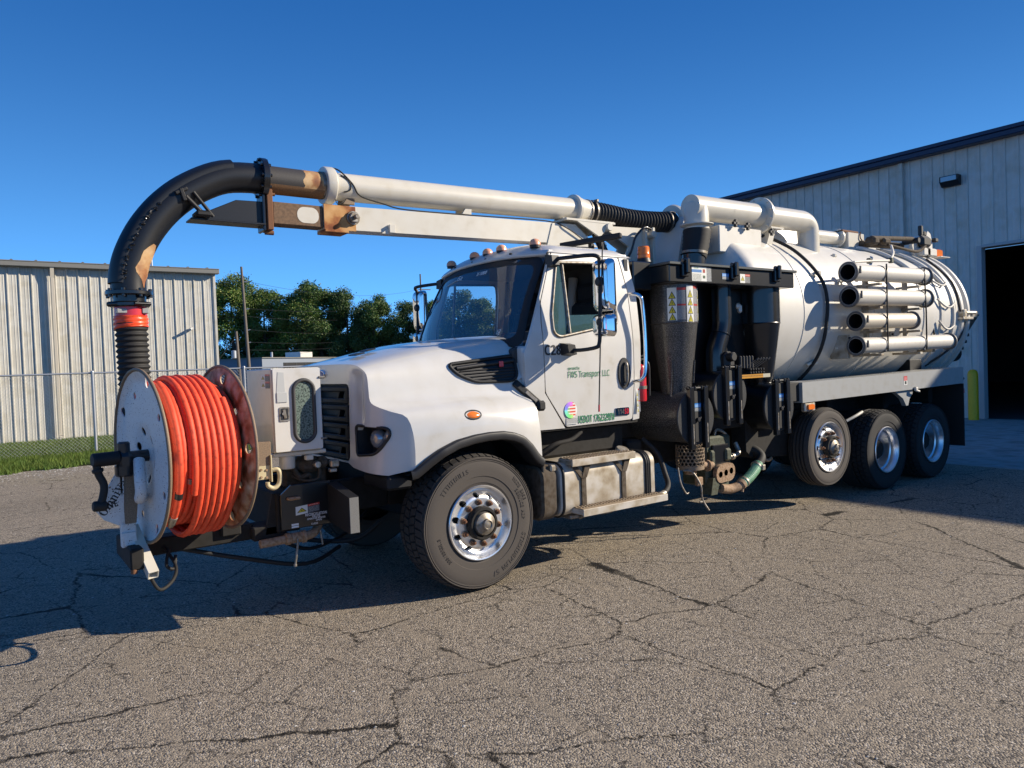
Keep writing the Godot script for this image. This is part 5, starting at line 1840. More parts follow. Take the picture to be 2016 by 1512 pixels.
	lettering(b, "SD", 0.05, pt, "Droid Sans", 700, 0.002, 1.0, 0.055)
	obj("badge_letters", b, M["red"], pl)
	b = B.new()
	var sx: Transform3D = at.call(1.272, 1.375)
	b.card(sx * Vector3(-0.075, -0.075, 0.002), sx * Vector3(0.075, -0.075, 0.002), sx * Vector3(0.075, 0.075, 0.002), sx * Vector3(-0.075, 0.075, 0.002))
	var disc := B.new()
	for i in 28:
		var a0 := TAU * i / 28.0
		var a1 := TAU * (i + 1) / 28.0
		disc.tri(sx * Vector3(0, 0, 0.002), sx * Vector3(cos(a0) * 0.075, sin(a0) * 0.075, 0.002), sx * Vector3(cos(a1) * 0.075, sin(a1) * 0.075, 0.002), Vector3(0, 0, 1), Vector3(0, 0, 1), Vector3(0, 0, 1), Vector2(0.5, 0.5), Vector2(0.5 + cos(a0) * 0.5, 0.5 - sin(a0) * 0.5), Vector2(0.5 + cos(a1) * 0.5, 0.5 - sin(a1) * 0.5))
	obj("permit_sticker", disc, M["label_round"], truck)
	b = B.new()
	sx = at.call(1.285, 1.275)
	b.card(sx * Vector3(-0.065, -0.03, 0.002), sx * Vector3(0.065, -0.03, 0.002), sx * Vector3(0.065, 0.03, 0.002), sx * Vector3(-0.065, 0.03, 0.002))
	obj("permit_plate", b, M["label_plate"], truck)

func ribbed_hose(path: Array, r0: float, r1: float, pitch: float, seg := 20) -> B:
	# resamples the path and swells it into rings
	var b := B.new()
	var pts := []
	var rad := []
	var total := 0.0
	for i in path.size() - 1:
		var p: Vector3 = path[i]
		total += p.distance_to(path[i + 1])
	var n := int(total / pitch) * 6
	var acc := 0.0
	var seg_i := 0
	for i in n + 1:
		var want := total * i / n
		while seg_i < path.size() - 2:
			var l: float = (path[seg_i] as Vector3).distance_to(path[seg_i + 1])
			if acc + l >= want:
				break
			acc += l
			seg_i += 1
		var a: Vector3 = path[seg_i]
		var d: Vector3 = path[seg_i + 1]
		pts.append(a.lerp(d, clampf((want - acc) / maxf(1e-5, a.distance_to(d)), 0.0, 1.0)))
		var ph := i % 6
		rad.append([r0, r0 + (r1 - r0) * 0.5, r1, r1, r0 + (r1 - r0) * 0.5, r0][ph])
	b.tube(pts, r0, seg, true, rad)
	return b

func flange(at: Vector3, axis: Vector3, r: float, thick: float, bolts: int, br: float) -> B:
	var b := B.new()
	b.cyl(at - axis * thick * 0.5, at + axis * thick * 0.5, r, 32, 0.004)
	var x := B.ax(at, axis)
	for i in bolts:
		var a := TAU * (i + 0.5) / bolts
		var o := x * Vector3(cos(a) * br, 0, sin(a) * br)
		b.cyl(o - axis * (thick * 0.5 + 0.018), o + axis * (thick * 0.5 + 0.018), 0.014, 6, 0.003)
	return b

func build_front() -> void:
	var b := B.new()
	# side plates of the front frame, the driver's one with its stickers
	for s in [1.0, -1.0]:
		b = B.new()
		b.prism(PackedVector2Array([Vector2(-1.255, 0.62), Vector2(-0.86, 0.62), Vector2(-0.86, 0.955), Vector2(-1.17, 0.955), Vector2(-1.255, 0.885)]), xf_z(Vector3(0, 0, 0.58 if s > 0 else -0.61)), 0.0, 0.03, 0.004)
		obj("frame_plate", b, M["black"], truck)
		b = B.new()
		b.hexa([Vector3(-0.885, 0.64, 0.60 * s), Vector3(-0.80, 0.64, 0.60 * s), Vector3(-0.84, 0.617, 1.09 * s), Vector3(-0.917, 0.617, 1.09 * s), Vector3(-0.885, 0.94, 0.60 * s), Vector3(-0.80, 0.94, 0.60 * s), Vector3(-0.84, 0.885, 1.09 * s), Vector3(-0.917, 0.885, 1.09 * s)])
		obj("bumper_block", b, M["steel"] if false else M["matte_black"], truck)
		b = B.new()
		b.box(Vector3(-0.8785, 0.751, 1.093 * s), Vector3(0.072, 0.26, 0.006), 0.002)
		obj("bumper_end", b, mat("worn_black", lin(0.16, 0.16, 0.155), 0.6, 0.0, (M["worn_white"] as StandardMaterial3D).albedo_texture, 6.0), truck)
	b = B.new()
	b.card(Vector3(-1.145, 0.72, 0.613), Vector3(-0.955, 0.735, 0.613), Vector3(-0.955, 0.80, 0.613), Vector3(-1.145, 0.785, 0.613))
	obj("warning_label", b, M["label_warn"], truck)
	b = B.new()
	lettering(b, "RECIRCULATION", 0.02, Transform3D(Basis.IDENTITY, Vector3(-0.985, 0.712, 0.6115)), "Droid Sans", 700, 0.001, 0.8)
	lettering(b, "VALVE", 0.018, Transform3D(Basis.IDENTITY, Vector3(-0.985, 0.694, 0.6115)), "Droid Sans", 700, 0.001, 0.9)
	lettering(b, "OPEN FOR WINTER", 0.013, Transform3D(Basis.IDENTITY, Vector3(-0.985, 0.678, 0.6115)), "Droid Sans", 700, 0.001, 0.9)
	lettering(b, "OPEN", 0.013, Transform3D(Basis.IDENTITY, Vector3(-0.965, 0.662, 0.6115)), "Droid Sans", 700, 0.001)
	lettering(b, "CLOSE", 0.013, Transform3D(Basis.IDENTITY, Vector3(-1.0, 0.638, 0.6115)), "Droid Sans", 700, 0.001)
	b.bx(Vector3(-1.18, 0.628, 0.6105), Vector3(-1.125, 0.642, 0.612))
	b.bx(Vector3(-1.18, 0.646, 0.6105), Vector3(-1.125, 0.66, 0.612))
	obj("plate_lettering", b, M["ink_white"], truck)
	b = B.new()
	b.box(Vector3(-1.16, 0.855, 0.625), Vector3(0.10, 0.022, 0.05), 0.008)
	obj("plate_lug", b, M["tan_iron"], truck)
	# main bumper beam and the swing frame of the reel
	b = B.new()
	b.bx(Vector3(-1.28, 0.60, -0.58), Vector3(-1.10, 0.90, 0.58), 0.01)
	b.bx(Vector3(-1.1, 0.66, 0.36), Vector3(-0.3, 0.92, 0.46), 0.01)
	b.bx(Vector3(-1.1, 0.66, -0.46), Vector3(-0.3, 0.92, -0.36), 0.01)
	obj("front_frame", b, M["under"], truck)
	b = B.new()
	b.hexa([Vector3(-1.36, 0.60, 0.52), Vector3(-1.24, 0.60, 0.52), Vector3(-1.24, 0.6, 0.56), Vector3(-1.36, 0.6, 0.56), Vector3(-1.30, 0.9, 0.52), Vector3(-1.24, 0.9, 0.52), Vector3(-1.24, 0.9, 0.56), Vector3(-1.30, 0.9, 0.56)])
	b.bx(Vector3(-1.45, 0.56, 0.30), Vector3(-1.20, 0.66, 0.56), 0.01)
	obj("frame_gusset", b, M["under"], truck)
	b = B.new()
	b.bx(Vector3(-2.3, 0.56, 0.30), Vector3(-1.42, 0.68, 0.46), 0.01)
	b.bx(Vector3(-2.32, 0.58, 0.30), Vector3(-2.24, 0.72, 0.9), 0.01)
	obj("reel_beam", b, M["under"], truck)
	# open ended square tube sticking out below the reel
	b = B.new()
	var ta := Vector3(-2.225, 0.66, 0.80)
	var tb := Vector3(-2.20, 0.545, 0.95)
	var td := (tb - ta).normalized()
	var tx := Vector3(1, 0, 0)
	tx = (tx - td * tx.dot(td)).normalized()
	var ty := td.cross(tx).normalized()
	for q in [[Vector2(0, 0.029), Vector2(0.062, 0.006)], [Vector2(0, -0.029), Vector2(0.062, 0.006)], [Vector2(0.029, 0), Vector2(0.006, 0.062)], [Vector2(-0.029, 0), Vector2(0.006, 0.062)]]:
		var o2: Vector2 = q[0]
		var s2: Vector2 = q[1]
		b.box((ta + tb) * 0.5 - td * 0.12 + tx * o2.x + ty * o2.y, Vector3(s2.x, s2.y, (tb - ta).length() + 0.24), 0.001, Basis(tx, ty, tx.cross(ty)))
	obj("square_tube", b, M["cream"], truck)
	b = B.new()
	b.box(Vector3(-2.28, 0.60, 0.88), Vector3(0.07, 0.03, 0.03), 0.008)
	b.cyl(Vector3(-2.30, 0.56, 0.88), Vector3(-2.30, 0.62, 0.88), 0.02, 8)
	obj("tube_pin", b, M["rust"], truck)
	# recirculation valve below the plate
	b = B.new()
	b.cyl(Vector3(-1.42, 0.545, 0.60), Vector3(-1.22, 0.55, 0.60), 0.032, 14, 0.004)
	b.cyl(Vector3(-1.23, 0.55, 0.60), Vector3(-1.19, 0.55, 0.60), 0.045, 14, 0.004)
	b.cyl(Vector3(-1.19, 0.55, 0.60), Vector3(-1.09, 0.55, 0.60), 0.04, 14, 0.006)
	b.cyl(Vector3(-1.1, 0.55, 0.60), Vector3(-1.07, 0.55, 0.60), 0.048, 14, 0.004)
	b.tube(curve([Vector3(-1.08, 0.55, 0.6), Vector3(-1.0, 0.56, 0.58), Vector3(-0.94, 0.60, 0.52), Vector3(-0.9, 0.62, 0.4)], 4), 0.034, 12)
	obj("recirculation_valve", b, M["tan_iron"], truck)
	b = B.new()
	b.tube([Vector3(-1.15, 0.55, 0.645), Vector3(-1.155, 0.50, 0.655), Vector3(-1.18, 0.36, 0.655)], 0.009, 8)
	b.cyl(Vector3(-1.18, 0.365, 0.655), Vector3(-1.182, 0.345, 0.655), 0.014, 8, 0.004)
	b.tube([Vector3(-0.96, 0.58, 0.62), Vector3(-0.95, 0.47, 0.63)], 0.008, 6)
	obj("valve_handle", b, M["steel"], truck)
	# control box with an oval pane
	b = B.new()
	b.bx(Vector3(-1.281, 1.205, -0.02), Vector3(-0.90, 1.842, 0.585), 0.008)
	var cb := obj("control_box", b, M["cream"], truck)
	b = B.new()
	var door := rrect(0.366, 0.625, 0.008, 2)
	b.sheet(door, [oval(0.001, 0.001, 3, Vector2(9, 9))], func(p: Vector2) -> Vector3: return Vector3(-1.088 + p.x, 1.526 + p.y, 0.612), Vector3(0, 0, 1), 0.022, 0.7)
	obj("box_door", b, M["white"], cb)
	var pane := soft([Vector2(-1.135, 1.77), Vector2(-0.95, 1.77), Vector2(-0.968, 1.26), Vector2(-1.152, 1.26)], 0.09, 8)
	pane = PackedVector2Array()
	for p in rrect(0.158, 0.47, 0.078, 9):
		pane.append(Vector2(-1.042 + p.x, 1.513 + p.y))
	b = B.new()
	var ring := []
	for p in pane:
		ring.append(Vector3(p.x, p.y, 0.617))
	b.tube(ring, 0.015, 8, false, [], true)
	obj("pane_gasket", b, M["pane_rubber"], cb)
	b = B.new()
	b.prism(pane, xf_z(Vector3(0, 0, 0.6125)), 0.0, 0.003)
	obj("pane", b, M["old_pane"], cb)
	b = B.new()
	b.prism(rrect(0.078, 0.11, 0.01, 3), xf_z(Vector3(-1.197, 1.495, 0.613)), 0.0, 0.006, 0.002)
	obj("box_latch", b, M["steel"], cb)
	b = B.new()
	b.prism(rrect(0.056, 0.085, 0.004, 2), xf_z(Vector3(-1.197, 1.497, 0.6185)), 0.0, 0.002)
	obj("latch_recess", b, M["plastic"], cb)
	b = B.new()
	b.box(Vector3(-1.197, 1.497, 0.622), Vector3(0.022, 0.07, 0.008), 0.003, Basis(Vector3(0, 0, 1), 0.15))
	b.cyl(Vector3(-1.207, 1.50, 0.62), Vector3(-1.207, 1.50, 0.63), 0.012, 10)
	obj("latch_lever", b, M["steel"], cb)
	b = B.new()
	b.hexa([Vector3(-1.25, 1.655, 0.613), Vector3(-1.185, 1.65, 0.613), Vector3(-1.19, 1.81, 0.613), Vector3(-1.235, 1.815, 0.613), Vector3(-1.25, 1.655, 0.615), Vector3(-1.185, 1.65, 0.615), Vector3(-1.19, 1.81, 0.615), Vector3(-1.235, 1.815, 0.615)])
	b.bx(Vector3(-1.25, 1.585, 0.6145), Vector3(-1.17, 1.66, 0.619), 0.002)
	obj("torn_sticker", b, mat("sticker_grey", lin(0.45, 0.46, 0.45), 0.5), cb)
	for y in [1.775, 1.72]:
		b = B.new()
		b.card(Vector3(-1.2835, y - 0.025 - 0.02, 0.33), Vector3(-1.2835, y - 0.045, 0.55), Vector3(-1.2835, y + 0.045, 0.55), Vector3(-1.2835, y + 0.045, 0.33)) if false else b.card(Vector3(-1.2835, y - 0.026, 0.36), Vector3(-1.2835, y - 0.026, 0.57), Vector3(-1.2835, y + 0.026, 0.57), Vector3(-1.2835, y + 0.026, 0.36))
		obj("warning_label", b, M["label_warn"], cb)
	b = B.new()
	b.box(Vector3(-0.895, 1.765, 0.615), Vector3(0.05, 0.016, 0.016), 0.004)
	b.box(Vector3(-0.895, 1.29, 0.615), Vector3(0.05, 0.016, 0.016), 0.004)
	obj("box_hinge", b, M["steel"], cb)
	# rusty post and hook in front of the box, tray and fittings under it
	b = B.new()
	b.bx(Vector3(-1.425, 1.12, 0.55), Vector3(-1.305, 1.30, 0.60), 0.004)
	obj("rusty_post", b, M["rust_rim"], truck)
	b = B.new()
	b.bx(Vector3(-1.42, 1.02, 0.555), Vector3(-1.31, 1.125, 0.60), 0.003)
	b.bx(Vector3(-1.318, 1.0, 0.56), Vector3(-1.308, 1.2, 0.62), 0.002)
	var hp := obj("hook_plate", b, M["yellow_old"], truck)
	for q in [[-1.385, 1.095], [-1.345, 1.09], [-1.385, 1.04], [-1.345, 1.035]]:
		b = B.new()
		b.cyl(Vector3(q[0], q[1], 0.60), Vector3(q[0], q[1], 0.608), 0.009, 6)
		obj("bolt", b, M["tan_iron"], hp)
	b = B.new()
	b.tube(curve([Vector3(-1.30, 1.085, 0.60), Vector3(-1.265, 1.085, 0.61), Vector3(-1.25, 1.04, 0.61), Vector3(-1.26, 0.98, 0.61), Vector3(-1.30, 0.95, 0.61), Vector3(-1.34, 0.97, 0.61), Vector3(-1.345, 1.0, 0.61)], 5), 0.017, 8)
	obj("tow_hook", b, M["yellow_old"], truck)
	b = B.new()
	b.bx(Vector3(-1.28, 1.17, 0.0), Vector3(-0.86, 1.2, 0.56), 0.006)
	b.cyl(Vector3(-1.155, 1.07, 0.5), Vector3(-1.155, 1.17, 0.5), 0.06, 18, 0.006)
	b.box(Vector3(-1.0, 1.145, 0.55), Vector3(0.06, 0.04, 0.05), 0.006)
	obj("box_tray", b, M["cream"], truck)
	b = B.new()
	b.box(Vector3(-0.97, 1.08, 0.42), Vector3(0.16, 0.12, 0.16), 0.03)
	b.box(Vector3(-0.87, 1.09, 0.48), Vector3(0.1, 0.09, 0.1), 0.03)
	b.tube(curve([Vector3(-1.1, 1.08, 0.45), Vector3(-1.05, 0.99, 0.47), Vector3(-0.98, 1.0, 0.48), Vector3(-0.95, 0.93, 0.45)], 4), 0.02, 8)
	b.tube(curve([Vector3(-0.9, 1.05, 0.5), Vector3(-0.92, 0.97, 0.52), Vector3(-1.02, 0.96, 0.5), Vector3(-1.1, 1.0, 0.42)], 4), 0.012, 6)
	b.bx(Vector3(-1.15, 0.9, 0.2), Vector3(-0.8, 1.05, 0.4), 0.02)
	obj("valve_cluster", b, M["dusty"], truck)
	b = B.new()
	b.box(Vector3(-0.79, 1.075, 0.53), Vector3(0.07, 0.06, 0.06), 0.01)
	b.box(Vector3(-0.8, 1.02, 0.52), Vector3(0.06, 0.03, 0.05), 0.006)
	obj("valve_fitting", b, M["alu"], truck)
	b = B.new()
	b.cyl(Vector3(-0.93, 1.08, 0.50), Vector3(-0.93, 1.08, 0.56), 0.028, 8, 0.006)
	obj("valve_cap", b, M["alu"], truck)
	# hoses slung low between bumper and wheel
	for q in [[Vector3(-1.95, 0.57, 0.35), Vector3(-1.5, 0.42, 0.4), Vector3(-1.0, 0.28, 0.38), Vector3(-0.6, 0.3, 0.1), 0.017], [Vector3(-1.2, 0.5, 0.3), Vector3(-0.9, 0.35, 0.2), Vector3(-0.5, 0.38, 0.0), Vector3(-0.2, 0.5, -0.2), 0.015], [Vector3(-1.1, 0.48, -0.1), Vector3(-0.8, 0.37, 0.0), Vector3(-0.5, 0.36, 0.2), Vector3(-0.3, 0.5, 0.3), 0.02]]:
		b = B.new()
		b.tube(curve([q[0], q[1], q[2], q[3]], 6), q[4], 8)
		obj("hydraulic_hose", b, M["rubber"], truck)
	b = B.new()
	b.tube(curve([Vector3(-2.05, 0.62, 0.45), Vector3(-2.0, 0.5, 0.6), Vector3(-2.05, 0.44, 0.75), Vector3(-2.15, 0.42, 0.86), Vector3(-2.21, 0.52, 0.9)], 5), 0.012, 6)
	b.tube(curve([Vector3(-2.02, 0.60, 0.5), Vector3(-2.05, 0.5, 0.55), Vector3(-2.0, 0.47, 0.55), Vector3(-1.98, 0.55, 0.5)], 5), 0.012, 6)
	obj("hydraulic_hose", b, M["rubber"], truck)

func build_reel() -> void:
	var a := Vector3(-2.2035, 1.294, 0.7227)
	var c := Vector3(-1.662, 1.3017, 0.6834)
	var ax := (c - a)
	ax = Vector3(cos(deg_to_rad(-7.0)), 0.008, sin(deg_to_rad(-7.0))).normalized()
	var x := B.ax(a, ax)
	var l := 0.545
	var rad := 0.58
	var drum_r := 0.34
	# flanges: a dished plate with holes and a rolled rim
	for k in 2:
		var at := 0.0 if k == 0 else l
		var sg := 1.0 if k == 0 else -1.0
		var b := B.new()
		var holes := []
		for i in 10:
			var h := 0.034 if i % 2 == 0 else 0.026
			var rr := 0.50 if i % 2 == 0 else 0.42
			holes.append(oval(h, h, 12, Vector2.from_angle(TAU * i / 10.0 + 0.35) * rr))
		for i in 6:
			holes.append(oval(0.03, 0.03, 12, Vector2.from_angle(TAU * i / 6.0 + 0.2) * 0.16))
		var fl := func(p: Vector2) -> Vector3:
			var r := p.length()
			return x * Vector3(p.x, at + sg * (0.025 * smoothstep(0.575, 0.50, r) + 0.02 * smoothstep(0.22, 0.12, r)), p.y)
		b.sheet(oval(rad - 0.006, rad - 0.006, 72), holes, fl, -ax * sg, 0.008, 0.05, 0.05)
		obj("reel_flange", b, M["worn_white"] if k == 0 else M["flange_back"], truck)
		b = B.new()
		var ring := []
		for i in 72:
			var t := TAU * i / 72.0
			ring.append(x * Vector3(cos(t) * (rad - 0.008), at, sin(t) * (rad - 0.008)))
		b.tube(ring, 0.012, 8, false, [], true)
		obj("flange_rim", b, M["rust_rim"], truck)
	var b2 := B.new()
	b2.lathe([Vector2(0.03, drum_r), Vector2(l - 0.03, drum_r)], x, 40)
	obj("reel_drum", b2, M["reel_drum"], truck)
	# the hose: inner layers full width, outer layer shorter, as one coil
	var h := thing("jetting_hose", "thick orange high pressure hose wound in coils on the front reel", "hose", a)
	var hr := 0.0215
	var b := B.new()
	var xl := Transform3D(x.basis, Vector3.ZERO)
	var layers := [[0.40, 0.07, 0.48, 9.5, 1.0], [0.437, 0.475, 0.075, 9.4, 1.0], [0.471, 0.075, 0.475, 9.3, 1.0]]
	rng.seed = 9
	var wob := FastNoiseLite.new()
	wob.seed = 3
	wob.frequency = 0.5
	var pts := []
	for ly in layers:
		var turns: float = ly[3]
		var n := int(turns * 36)
		for i in n + 1:
			var f := float(i) / n
			var t: float = TAU * turns * f
			var r: float = ly[0] + 0.008 * wob.get_noise_2d(t * 0.8, ly[0] * 90.0)
			var sag := 0.02 * maxf(0.0, -sin(t))
			# steps sideways quickly once a turn
			var ph := fposmod(t / TAU, 1.0)
			var stepped := (floorf(t / TAU) + smoothstep(0.62, 1.0, ph)) / turns
			pts.append(xl * Vector3(cos(t) * r, lerpf(ly[1], ly[2], stepped) + 0.006 * wob.get_noise_2d(t * 0.6 + 40.0, 3.0), sin(t) * r + 0.0) - Vector3(0, sag, 0))
	b.tube(pts, hr, 10)
	obj("inner_coils", b, M["hose_orange"], h)
	b = B.new()
	pts = []
	for q in [[0.502, 0.175, 0.43, 6.2], ]:
		var turns: float = q[3]
		var n := int(turns * 40)
		for i in n + 1:
			var f := float(i) / n
			var t: float = TAU * turns * f + 1.1
			var r: float = q[0] + 0.010 * wob.get_noise_2d(t * 0.7, 55.0)
			var ph := fposmod(t / TAU, 1.0)
			var stepped := (floorf(t / TAU) + smoothstep(0.5, 1.0, ph)) / turns
			pts.append(xl * Vector3(cos(t) * r, lerpf(q[1], q[2], clampf(stepped, 0.0, 1.05)), sin(t) * r) - Vector3(0, 0.055 * pow(maxf(0.0, -cosy(t)), 2.0), 0))
	b.tube(pts, hr, 10)
	obj("outer_coils", b, M["hose_orange"], h)
	# hose end hanging down the front of the coil, with its fitting, ties and tape
	b = B.new()
	pts = []
	for i in 26:
		var t := lerpf(-1.2, 0.85, i / 25.0)        # angle from the side facing the yard, over the top down to the fitting
		var r := 0.503
		pts.append(xl * (x.basis.inverse() * Vector3(0, 0, 0)) + radial(x, -t, r) + ax * 0.082)
	b.tube(pts, hr, 10)
	obj("hose_end", b, M["hose_orange"], h)
	b = B.new()
	var e0: Vector3 = pts[25]
	var e1: Vector3 = e0 + (e0 - (pts[24] as Vector3)).normalized() * 0.075
	b.cyl(e0, e1, 0.025, 12, 0.004)
	b.cyl(e1, e1 + (e1 - e0).normalized() * 0.03, 0.02, 6, 0.003)
	obj("hose_fitting", b, M["steel"], h)
	b = B.new()
	b.cyl(pts[20], pts[21], hr + 0.003, 12)
	obj("hose_tie", b, M["plastic"], h)
	b = B.new()
	b.cyl(radial(x, -0.28, 0.476) + ax * 0.155, radial(x, -0.35, 0.476) + ax * 0.155, hr + 0.003, 12)
	obj("hose_clip", b, M["steel"], h)
	# arm that carries the reel: gusset in front, axle, swivel joint and feed hose
	b = B.new()
	var gp := PackedVector2Array([Vector2(-2.335, 1.23), Vector2(-2.215, 1.225), Vector2(-2.215, 1.16), Vector2(-2.30, 0.86), Vector2(-2.35, 0.85), Vector2(-2.435, 0.90), Vector2(-2.485, 0.97)])
	b.prism(gp, xf_z(Vector3(0, 0, 0.70)), 0.0, 0.016, 0.003)
	b.bx(Vector3(-2.335, 0.86, 0.60), Vector3(-2.315, 1.235, 0.716), 0.004)
	obj("reel_gusset", b, M["worn_white"], truck)
	b = B.new()
	b.hexa([Vector3(-2.315, 0.86, 0.66), Vector3(-2.27, 0.86, 0.66), Vector3(-2.25, 0.86, 0.74), Vector3(-2.315, 0.86, 0.74), Vector3(-2.32, 1.21, 0.66), Vector3(-2.22, 1.21, 0.66), Vector3(-2.215, 1.21, 0.74), Vector3(-2.30, 1.21, 0.74)])
	obj("reel_bracket", b, M["rust_rim"], truck)
	b = B.new()
	lettering(b, "OmniVac", 0.05, Transform3D(Basis(Vector3(0, 0, 1), 0.95), Vector3(-2.365, 1.05, 0.7165)), "Droid Serif", 700, 0.001, 0.9)
	lettering(b, "ONE", 0.04, Transform3D(Basis(Vector3(0, 0, 1), 0.2), Vector3(-2.40, 0.99, 0.7165)), "Droid Sans", 700, 0.001, 0.9)
	obj("marker_scrawl", b, M["ink_black"], truck)
	b = B.new()
	b.tube(curve([a - ax * 0.16, a - ax * 0.02, a + ax * l, a + ax * (l + 0.12)], 2), 0.04, 12)
	b.box(a - ax * 0.10 + Vector3(0, -0.02, 0), Vector3(0.10, 0.12, 0.12), 0.03)
	b.cyl(a - ax * 0.10 + Vector3(0, 0.02, 0), a - ax * 0.10 + Vector3(0, 0.105, 0), 0.038, 14, 0.01)
	b.cyl(a - ax * 0.10 + Vector3(0, -0.12, 0), a - ax * 0.10 + Vector3(0, -0.04, 0), 0.06, 14, 0.01)
	obj("reel_axle", b, M["black"], truck)
	b = B.new()
	b.cyl(a - ax * 0.29 + Vector3(0, 0.005, 0.02), a - ax * 0.13 + Vector3(0, 0.005, 0.01), 0.045, 16, 0.008)
	obj("swivel_joint", b, M["matte_black"], truck)
	b = B.new()
	b.tube(curve([a - ax * 0.265 + Vector3(0, -0.03, 0.02), a - ax * 0.255 + Vector3(0, -0.09, 0.02), a - ax * 0.23 + Vector3(0, -0.16, 0.03), a - ax * 0.245 + Vector3(0, -0.25, 0.03), a - ax * 0.27 + Vector3(0, -0.28, 0.03)], 5), 0.024, 10)
	b.cyl(a - ax * 0.30 + Vector3(0, -0.285, 0.03), a - ax * 0.22 + Vector3(0, -0.29, 0.03), 0.034, 12, 0.008)
	b.cyl(a - ax * 0.262 + Vector3(0, -0.05, 0.02), a - ax * 0.258 + Vector3(0, -0.075, 0.02), 0.034, 12, 0.005)
	obj("feed_hose", b, M["rubber"], truck)
	b = B.new()
	b.tube(curve([a - ax * 0.02 + Vector3(0, -0.02, 0.05), a - ax * 0.03 + Vector3(0, -0.12, 0.12), a - ax * 0.03 + Vector3(0, -0.22, 0.13), a - ax * 0.03 + Vector3(0, -0.27, 0.08), a - ax * 0.0 + Vector3(0, -0.27, 0.02)], 5), 0.035, 10)
	obj("reel_elbow", b, M["worn_white"], truck)
	b = B.new()
	b.bx(Vector3(-2.34, 0.70, 0.66), Vector3(-2.25, 0.86, 0.72), 0.006)
	b.hexa([Vector3(-2.30, 0.62, 0.68), Vector3(-2.24, 0.62, 0.68), Vector3(-2.24, 0.62, 0.76), Vector3(-2.30, 0.62, 0.76), Vector3(-2.34, 0.80, 0.66), Vector3(-2.26, 0.80, 0.66), Vector3(-2.26, 0.80, 0.74), Vector3(-2.34, 0.80, 0.74)])
	obj("reel_arm", b, M["worn_white"], truck)
	b = B.new()
	b.bx(Vector3(-1.66, 0.62, 0.4), Vector3(-1.52, 1.05, 0.5), 0.01)
	b.bx(Vector3(-1.62, 1.0, 0.42), Vector3(-1.50, 1.36, 0.72), 0.01)
	obj("rear_reel_arm", b, M["under"], truck)

func cosy(t: float) -> float:      # height of a point on the coil at angle t of the reel's own axes
	return reel_up.dot(Vector3(cos(t), 0, sin(t)))

var reel_up := Vector3(-1, 0, 0)

func radial(x: Transform3D, t: float, r: float) -> Vector3:     # from the reel's axis: t = 0 towards the yard, positive upwards
	var ax := x.basis.y
	var up := (Vector3.UP - ax * ax.y).normalized()
	var side := Vector3(0, 0, 1)
	side = (side - ax * side.dot(ax)).normalized()
	return (side * cos(t) + up * sin(t)) * r

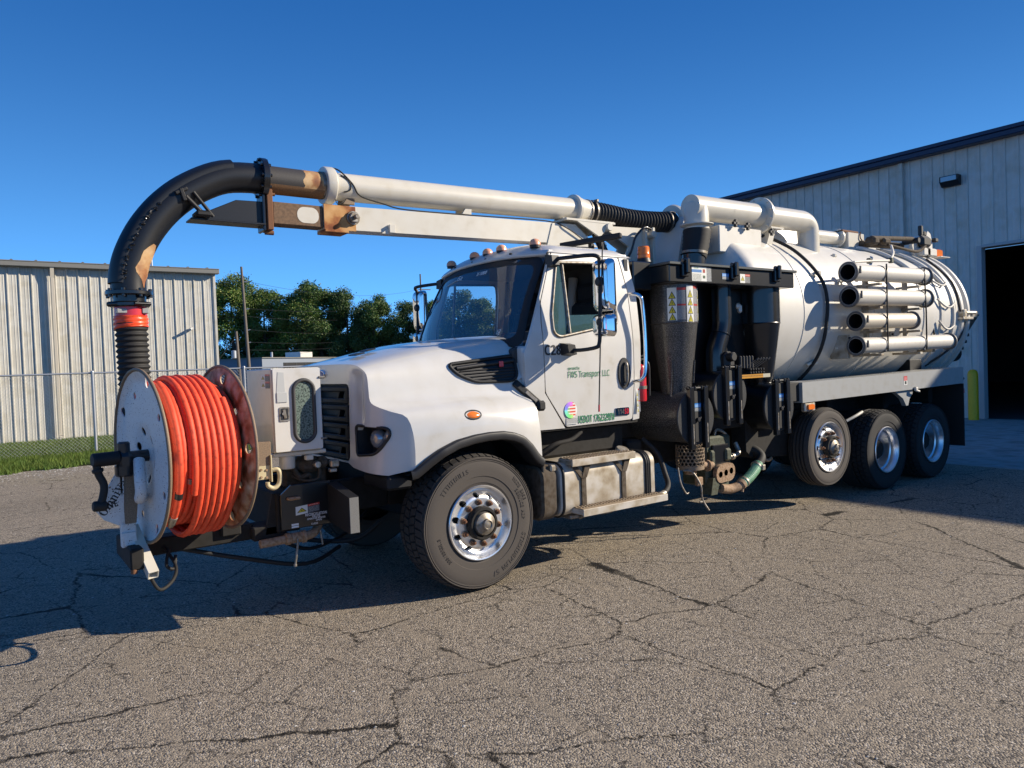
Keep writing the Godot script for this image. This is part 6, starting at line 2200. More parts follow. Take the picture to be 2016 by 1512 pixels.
func build_boom() -> void:
	var z := -0.1
	var b := B.new()
	# curved black elbow with a wear back
	var path := curve([Vector3(-1.07, 3.435, z), Vector3(-1.36, 3.405, z), Vector3(-1.61, 3.285, z), Vector3(-1.80, 3.13, z), Vector3(-1.95, 2.94, z), Vector3(-2.05, 2.74, z), Vector3(-2.092, 2.58, z), Vector3(-2.098, 2.45, z)], 5)
	b.tube(path, 0.122, 28)
	var el := obj("boom_elbow", b, M["boom_black"], truck)
	var out := []
	for i in path.size():
		var p: Vector3 = path[i]
		var q: Vector3 = path[mini(i + 1, path.size() - 1)]
		var r: Vector3 = path[maxi(i - 1, 0)]
		var d := (q - r).normalized()
		out.append([p, Vector3(d.y, -d.x, 0).normalized() * (1.0)])
	b = B.new()
	var rows := []
	for i in range(4, path.size() - 3):
		var p: Vector3 = out[i][0]
		var nrm: Vector3 = out[i][1]
		if nrm.y < 0 and nrm.x > 0:
			nrm = -nrm
		var row := PackedVector3Array()
		for k in 13:
			var a := lerpf(-1.15, 1.15, k / 12.0)
			row.append(p + (nrm * cos(a) + Vector3(0, 0, 1) * sin(a)) * (0.142 if k > 0 and k < 12 else 0.12))
		rows.append(row)
	b.grid(rows)
	obj("wear_back", b, M["boom_black"], el)
	b = B.new()
	rng.seed = 31
	for s in [-1.13, 1.13]:
		for i in range(16, path.size() - 4):
			var p: Vector3 = out[i][0]
			var nrm: Vector3 = out[i][1]
			for k in 2:
				var o := p + (nrm * cos(s) + Vector3(0, 0, 1) * sin(s)) * 0.134 + Vector3(rng.randfn(), rng.randfn(), rng.randfn()) * 0.006
				var sz := rng.randf_range(0.008, 0.018)
				b.box(o, Vector3(sz, sz * 1.8, sz), sz * 0.3, Basis.from_euler(Vector3(rng.randf() * 3, rng.randf() * 3, rng.randf() * 3)))
	obj("weld_bead", b, M["black"], el)
	b = B.new()
	for q in [[Vector3(-1.98, 2.83, z + 0.02), 0.5], [Vector3(-1.93, 2.62, z + 0.03), 0.9]]:
		pass
	# bare patches where the paint is scraped off the inside of the bend
	var pr := []
	for i in 12:
		var f := i / 11.0
		var k := int(lerpf(22, 33, f))
		var p: Vector3 = out[k][0]
		var nrm: Vector3 = out[k][1]
		var row := PackedVector3Array()
		for j in 7:
			var wide := 0.55 + 0.28 * sin(f * 9.0) * cos(f * 4.0)
			var a := PI - 0.75 + (j / 6.0 - 0.5) * wide * 2.0 * sin(PI * clampf(f * 0.9 + 0.08, 0.0, 1.0))
			row.append(p + (nrm * cos(a) + Vector3(0, 0, 1) * sin(a)) * 0.1235)
		pr.append(row)
	b.grid(pr)
	obj("scraped_paint", b, M["scraped"], el)
	# bracket between elbow and prop
	b = B.new()
	b.tube([Vector3(-1.69, 3.20, z + 0.13), Vector3(-1.53, 3.05, z + 0.10)], 0.018, 6)
	b.tube([Vector3(-1.63, 3.24, z + 0.12), Vector3(-1.49, 3.06, z + 0.12)], 0.014, 6)
	b.box(Vector3(-1.72, 3.24, z + 0.125), Vector3(0.10, 0.03, 0.03), 0.006, Basis(Vector3(0, 0, 1), 0.5))
	b.box(Vector3(-1.71, 3.21, z + 0.13), Vector3(0.03, 0.10, 0.03), 0.006, Basis(Vector3(0, 0, 1), 0.3))
	b.box(Vector3(-1.56, 3.08, z + 0.06), Vector3(0.12, 0.05, 0.16), 0.015)
	obj("elbow_bracket", b, M["matte_black"], truck)
	b = B.new()
	b.prism(PackedVector2Array([Vector2(-1.62, 3.055), Vector2(-1.065, 3.045), Vector2(-1.065, 3.235), Vector2(-1.29, 3.228), Vector2(-1.50, 3.125)]), xf_z(Vector3(0, 0, z - 0.05)), 0.0, 0.10, 0.004)
	b.bx(Vector3(-1.65, 3.035, z - 0.09), Vector3(-1.065, 3.05, z + 0.09), 0.003)
	obj("boom_nose", b, M["boom_black"], truck)
	obj("elbow_flange", flange(Vector3(-1.06, 3.435, z), Vector3(1, 0, 0), 0.17, 0.05, 10, 0.15), M["black"], truck)
	b = B.new()
	b.bx(Vector3(-1.085, 2.99, z - 0.08), Vector3(-1.06, 3.30, z + 0.08), 0.006)
	obj("flange_plate", b, M["black"], truck)
	b = B.new()
	b.bx(Vector3(-1.05, 3.0, z - 0.085), Vector3(-1.0, 3.34, z + 0.085), 0.006)
	b.cyl(Vector3(-1.06, 2.985, z + 0.03), Vector3(-0.99, 2.985, z + 0.03), 0.02, 8)
	for y in [3.1, 3.2, 3.3]:
		b.cyl(Vector3(-1.0, y, z + 0.06), Vector3(-0.975, y, z + 0.06), 0.014, 6)
	obj("rusty_flange", b, M["rust"], truck)
	# inner pipe: black, worn to cream near the collar
	var pw := mat("worn_pipe", lin(0.055, 0.05, 0.048), 0.6, 0.0, (M["boom_black"] as StandardMaterial3D).albedo_texture, 3.0)
	var pu := mat("rust_streak", lin(0.30, 0.16, 0.07), 0.8, 0.0, (M["boom_black"] as StandardMaterial3D).albedo_texture, 2.0)
	for q in [[-1.04, -0.715, -0.55, 3.75, pw, "inner_pipe"], [-1.04, -0.545, 3.70, 5.80, pu, "rust_streak"], [-0.73, -0.545, -0.55, 3.75, M["scraped"], "bare_band"]]:
		b = B.new()
		var rws2 := []
		rng.seed = 8
		for k in 23:
			var a := lerpf(q[2], q[3], k / 22.0)
			var row := PackedVector3Array()
			for m in 2:
				var xx: float = q[m]
				if q[5] == "bare_band" and m == 0 or q[5] == "inner_pipe" and m == 1:
					xx += rng.randf_range(-0.02, 0.02)
				row.append(Vector3(xx, 3.433 + sin(a) * (0.116 + (0.0005 if q[5] == "bare_band" else 0.0)), z + cos(a) * (0.116 + (0.0005 if q[5] == "bare_band" else 0.0))))
			rws2.append(row)
		b.grid(rws2)
		obj(q[5], b, q[4], truck)
	b = B.new()
	b.cyl(Vector3(-0.56, 3.438, z), Vector3(-0.515, 3.438, z), 0.118, 28)
	obj("wiper_ring", b, M["steel"], truck)
	b = B.new()
	b.bx(Vector3(-1.0, 3.055, z - 0.075), Vector3(-0.565, 3.24, z + 0.075), 0.006)
	obj("inner_beam", b, mat("worn_beam", lin(0.20, 0.115, 0.06), 0.75, 0.0, (M["rust_rim"] as StandardMaterial3D).albedo_texture, 1.0), truck)
	b = B.new()
	b.prism(rrect(0.19, 0.135, 0.062, 6), xf_z(Vector3(-0.70, 3.15, z + 0.074)), 0.0, 0.003)
	obj("beam_patch", b, M["cream"], truck)
	# outer pipe
	b = B.new()
	b.lathe([Vector2(0, 0.10), Vector2(0, 0.158), Vector2(0.012, 0.163), Vector2(0.075, 0.163), Vector2(0.085, 0.158), Vector2(0.085, 0.122)], B.ax(Vector3(-0.53, 3.44, z), Vector3(1, 0.02, 0)), 36, 0.4)
	obj("pipe_collar", b, M["cream"], truck)
	b = B.new()
	b.cyl(Vector3(-0.46, 3.44, z), Vector3(2.36, 3.492, z), 0.122, 36)
	obj("boom_pipe", b, M["cream"], truck)
	b = B.new()
	b.cyl(Vector3(2.34, 3.492, z), Vector3(2.385, 3.493, z), 0.165, 32, 0.008)
	b.lathe([Vector2(0, 0.155), Vector2(0.10, 0.128), Vector2(0.16, 0.124)], B.ax(Vector3(2.385, 3.493, z), Vector3(1, 0.0, 0)), 32)
	obj("pipe_flange", b, M["cream"], truck)
	for x in [0.93, 2.2, -0.31]:
		b = B.new()
		b.prism(PackedVector2Array([Vector2(-0.06, -0.09), Vector2(0.05, -0.09), Vector2(0.06, 0.06), Vector2(0.045, 0.06)]) if x < 1.5 else PackedVector2Array([Vector2(-0.06, -0.08), Vector2(0.02, -0.08), Vector2(0.03, 0.03), Vector2(0.0, 0.04)]), xf_z(Vector3(x, 3.37 + (x + 0.4) * 0.018, z + 0.05)), -0.012, 0.012, 0.003)
		b.prism(PackedVector2Array([Vector2(-0.06, -0.09), Vector2(0.05, -0.09), Vector2(0.06, 0.0), Vector2(-0.05, 0.0)]), xf_z(Vector3(x, 3.37 + (x + 0.4) * 0.018, z - 0.06)), -0.012, 0.012, 0.003)
		obj("pipe_saddle", b, M["cream"] if x > 0 else M["rust_rim"], truck)
	# box beam of the boom
	b = B.new()
	b.hexa([Vector3(-0.56, 3.045, z - 0.09), Vector3(1.98, 3.09, z - 0.09), Vector3(1.98, 3.09, z + 0.09), Vector3(-0.56, 3.045, z + 0.09), Vector3(-0.56, 3.255, z - 0.09), Vector3(1.98, 3.305, z - 0.09), Vector3(1.98, 3.305, z + 0.09), Vector3(-0.56, 3.255, z + 0.09)])
	obj("boom_beam", b, M["cream"], truck)
	b = B.new()
	b.bx(Vector3(-0.565, 3.04, z + 0.088), Vector3(-0.27, 3.258, z + 0.094), 0.002)
	b.bx(Vector3(-0.56, 3.02, z - 0.095), Vector3(-0.34, 3.046, z + 0.095), 0.004)
	obj("beam_end_plate", b, mat("rust_wood", lin(0.58, 0.40, 0.22), 0.8, 0.0, (M["rust_cream"] as StandardMaterial3D).albedo_texture, 0.7), truck)
	b = B.new()
	b.cyl(Vector3(-0.30, 3.155, z + 0.09), Vector3(-0.30, 3.155, z + 0.115), 0.062, 20, 0.004)
	b.cyl(Vector3(-0.30, 3.155, z + 0.115), Vector3(-0.30, 3.155, z + 0.15), 0.05, 6, 0.006)
	b.cyl(Vector3(-0.30, 3.155, z + 0.15), Vector3(-0.30, 3.155, z + 0.20), 0.02, 8, 0.004)
	obj("boom_pin", b, M["steel"], truck)
	b = B.new()
	b.prism(PackedVector2Array([Vector2(-0.05, -0.05), Vector2(0.06, -0.05), Vector2(0.06, 0.03)]), xf_z(Vector3(0.02, 3.09, z + 0.09)), 0.0, 0.02)
	b.box(Vector3(0.07, 3.085, z + 0.11), Vector3(0.06, 0.075, 0.045), 0.003)
	obj("beam_stop", b, M["cream"], truck)
	# cable looped over the pipe and along the beam
	b = B.new()
	b.tube(curve([Vector3(-0.47, 3.59, z + 0.04), Vector3(-0.40, 3.565, z + 0.08), Vector3(-0.30, 3.45, z + 0.125), Vector3(-0.22, 3.36, z + 0.10), Vector3(0.0, 3.315, z + 0.09), Vector3(0.25, 3.282, z + 0.085), Vector3(1.0, 3.295, z + 0.085), Vector3(1.9, 3.318, z + 0.085), Vector3(2.15, 3.26, z + 0.12), Vector3(2.4, 3.14, z + 0.12)], 5), 0.007, 6)
	b.tube(curve([Vector3(-0.40, 3.52, z + 0.10), Vector3(-0.33, 3.47, z + 0.124), Vector3(-0.32, 3.40, z + 0.12), Vector3(-0.38, 3.375, z + 0.11)], 5), 0.006, 6)
	b.tube(curve([Vector3(-0.46, 3.31, z + 0.10), Vector3(-0.44, 3.27, z + 0.10), Vector3(-0.40, 3.28, z + 0.10), Vector3(-0.36, 3.31, z + 0.08)], 5), 0.004, 5)
	obj("boom_cable", b, M["rubber"], truck)
	# knuckle and pedestal behind the beam
	b = B.new()
	b.hexa([Vector3(1.9, 3.06, z - 0.10), Vector3(2.62, 3.08, z - 0.10), Vector3(2.62, 3.08, z + 0.10), Vector3(1.9, 3.06, z + 0.10), Vector3(1.98, 3.30, z - 0.10), Vector3(2.30, 3.31, z - 0.10), Vector3(2.30, 3.31, z + 0.10), Vector3(1.98, 3.30, z + 0.10)])
	obj("boom_knuckle", b, M["cream"], truck)
	for q in [0.14, -0.17]:
		b = B.new()
		b.prism(PackedVector2Array([Vector2(2.22, 3.36), Vector2(2.83, 3.365), Vector2(2.79, 3.34), Vector2(2.60, 3.18)]), xf_z(Vector3(0, 0, z + q)), 0.0, 0.025, 0.003)
		obj("cradle_plate", b, M["cream"], truck)
	b = B.new()
	b.bx(Vector3(2.12, 3.335, z - 0.17), Vector3(2.84, 3.36, z + 0.168), 0.003)
	b.cyl(Vector3(2.73, 3.30, z - 0.2), Vector3(2.73, 3.30, z + 0.2), 0.045, 16, 0.005)
	obj("cradle", b, M["cream"], truck)
	b = B.new()
	b.prism(PackedVector2Array([Vector2(2.70, 3.33), Vector2(3.44, 3.355), Vector2(3.46, 3.15), Vector2(3.20, 2.9), Vector2(3.0, 2.9), Vector2(3.12, 3.12)]), xf_z(Vector3(0, 0, z + 0.06)), 0.0, 0.03, 0.003)
	b.prism(PackedVector2Array([Vector2(2.70, 3.33), Vector2(3.44, 3.355), Vector2(3.46, 3.15), Vector2(3.20, 2.9), Vector2(3.0, 2.9), Vector2(3.12, 3.12)]), xf_z(Vector3(0, 0, z - 0.12)), 0.0, 0.03, 0.003)
	obj("boom_arm", b, M["cream"], truck)
	b = B.new()
	b.bx(Vector3(3.34, 2.76, z - 0.16), Vector3(3.37, 3.34, z + 0.15), 0.004)
	b.bx(Vector3(3.46, 2.76, z - 0.16), Vector3(3.50, 3.36, z + 0.15), 0.004)
	b.cyl(Vector3(3.44, 3.27, z - 0.2), Vector3(3.44, 3.27, z + 0.2), 0.04, 14, 0.005)
	obj("boom_mast", b, M["cream"], truck)
	b = B.new()
	b.tube([Vector3(2.9, 2.85, z + 0.03), Vector3(2.72, 3.15, z + 0.03), Vector3(2.66, 3.25, z + 0.03)], 0.05, 10)
	b.tube(curve([Vector3(3.42, 3.33, z + 0.16), Vector3(3.3, 3.34, z + 0.17), Vector3(3.15, 3.22, z + 0.17), Vector3(3.08, 3.05, z + 0.16), Vector3(3.0, 2.9, z + 0.1)], 5), 0.014, 6)
	obj("boom_cylinder", b, M["black"], truck)
	# boom rest: a dark padded bar across, on posts behind the cab
	b = B.new()
	var r0 := Vector3(2.10, 3.02, 0.86)
	var r1 := Vector3(2.33, 3.13, -0.25)
	r0 = Vector3(2.34, 3.085, 0.66)
	r1 = Vector3(2.03, 3.05, 0.06)
	b.box((r0 + r1) * 0.5, Vector3(0.06, 0.055, (r0 - r1).length()), 0.008, Basis.looking_at(r0 - r1, Vector3.UP))
	b.bx(Vector3(2.22, 2.70, 0.28), Vector3(2.27, 3.05, 0.33), 0.006)
	b.bx(Vector3(2.30, 2.70, 0.36), Vector3(2.34, 3.06, 0.40), 0.006)
	obj("boom_rest", b, M["matte_black"], truck)
	# black suction hose from boom to tank, and the one hanging at the tip
	obj("suction_hose", ribbed_hose(curve([Vector3(2.50, 3.49, z), Vector3(2.8, 3.485, z), Vector3(3.2, 3.455, z + 0.01), Vector3(3.55, 3.455, z + 0.03), Vector3(3.92, 3.475, z + 0.06)], 8), 0.108, 0.124, 0.046), M["rubber"], truck)
	b = B.new()
	for x in [2.54, 2.62]:
		b.lathe([Vector2(0, 0.125), Vector2(0, 0.135), Vector2(0.02, 0.135), Vector2(0.02, 0.125)], B.ax(Vector3(x, 3.49, z), Vector3(1, 0, 0)), 28, 0.3)
	b.lathe([Vector2(0, 0.123), Vector2(0, 0.132), Vector2(0.02, 0.132), Vector2(0.02, 0.123)], B.ax(Vector3(3.80, 3.468, z + 0.05), Vector3(1, 0.05, 0.08)), 28, 0.3)
	b.box(Vector3(2.63, 3.6, z + 0.09), Vector3(0.03, 0.03, 0.06), 0.004)
	obj("hose_clamp", b, M["steel"], truck)
	obj("tip_flange", flange(Vector3(-2.098, 2.45, z), Vector3(0, 1, 0), 0.165, 0.03, 8, 0.148), M["black"], truck)
	b = B.new()
	b.cyl(Vector3(-2.097, 2.38, z), Vector3(-2.097, 2.44, z), 0.115, 24)
	b.cyl(Vector3(-2.097, 2.345, z), Vector3(-2.097, 2.385, z), 0.14, 28, 0.01)
	b.cyl(Vector3(-2.25, 2.365, z + 0.03), Vector3(-2.18, 2.365, z + 0.09), 0.02, 8, 0.005)
	b.cyl(Vector3(-2.09, 2.365, z + 0.145), Vector3(-1.97, 2.365, z + 0.11), 0.014, 8, 0.004)
	obj("quick_clamp", b, M["black"], truck)
	b = B.new()
	b.cyl(Vector3(-2.095, 2.265, z), Vector3(-2.095, 2.35, z), 0.112, 26, 0.004)
	obj("hose_sleeve", b, M["red"], truck)
	b = B.new()
	b.bx(Vector3(-2.2, 2.295, z + 0.03), Vector3(-2.13, 2.33, z + 0.105), 0.004)
	b.bx(Vector3(-2.03, 2.295, z + 0.05), Vector3(-1.985, 2.335, z + 0.1), 0.004)
	obj("sleeve_tag", b, M["rail_grey"], truck)
	b = B.new()
	var rws := []
	rng.seed = 12
	for k in 9:
		var row := PackedVector3Array()
		for j in 28:
			var a := TAU * j / 28.0
			var rr := 0.117 + 0.006 * sin(k * 2.3 + a * 2.0) + rng.randf_range(-0.002, 0.002)
			row.append(Vector3(-2.095 + cos(a) * rr, 2.185 + k * 0.012 + 0.014 * sin(a + 0.6) * (1.0 - k / 8.0), z + sin(a) * rr))
		rws.append(row)
	b.grid(rws, true)
	obj("orange_tape", b, M["tape_orange"], truck)
	obj("tip_hose", ribbed_hose([Vector3(-2.095, 2.24, z), Vector3(-2.09, 1.8, z), Vector3(-2.085, 1.25, z)], 0.103, 0.116, 0.040, 24), M["rubber"], truck)

func tank_pt(x: float, ang: float, r: float) -> Vector3:      # ang from the driver's side, positive upwards
	return Vector3(x, 2.307 + sin(ang) * r, cos(ang) * r)

func tank_y(x: float, y: float, r: float) -> Vector3:         # a point on the driver's side of the shell at height y
	return Vector3(x, y, sqrt(maxf(0.0, r * r - (y - 2.307) * (y - 2.307))))

func build_tank() -> void:
	var ax := B.ax(Vector3(0, 2.307, 0), Vector3(1, 0, 0))
	var R := 1.036
	var prof := []
	for i in 13:
		var a := PI * 0.5 * i / 12.0
		prof.append(Vector2(4.20 - cos(a) * 0.34, sin(a) * R))
	prof.append(Vector2(4.26, R))
	var x := 4.6
	while x < 9.2:
		prof.append(Vector2(x, R))
		x += 0.4
	prof.append(Vector2(9.20, R))
	var b := B.new()
	b.lathe(prof, ax, 96, 0.5)
	var tk := obj("tank", b, M["tank"], truck)
	b = B.new()
	var rear := [Vector2(9.19, R), Vector2(9.2, R + 0.05), Vector2(9.25, R + 0.055), Vector2(9.252, R + 0.01)]
	for i in 11:
		var a := PI * 0.5 * (1.0 - i / 10.0)
		rear.append(Vector2(9.26 + cos(a) * 0.30, sin(a) * R))
	b.lathe(rear, ax, 96, 0.5)
	obj("tank_door", b, M["tank"], truck)
	b = B.new()
	b.lathe([Vector2(9.02, R), Vector2(9.03, R + 0.035), Vector2(9.09, R + 0.04), Vector2(9.10, R)], ax, 96, 0.3)
	obj("door_ring", b, M["tank"], tk)
	for q in [[7.90, 0.16, 0.012], [8.40, 0.10, 0.02], [6.55, 0.06, 0.008], [4.95, 0.012, 0.006], [8.78, 0.05, 0.03]]:
		b = B.new()
		b.lathe([Vector2(q[0], R - 0.01), Vector2(q[0] + 0.004, R + q[2]), Vector2(q[0] + q[1], R + q[2]), Vector2(q[0] + q[1] + 0.004, R - 0.01)], ax, 96, 0.3)
		obj("tank_band", b, M["tank"], tk)
	# hoses hooped round the shell
	b = B.new()
	var pts := []
	for q in [Vector3(4.98, 3.30, 0.47), Vector3(5.12, 3.26, 0.52), Vector3(5.18, 3.12, 0.73), Vector3(5.27, 2.96, 0.87), Vector3(5.35, 2.78, 0.98), Vector3(5.39, 2.62, 1.04), Vector3(5.39, 2.46, 1.07), Vector3(5.37, 2.29, 1.08), Vector3(5.36, 1.97, 1.03), Vector3(5.36, 1.71, 0.905), Vector3(5.31, 1.47, 0.70), Vector3(5.28, 1.36, 0.5)]:
		pts.append(q)
	b.tube(curve(pts, 5), 0.022, 8)
	obj("tank_hose", b, M["rubber"], truck)
	for q in [[5.34, 2.79], [5.35, 1.69]]:
		b = B.new()
		var o := tank_y(q[0], q[1], R + 0.02)
		b.box(o, Vector3(0.17, 0.03, 0.03), 0.006, Basis(Vector3(0, 0, 1), 0.3))
		b.box(o + Vector3(0.04, 0, 0.03), Vector3(0.06, 0.05, 0.05), 0.008)
		obj("hose_bracket", b, M["cream"], truck)
	# grey corner brackets that carry the pipe rack, and lifting lug
	b = B.new()
	b.tube([tank_y(5.85, 2.66, R + 0.02), tank_y(5.83, 2.78, R + 0.05)], 0.012, 6)
	b.box(tank_y(5.78, 1.86, R + 0.03), Vector3(0.09, 0.03, 0.04), 0.006)
	b.box(tank_y(5.83, 2.70, R + 0.03), Vector3(0.08, 0.03, 0.04), 0.006)
	b.box(Vector3(6.22, 3.09, 0.69), Vector3(0.07, 0.05, 0.05), 0.012)
	obj("shell_lug", b, M["cream"], truck)
	# rack for the loose pipes: plates standing off the shell with two uprights
	for xx in [6.27, 7.29]:
		b = B.new()
		b.bx(Vector3(xx - 0.03, 1.74, 1.045), Vector3(xx + 0.03, 2.92, 1.10), 0.006)
		for y in [1.76, 2.06, 2.36, 2.66]:
			b.bx(Vector3(xx - 0.035, y - 0.02, 0.9), Vector3(xx + 0.035, y + 0.01, 1.28), 0.004)
		obj("pipe_rack", b, M["tank_alu"], truck)
		b = B.new()
		b.tube([Vector3(xx + 0.02, 2.90, 1.345), Vector3(xx + 0.0, 2.3, 1.352), Vector3(xx + 0.02, 1.80, 1.34)] if xx < 7.0 else [Vector3(xx + 0.02, 2.88, 1.33), Vector3(xx + 0.0, 2.3, 1.352), Vector3(xx + 0.02, 1.80, 1.34)], 0.011, 6)
		obj("rack_strap", b, M["rubber"], truck)
	for q in [[5.74, 5.80, 1.72, 2.02], [6.80, 6.90, 1.94, 2.06], [7.95, 8.04, 1.76, 2.0]]:
		b = B.new()
		b.bx(Vector3(q[0], q[2], 0.88), Vector3(q[1], q[3], 1.12), 0.006)
		var rb := obj("rack_bracket", b, M["tank_alu"], truck)
		for dy in [0.04, 0.10]:
			b = B.new()
			b.cyl(Vector3(q[0] + 0.03, q[3] - dy, 1.1), Vector3(q[0] + 0.03, q[3] - dy, 1.14), 0.014, 8)
			obj("bracket_bolt", b, M["plastic"], rb)
	# pale hoses arched over the top of the shell
	for xx in [7.55, 8.15]:
		b = B.new()
		var hp := []
		for i in 15:
			hp.append(tank_pt(xx + 0.5 * i / 14.0, lerpf(1.35, 0.45, i / 14.0), R + 0.03))
		b.tube(hp, 0.03, 8)
		obj("shell_conduit", b, M["tank"], tk)
	b = B.new()
	b.tube(curve([Vector3(5.75, 2.91, 1.22), Vector3(6.2, 2.95, 1.2), Vector3(6.7, 2.985, 1.18), Vector3(7.0, 3.05, 1.05), Vector3(7.25, 3.15, 0.95), Vector3(7.6, 3.30, 0.75)], 5), 0.017, 7)
	obj("air_line", b, M["galv_tube"], truck)
	for q in [[6.17, 2.95], [6.71, 2.985]]:
		b = B.new()
		b.box(Vector3(q[0], q[1], 1.19), Vector3(0.06, 0.07, 0.05), 0.008)
		obj("line_clip", b, M["green_pump"], truck)
	# loops of clear tube at the rear flank
	for y in [2.78, 2.45, 2.13]:
		b = B.new()
		b.tube(curve([tank_y(8.30, y + 0.08, R + 0.03), tank_y(8.45, y - 0.02, R + 0.05), tank_y(8.62, y - 0.04, R + 0.05), tank_y(8.78, y + 0.02, R + 0.04)], 5), 0.014, 6)
		obj("drain_loop", b, M["galv_tube"], truck)
	b = B.new()
	b.tube([tank_y(8.26, 2.9, R + 0.03), tank_y(8.24, 2.0, R + 0.03)], 0.014, 6)
	b.tube(curve([tank_y(8.92, 3.2, R + 0.05), tank_y(8.95, 2.8, R + 0.05), tank_y(8.94, 2.35, R + 0.05)], 5), 0.017, 6)
	obj("rear_hose", b, M["rubber"], truck)
	# rear door clamp, outlet chute and valve
	b = B.new()
	b.bx(Vector3(8.95, 2.23, 1.0), Vector3(9.30, 2.27, 1.12), 0.006)
	b.cyl(Vector3(9.0, 2.335, 1.08), Vector3(9.42, 2.335, 1.08), 0.03, 12)
	b.bx(Vector3(8.98, 2.27, 1.03), Vector3(9.08, 2.38, 1.12), 0.008)
	b.bx(Vector3(9.30, 2.26, 0.98), Vector3(9.50, 2.36, 1.10), 0.01)
	obj("door_clamp", b, M["alu"], truck)
	b = B.new()
	b.cyl(Vector3(9.45, 2.42, 0.7), Vector3(9.80, 2.42, 0.75), 0.12, 16, 0.02)
	b.hexa([Vector3(9.4, 1.95, 0.5), Vector3(9.55, 2.0, 0.5), Vector3(9.55, 2.0, 0.9), Vector3(9.4, 1.95, 0.9), Vector3(9.6, 2.36, 0.5), Vector3(10.05, 2.33, 0.5), Vector3(10.05, 2.33, 0.9), Vector3(9.6, 2.36, 0.9)])
	obj("rear_chute", b, M["dusty"], truck)
	b = B.new()
	b.cyl(Vector3(9.2, 1.72, 0.6), Vector3(9.72, 1.72, 0.65), 0.13, 18, 0.02)
	b.cyl(Vector3(9.40, 1.78, 0.65), Vector3(9.45, 1.90, 0.72), 0.12, 16, 0.01)
	obj("drain_valve", b, M["under"], truck)
	b = B.new()
	for y in [2.0, 1.9, 1.8]:
		b.box(tank_y(9.28, y, R + 0.05), Vector3(0.03, 0.05, 0.03), 0.008)
	b.tube(curve([tank_y(9.2, 2.2, R), tank_y(9.0, 1.95, R + 0.06), tank_y(8.75, 1.75, R + 0.06), tank_y(8.6, 1.55, R)], 5), 0.016, 6)
	obj("door_latch", b, M["plastic"], truck)
	# hinge gear on top at the rear, with its beacon
	b = B.new()
	for zz in [0.42, -0.42]:
		b.prism(PackedVector2Array([Vector2(9.0, 3.15), Vector2(9.5, 3.15), Vector2(9.52, 3.5), Vector2(9.46, 3.66), Vector2(9.36, 3.70), Vector2(9.28, 3.55), Vector2(8.86, 3.56), Vector2(8.84, 3.44)]), xf_z(Vector3(0, 0, zz)), -0.025, 0.025, 0.004)
	b.box(Vector3(9.40, 3.5, 0.1), Vector3(0.10, 0.28, 0.6), 0.02)
	b.bx(Vector3(9.0, 3.27, 0.3), Vector3(9.45, 3.40, 0.55), 0.02)
	var hg := obj("door_hinge", b, M["tank"], truck)
	b = B.new()
	b.cyl(Vector3(8.86, 3.50, 0.3), Vector3(8.86, 3.50, 0.55), 0.045, 14, 0.006)
	b.box(Vector3(9.16, 3.50, 0.48), Vector3(0.32, 0.2, 0.12), 0.06)
	b.box(Vector3(9.12, 3.68, 0.45), Vector3(0.07, 0.16, 0.06), 0.012)
	b.box(Vector3(9.22, 3.64, 0.45), Vector3(0.1, 0.07, 0.06), 0.012)
	b.box(Vector3(9.58, 3.56, 0.45), Vector3(0.10, 0.06, 0.08), 0.008)
	b.box(Vector3(9.18, 3.33, 0.5), Vector3(0.12, 0.16, 0.1), 0.02)
	obj("hinge_valve", b, M["plastic"], hg)
	b = B.new()
	b.tube([Vector3(7.62, 3.46, 0.45), Vector3(8.84, 3.53, 0.45)], 0.035, 10)
	b.tube([Vector3(7.62, 3.40, 0.30), Vector3(8.80, 3.44, 0.30)], 0.05, 10)
	b.box(Vector3(7.65, 3.42, 0.45), Vector3(0.16, 0.12, 0.16), 0.03)
	b.box(Vector3(7.98, 3.43, 0.47), Vector3(0.2, 0.1, 0.1), 0.03)
	b.tube(curve([Vector3(8.0, 3.38, 0.5), Vector3(8.4, 3.33, 0.55), Vector3(8.8, 3.32, 0.55), Vector3(9.05, 3.42, 0.55)], 4), 0.022, 7)
	obj("door_cylinder", b, M["dusty"], truck)
	b = B.new()
	b.bx(Vector3(9.50, 3.27, 0.30), Vector3(9.82, 3.285, 0.58), 0.003)
	obj("beacon_shelf", b, M["tank"], hg)
	b = B.new()
	b.prism(rrect(0.22, 0.12, 0.035, 4), xf_z(Vector3(9.62, 3.345, 0.37)), 0.0, 0.14, 0.01, true)
	obj("rear_beacon", b, M["amber"], truck)
	# upper pipes
	b = B.new()
	b.cyl(Vector3(3.84, 3.525, 0.5), Vector3(4.85, 3.535, 0.5), 0.14, 32)
	b.tube([Vector3(3.60, 3.524, 0.5), Vector3(3.70, 3.524, 0.5), Vector3(4.9, 3.535, 0.5)], 0.14, 32)
	b.tube([Vector3(3.705, 3.25, 0.5), Vector3(3.705, 3.56, 0.5), Vector3(3.705, 3.60, 0.5)], 0.141, 32, true, [0.141, 0.141, 0.09])
	b.lathe([Vector2(0, 0.141), Vector2(0.02, 0.19), Vector2(0.03, 0.19), Vector2(0.03, 0.141)], Transform3D(Basis.IDENTITY, Vector3(3.705, 3.30, 0.5)), 32, 0.3)
	obj("vacuum_pipe", b, M["cream"], truck)
	b = B.new()
	b.tube(curve([Vector3(4.88, 3.535, 0.5), Vector3(5.6, 3.54, 0.5), Vector3(5.80, 3.535, 0.5), Vector3(5.90, 3.48, 0.5), Vector3(5.93, 3.38, 0.5), Vector3(5.935, 3.1, 0.5)], 5), 0.138, 32)
	obj("vacuum_pipe", b, M["cream"], truck)
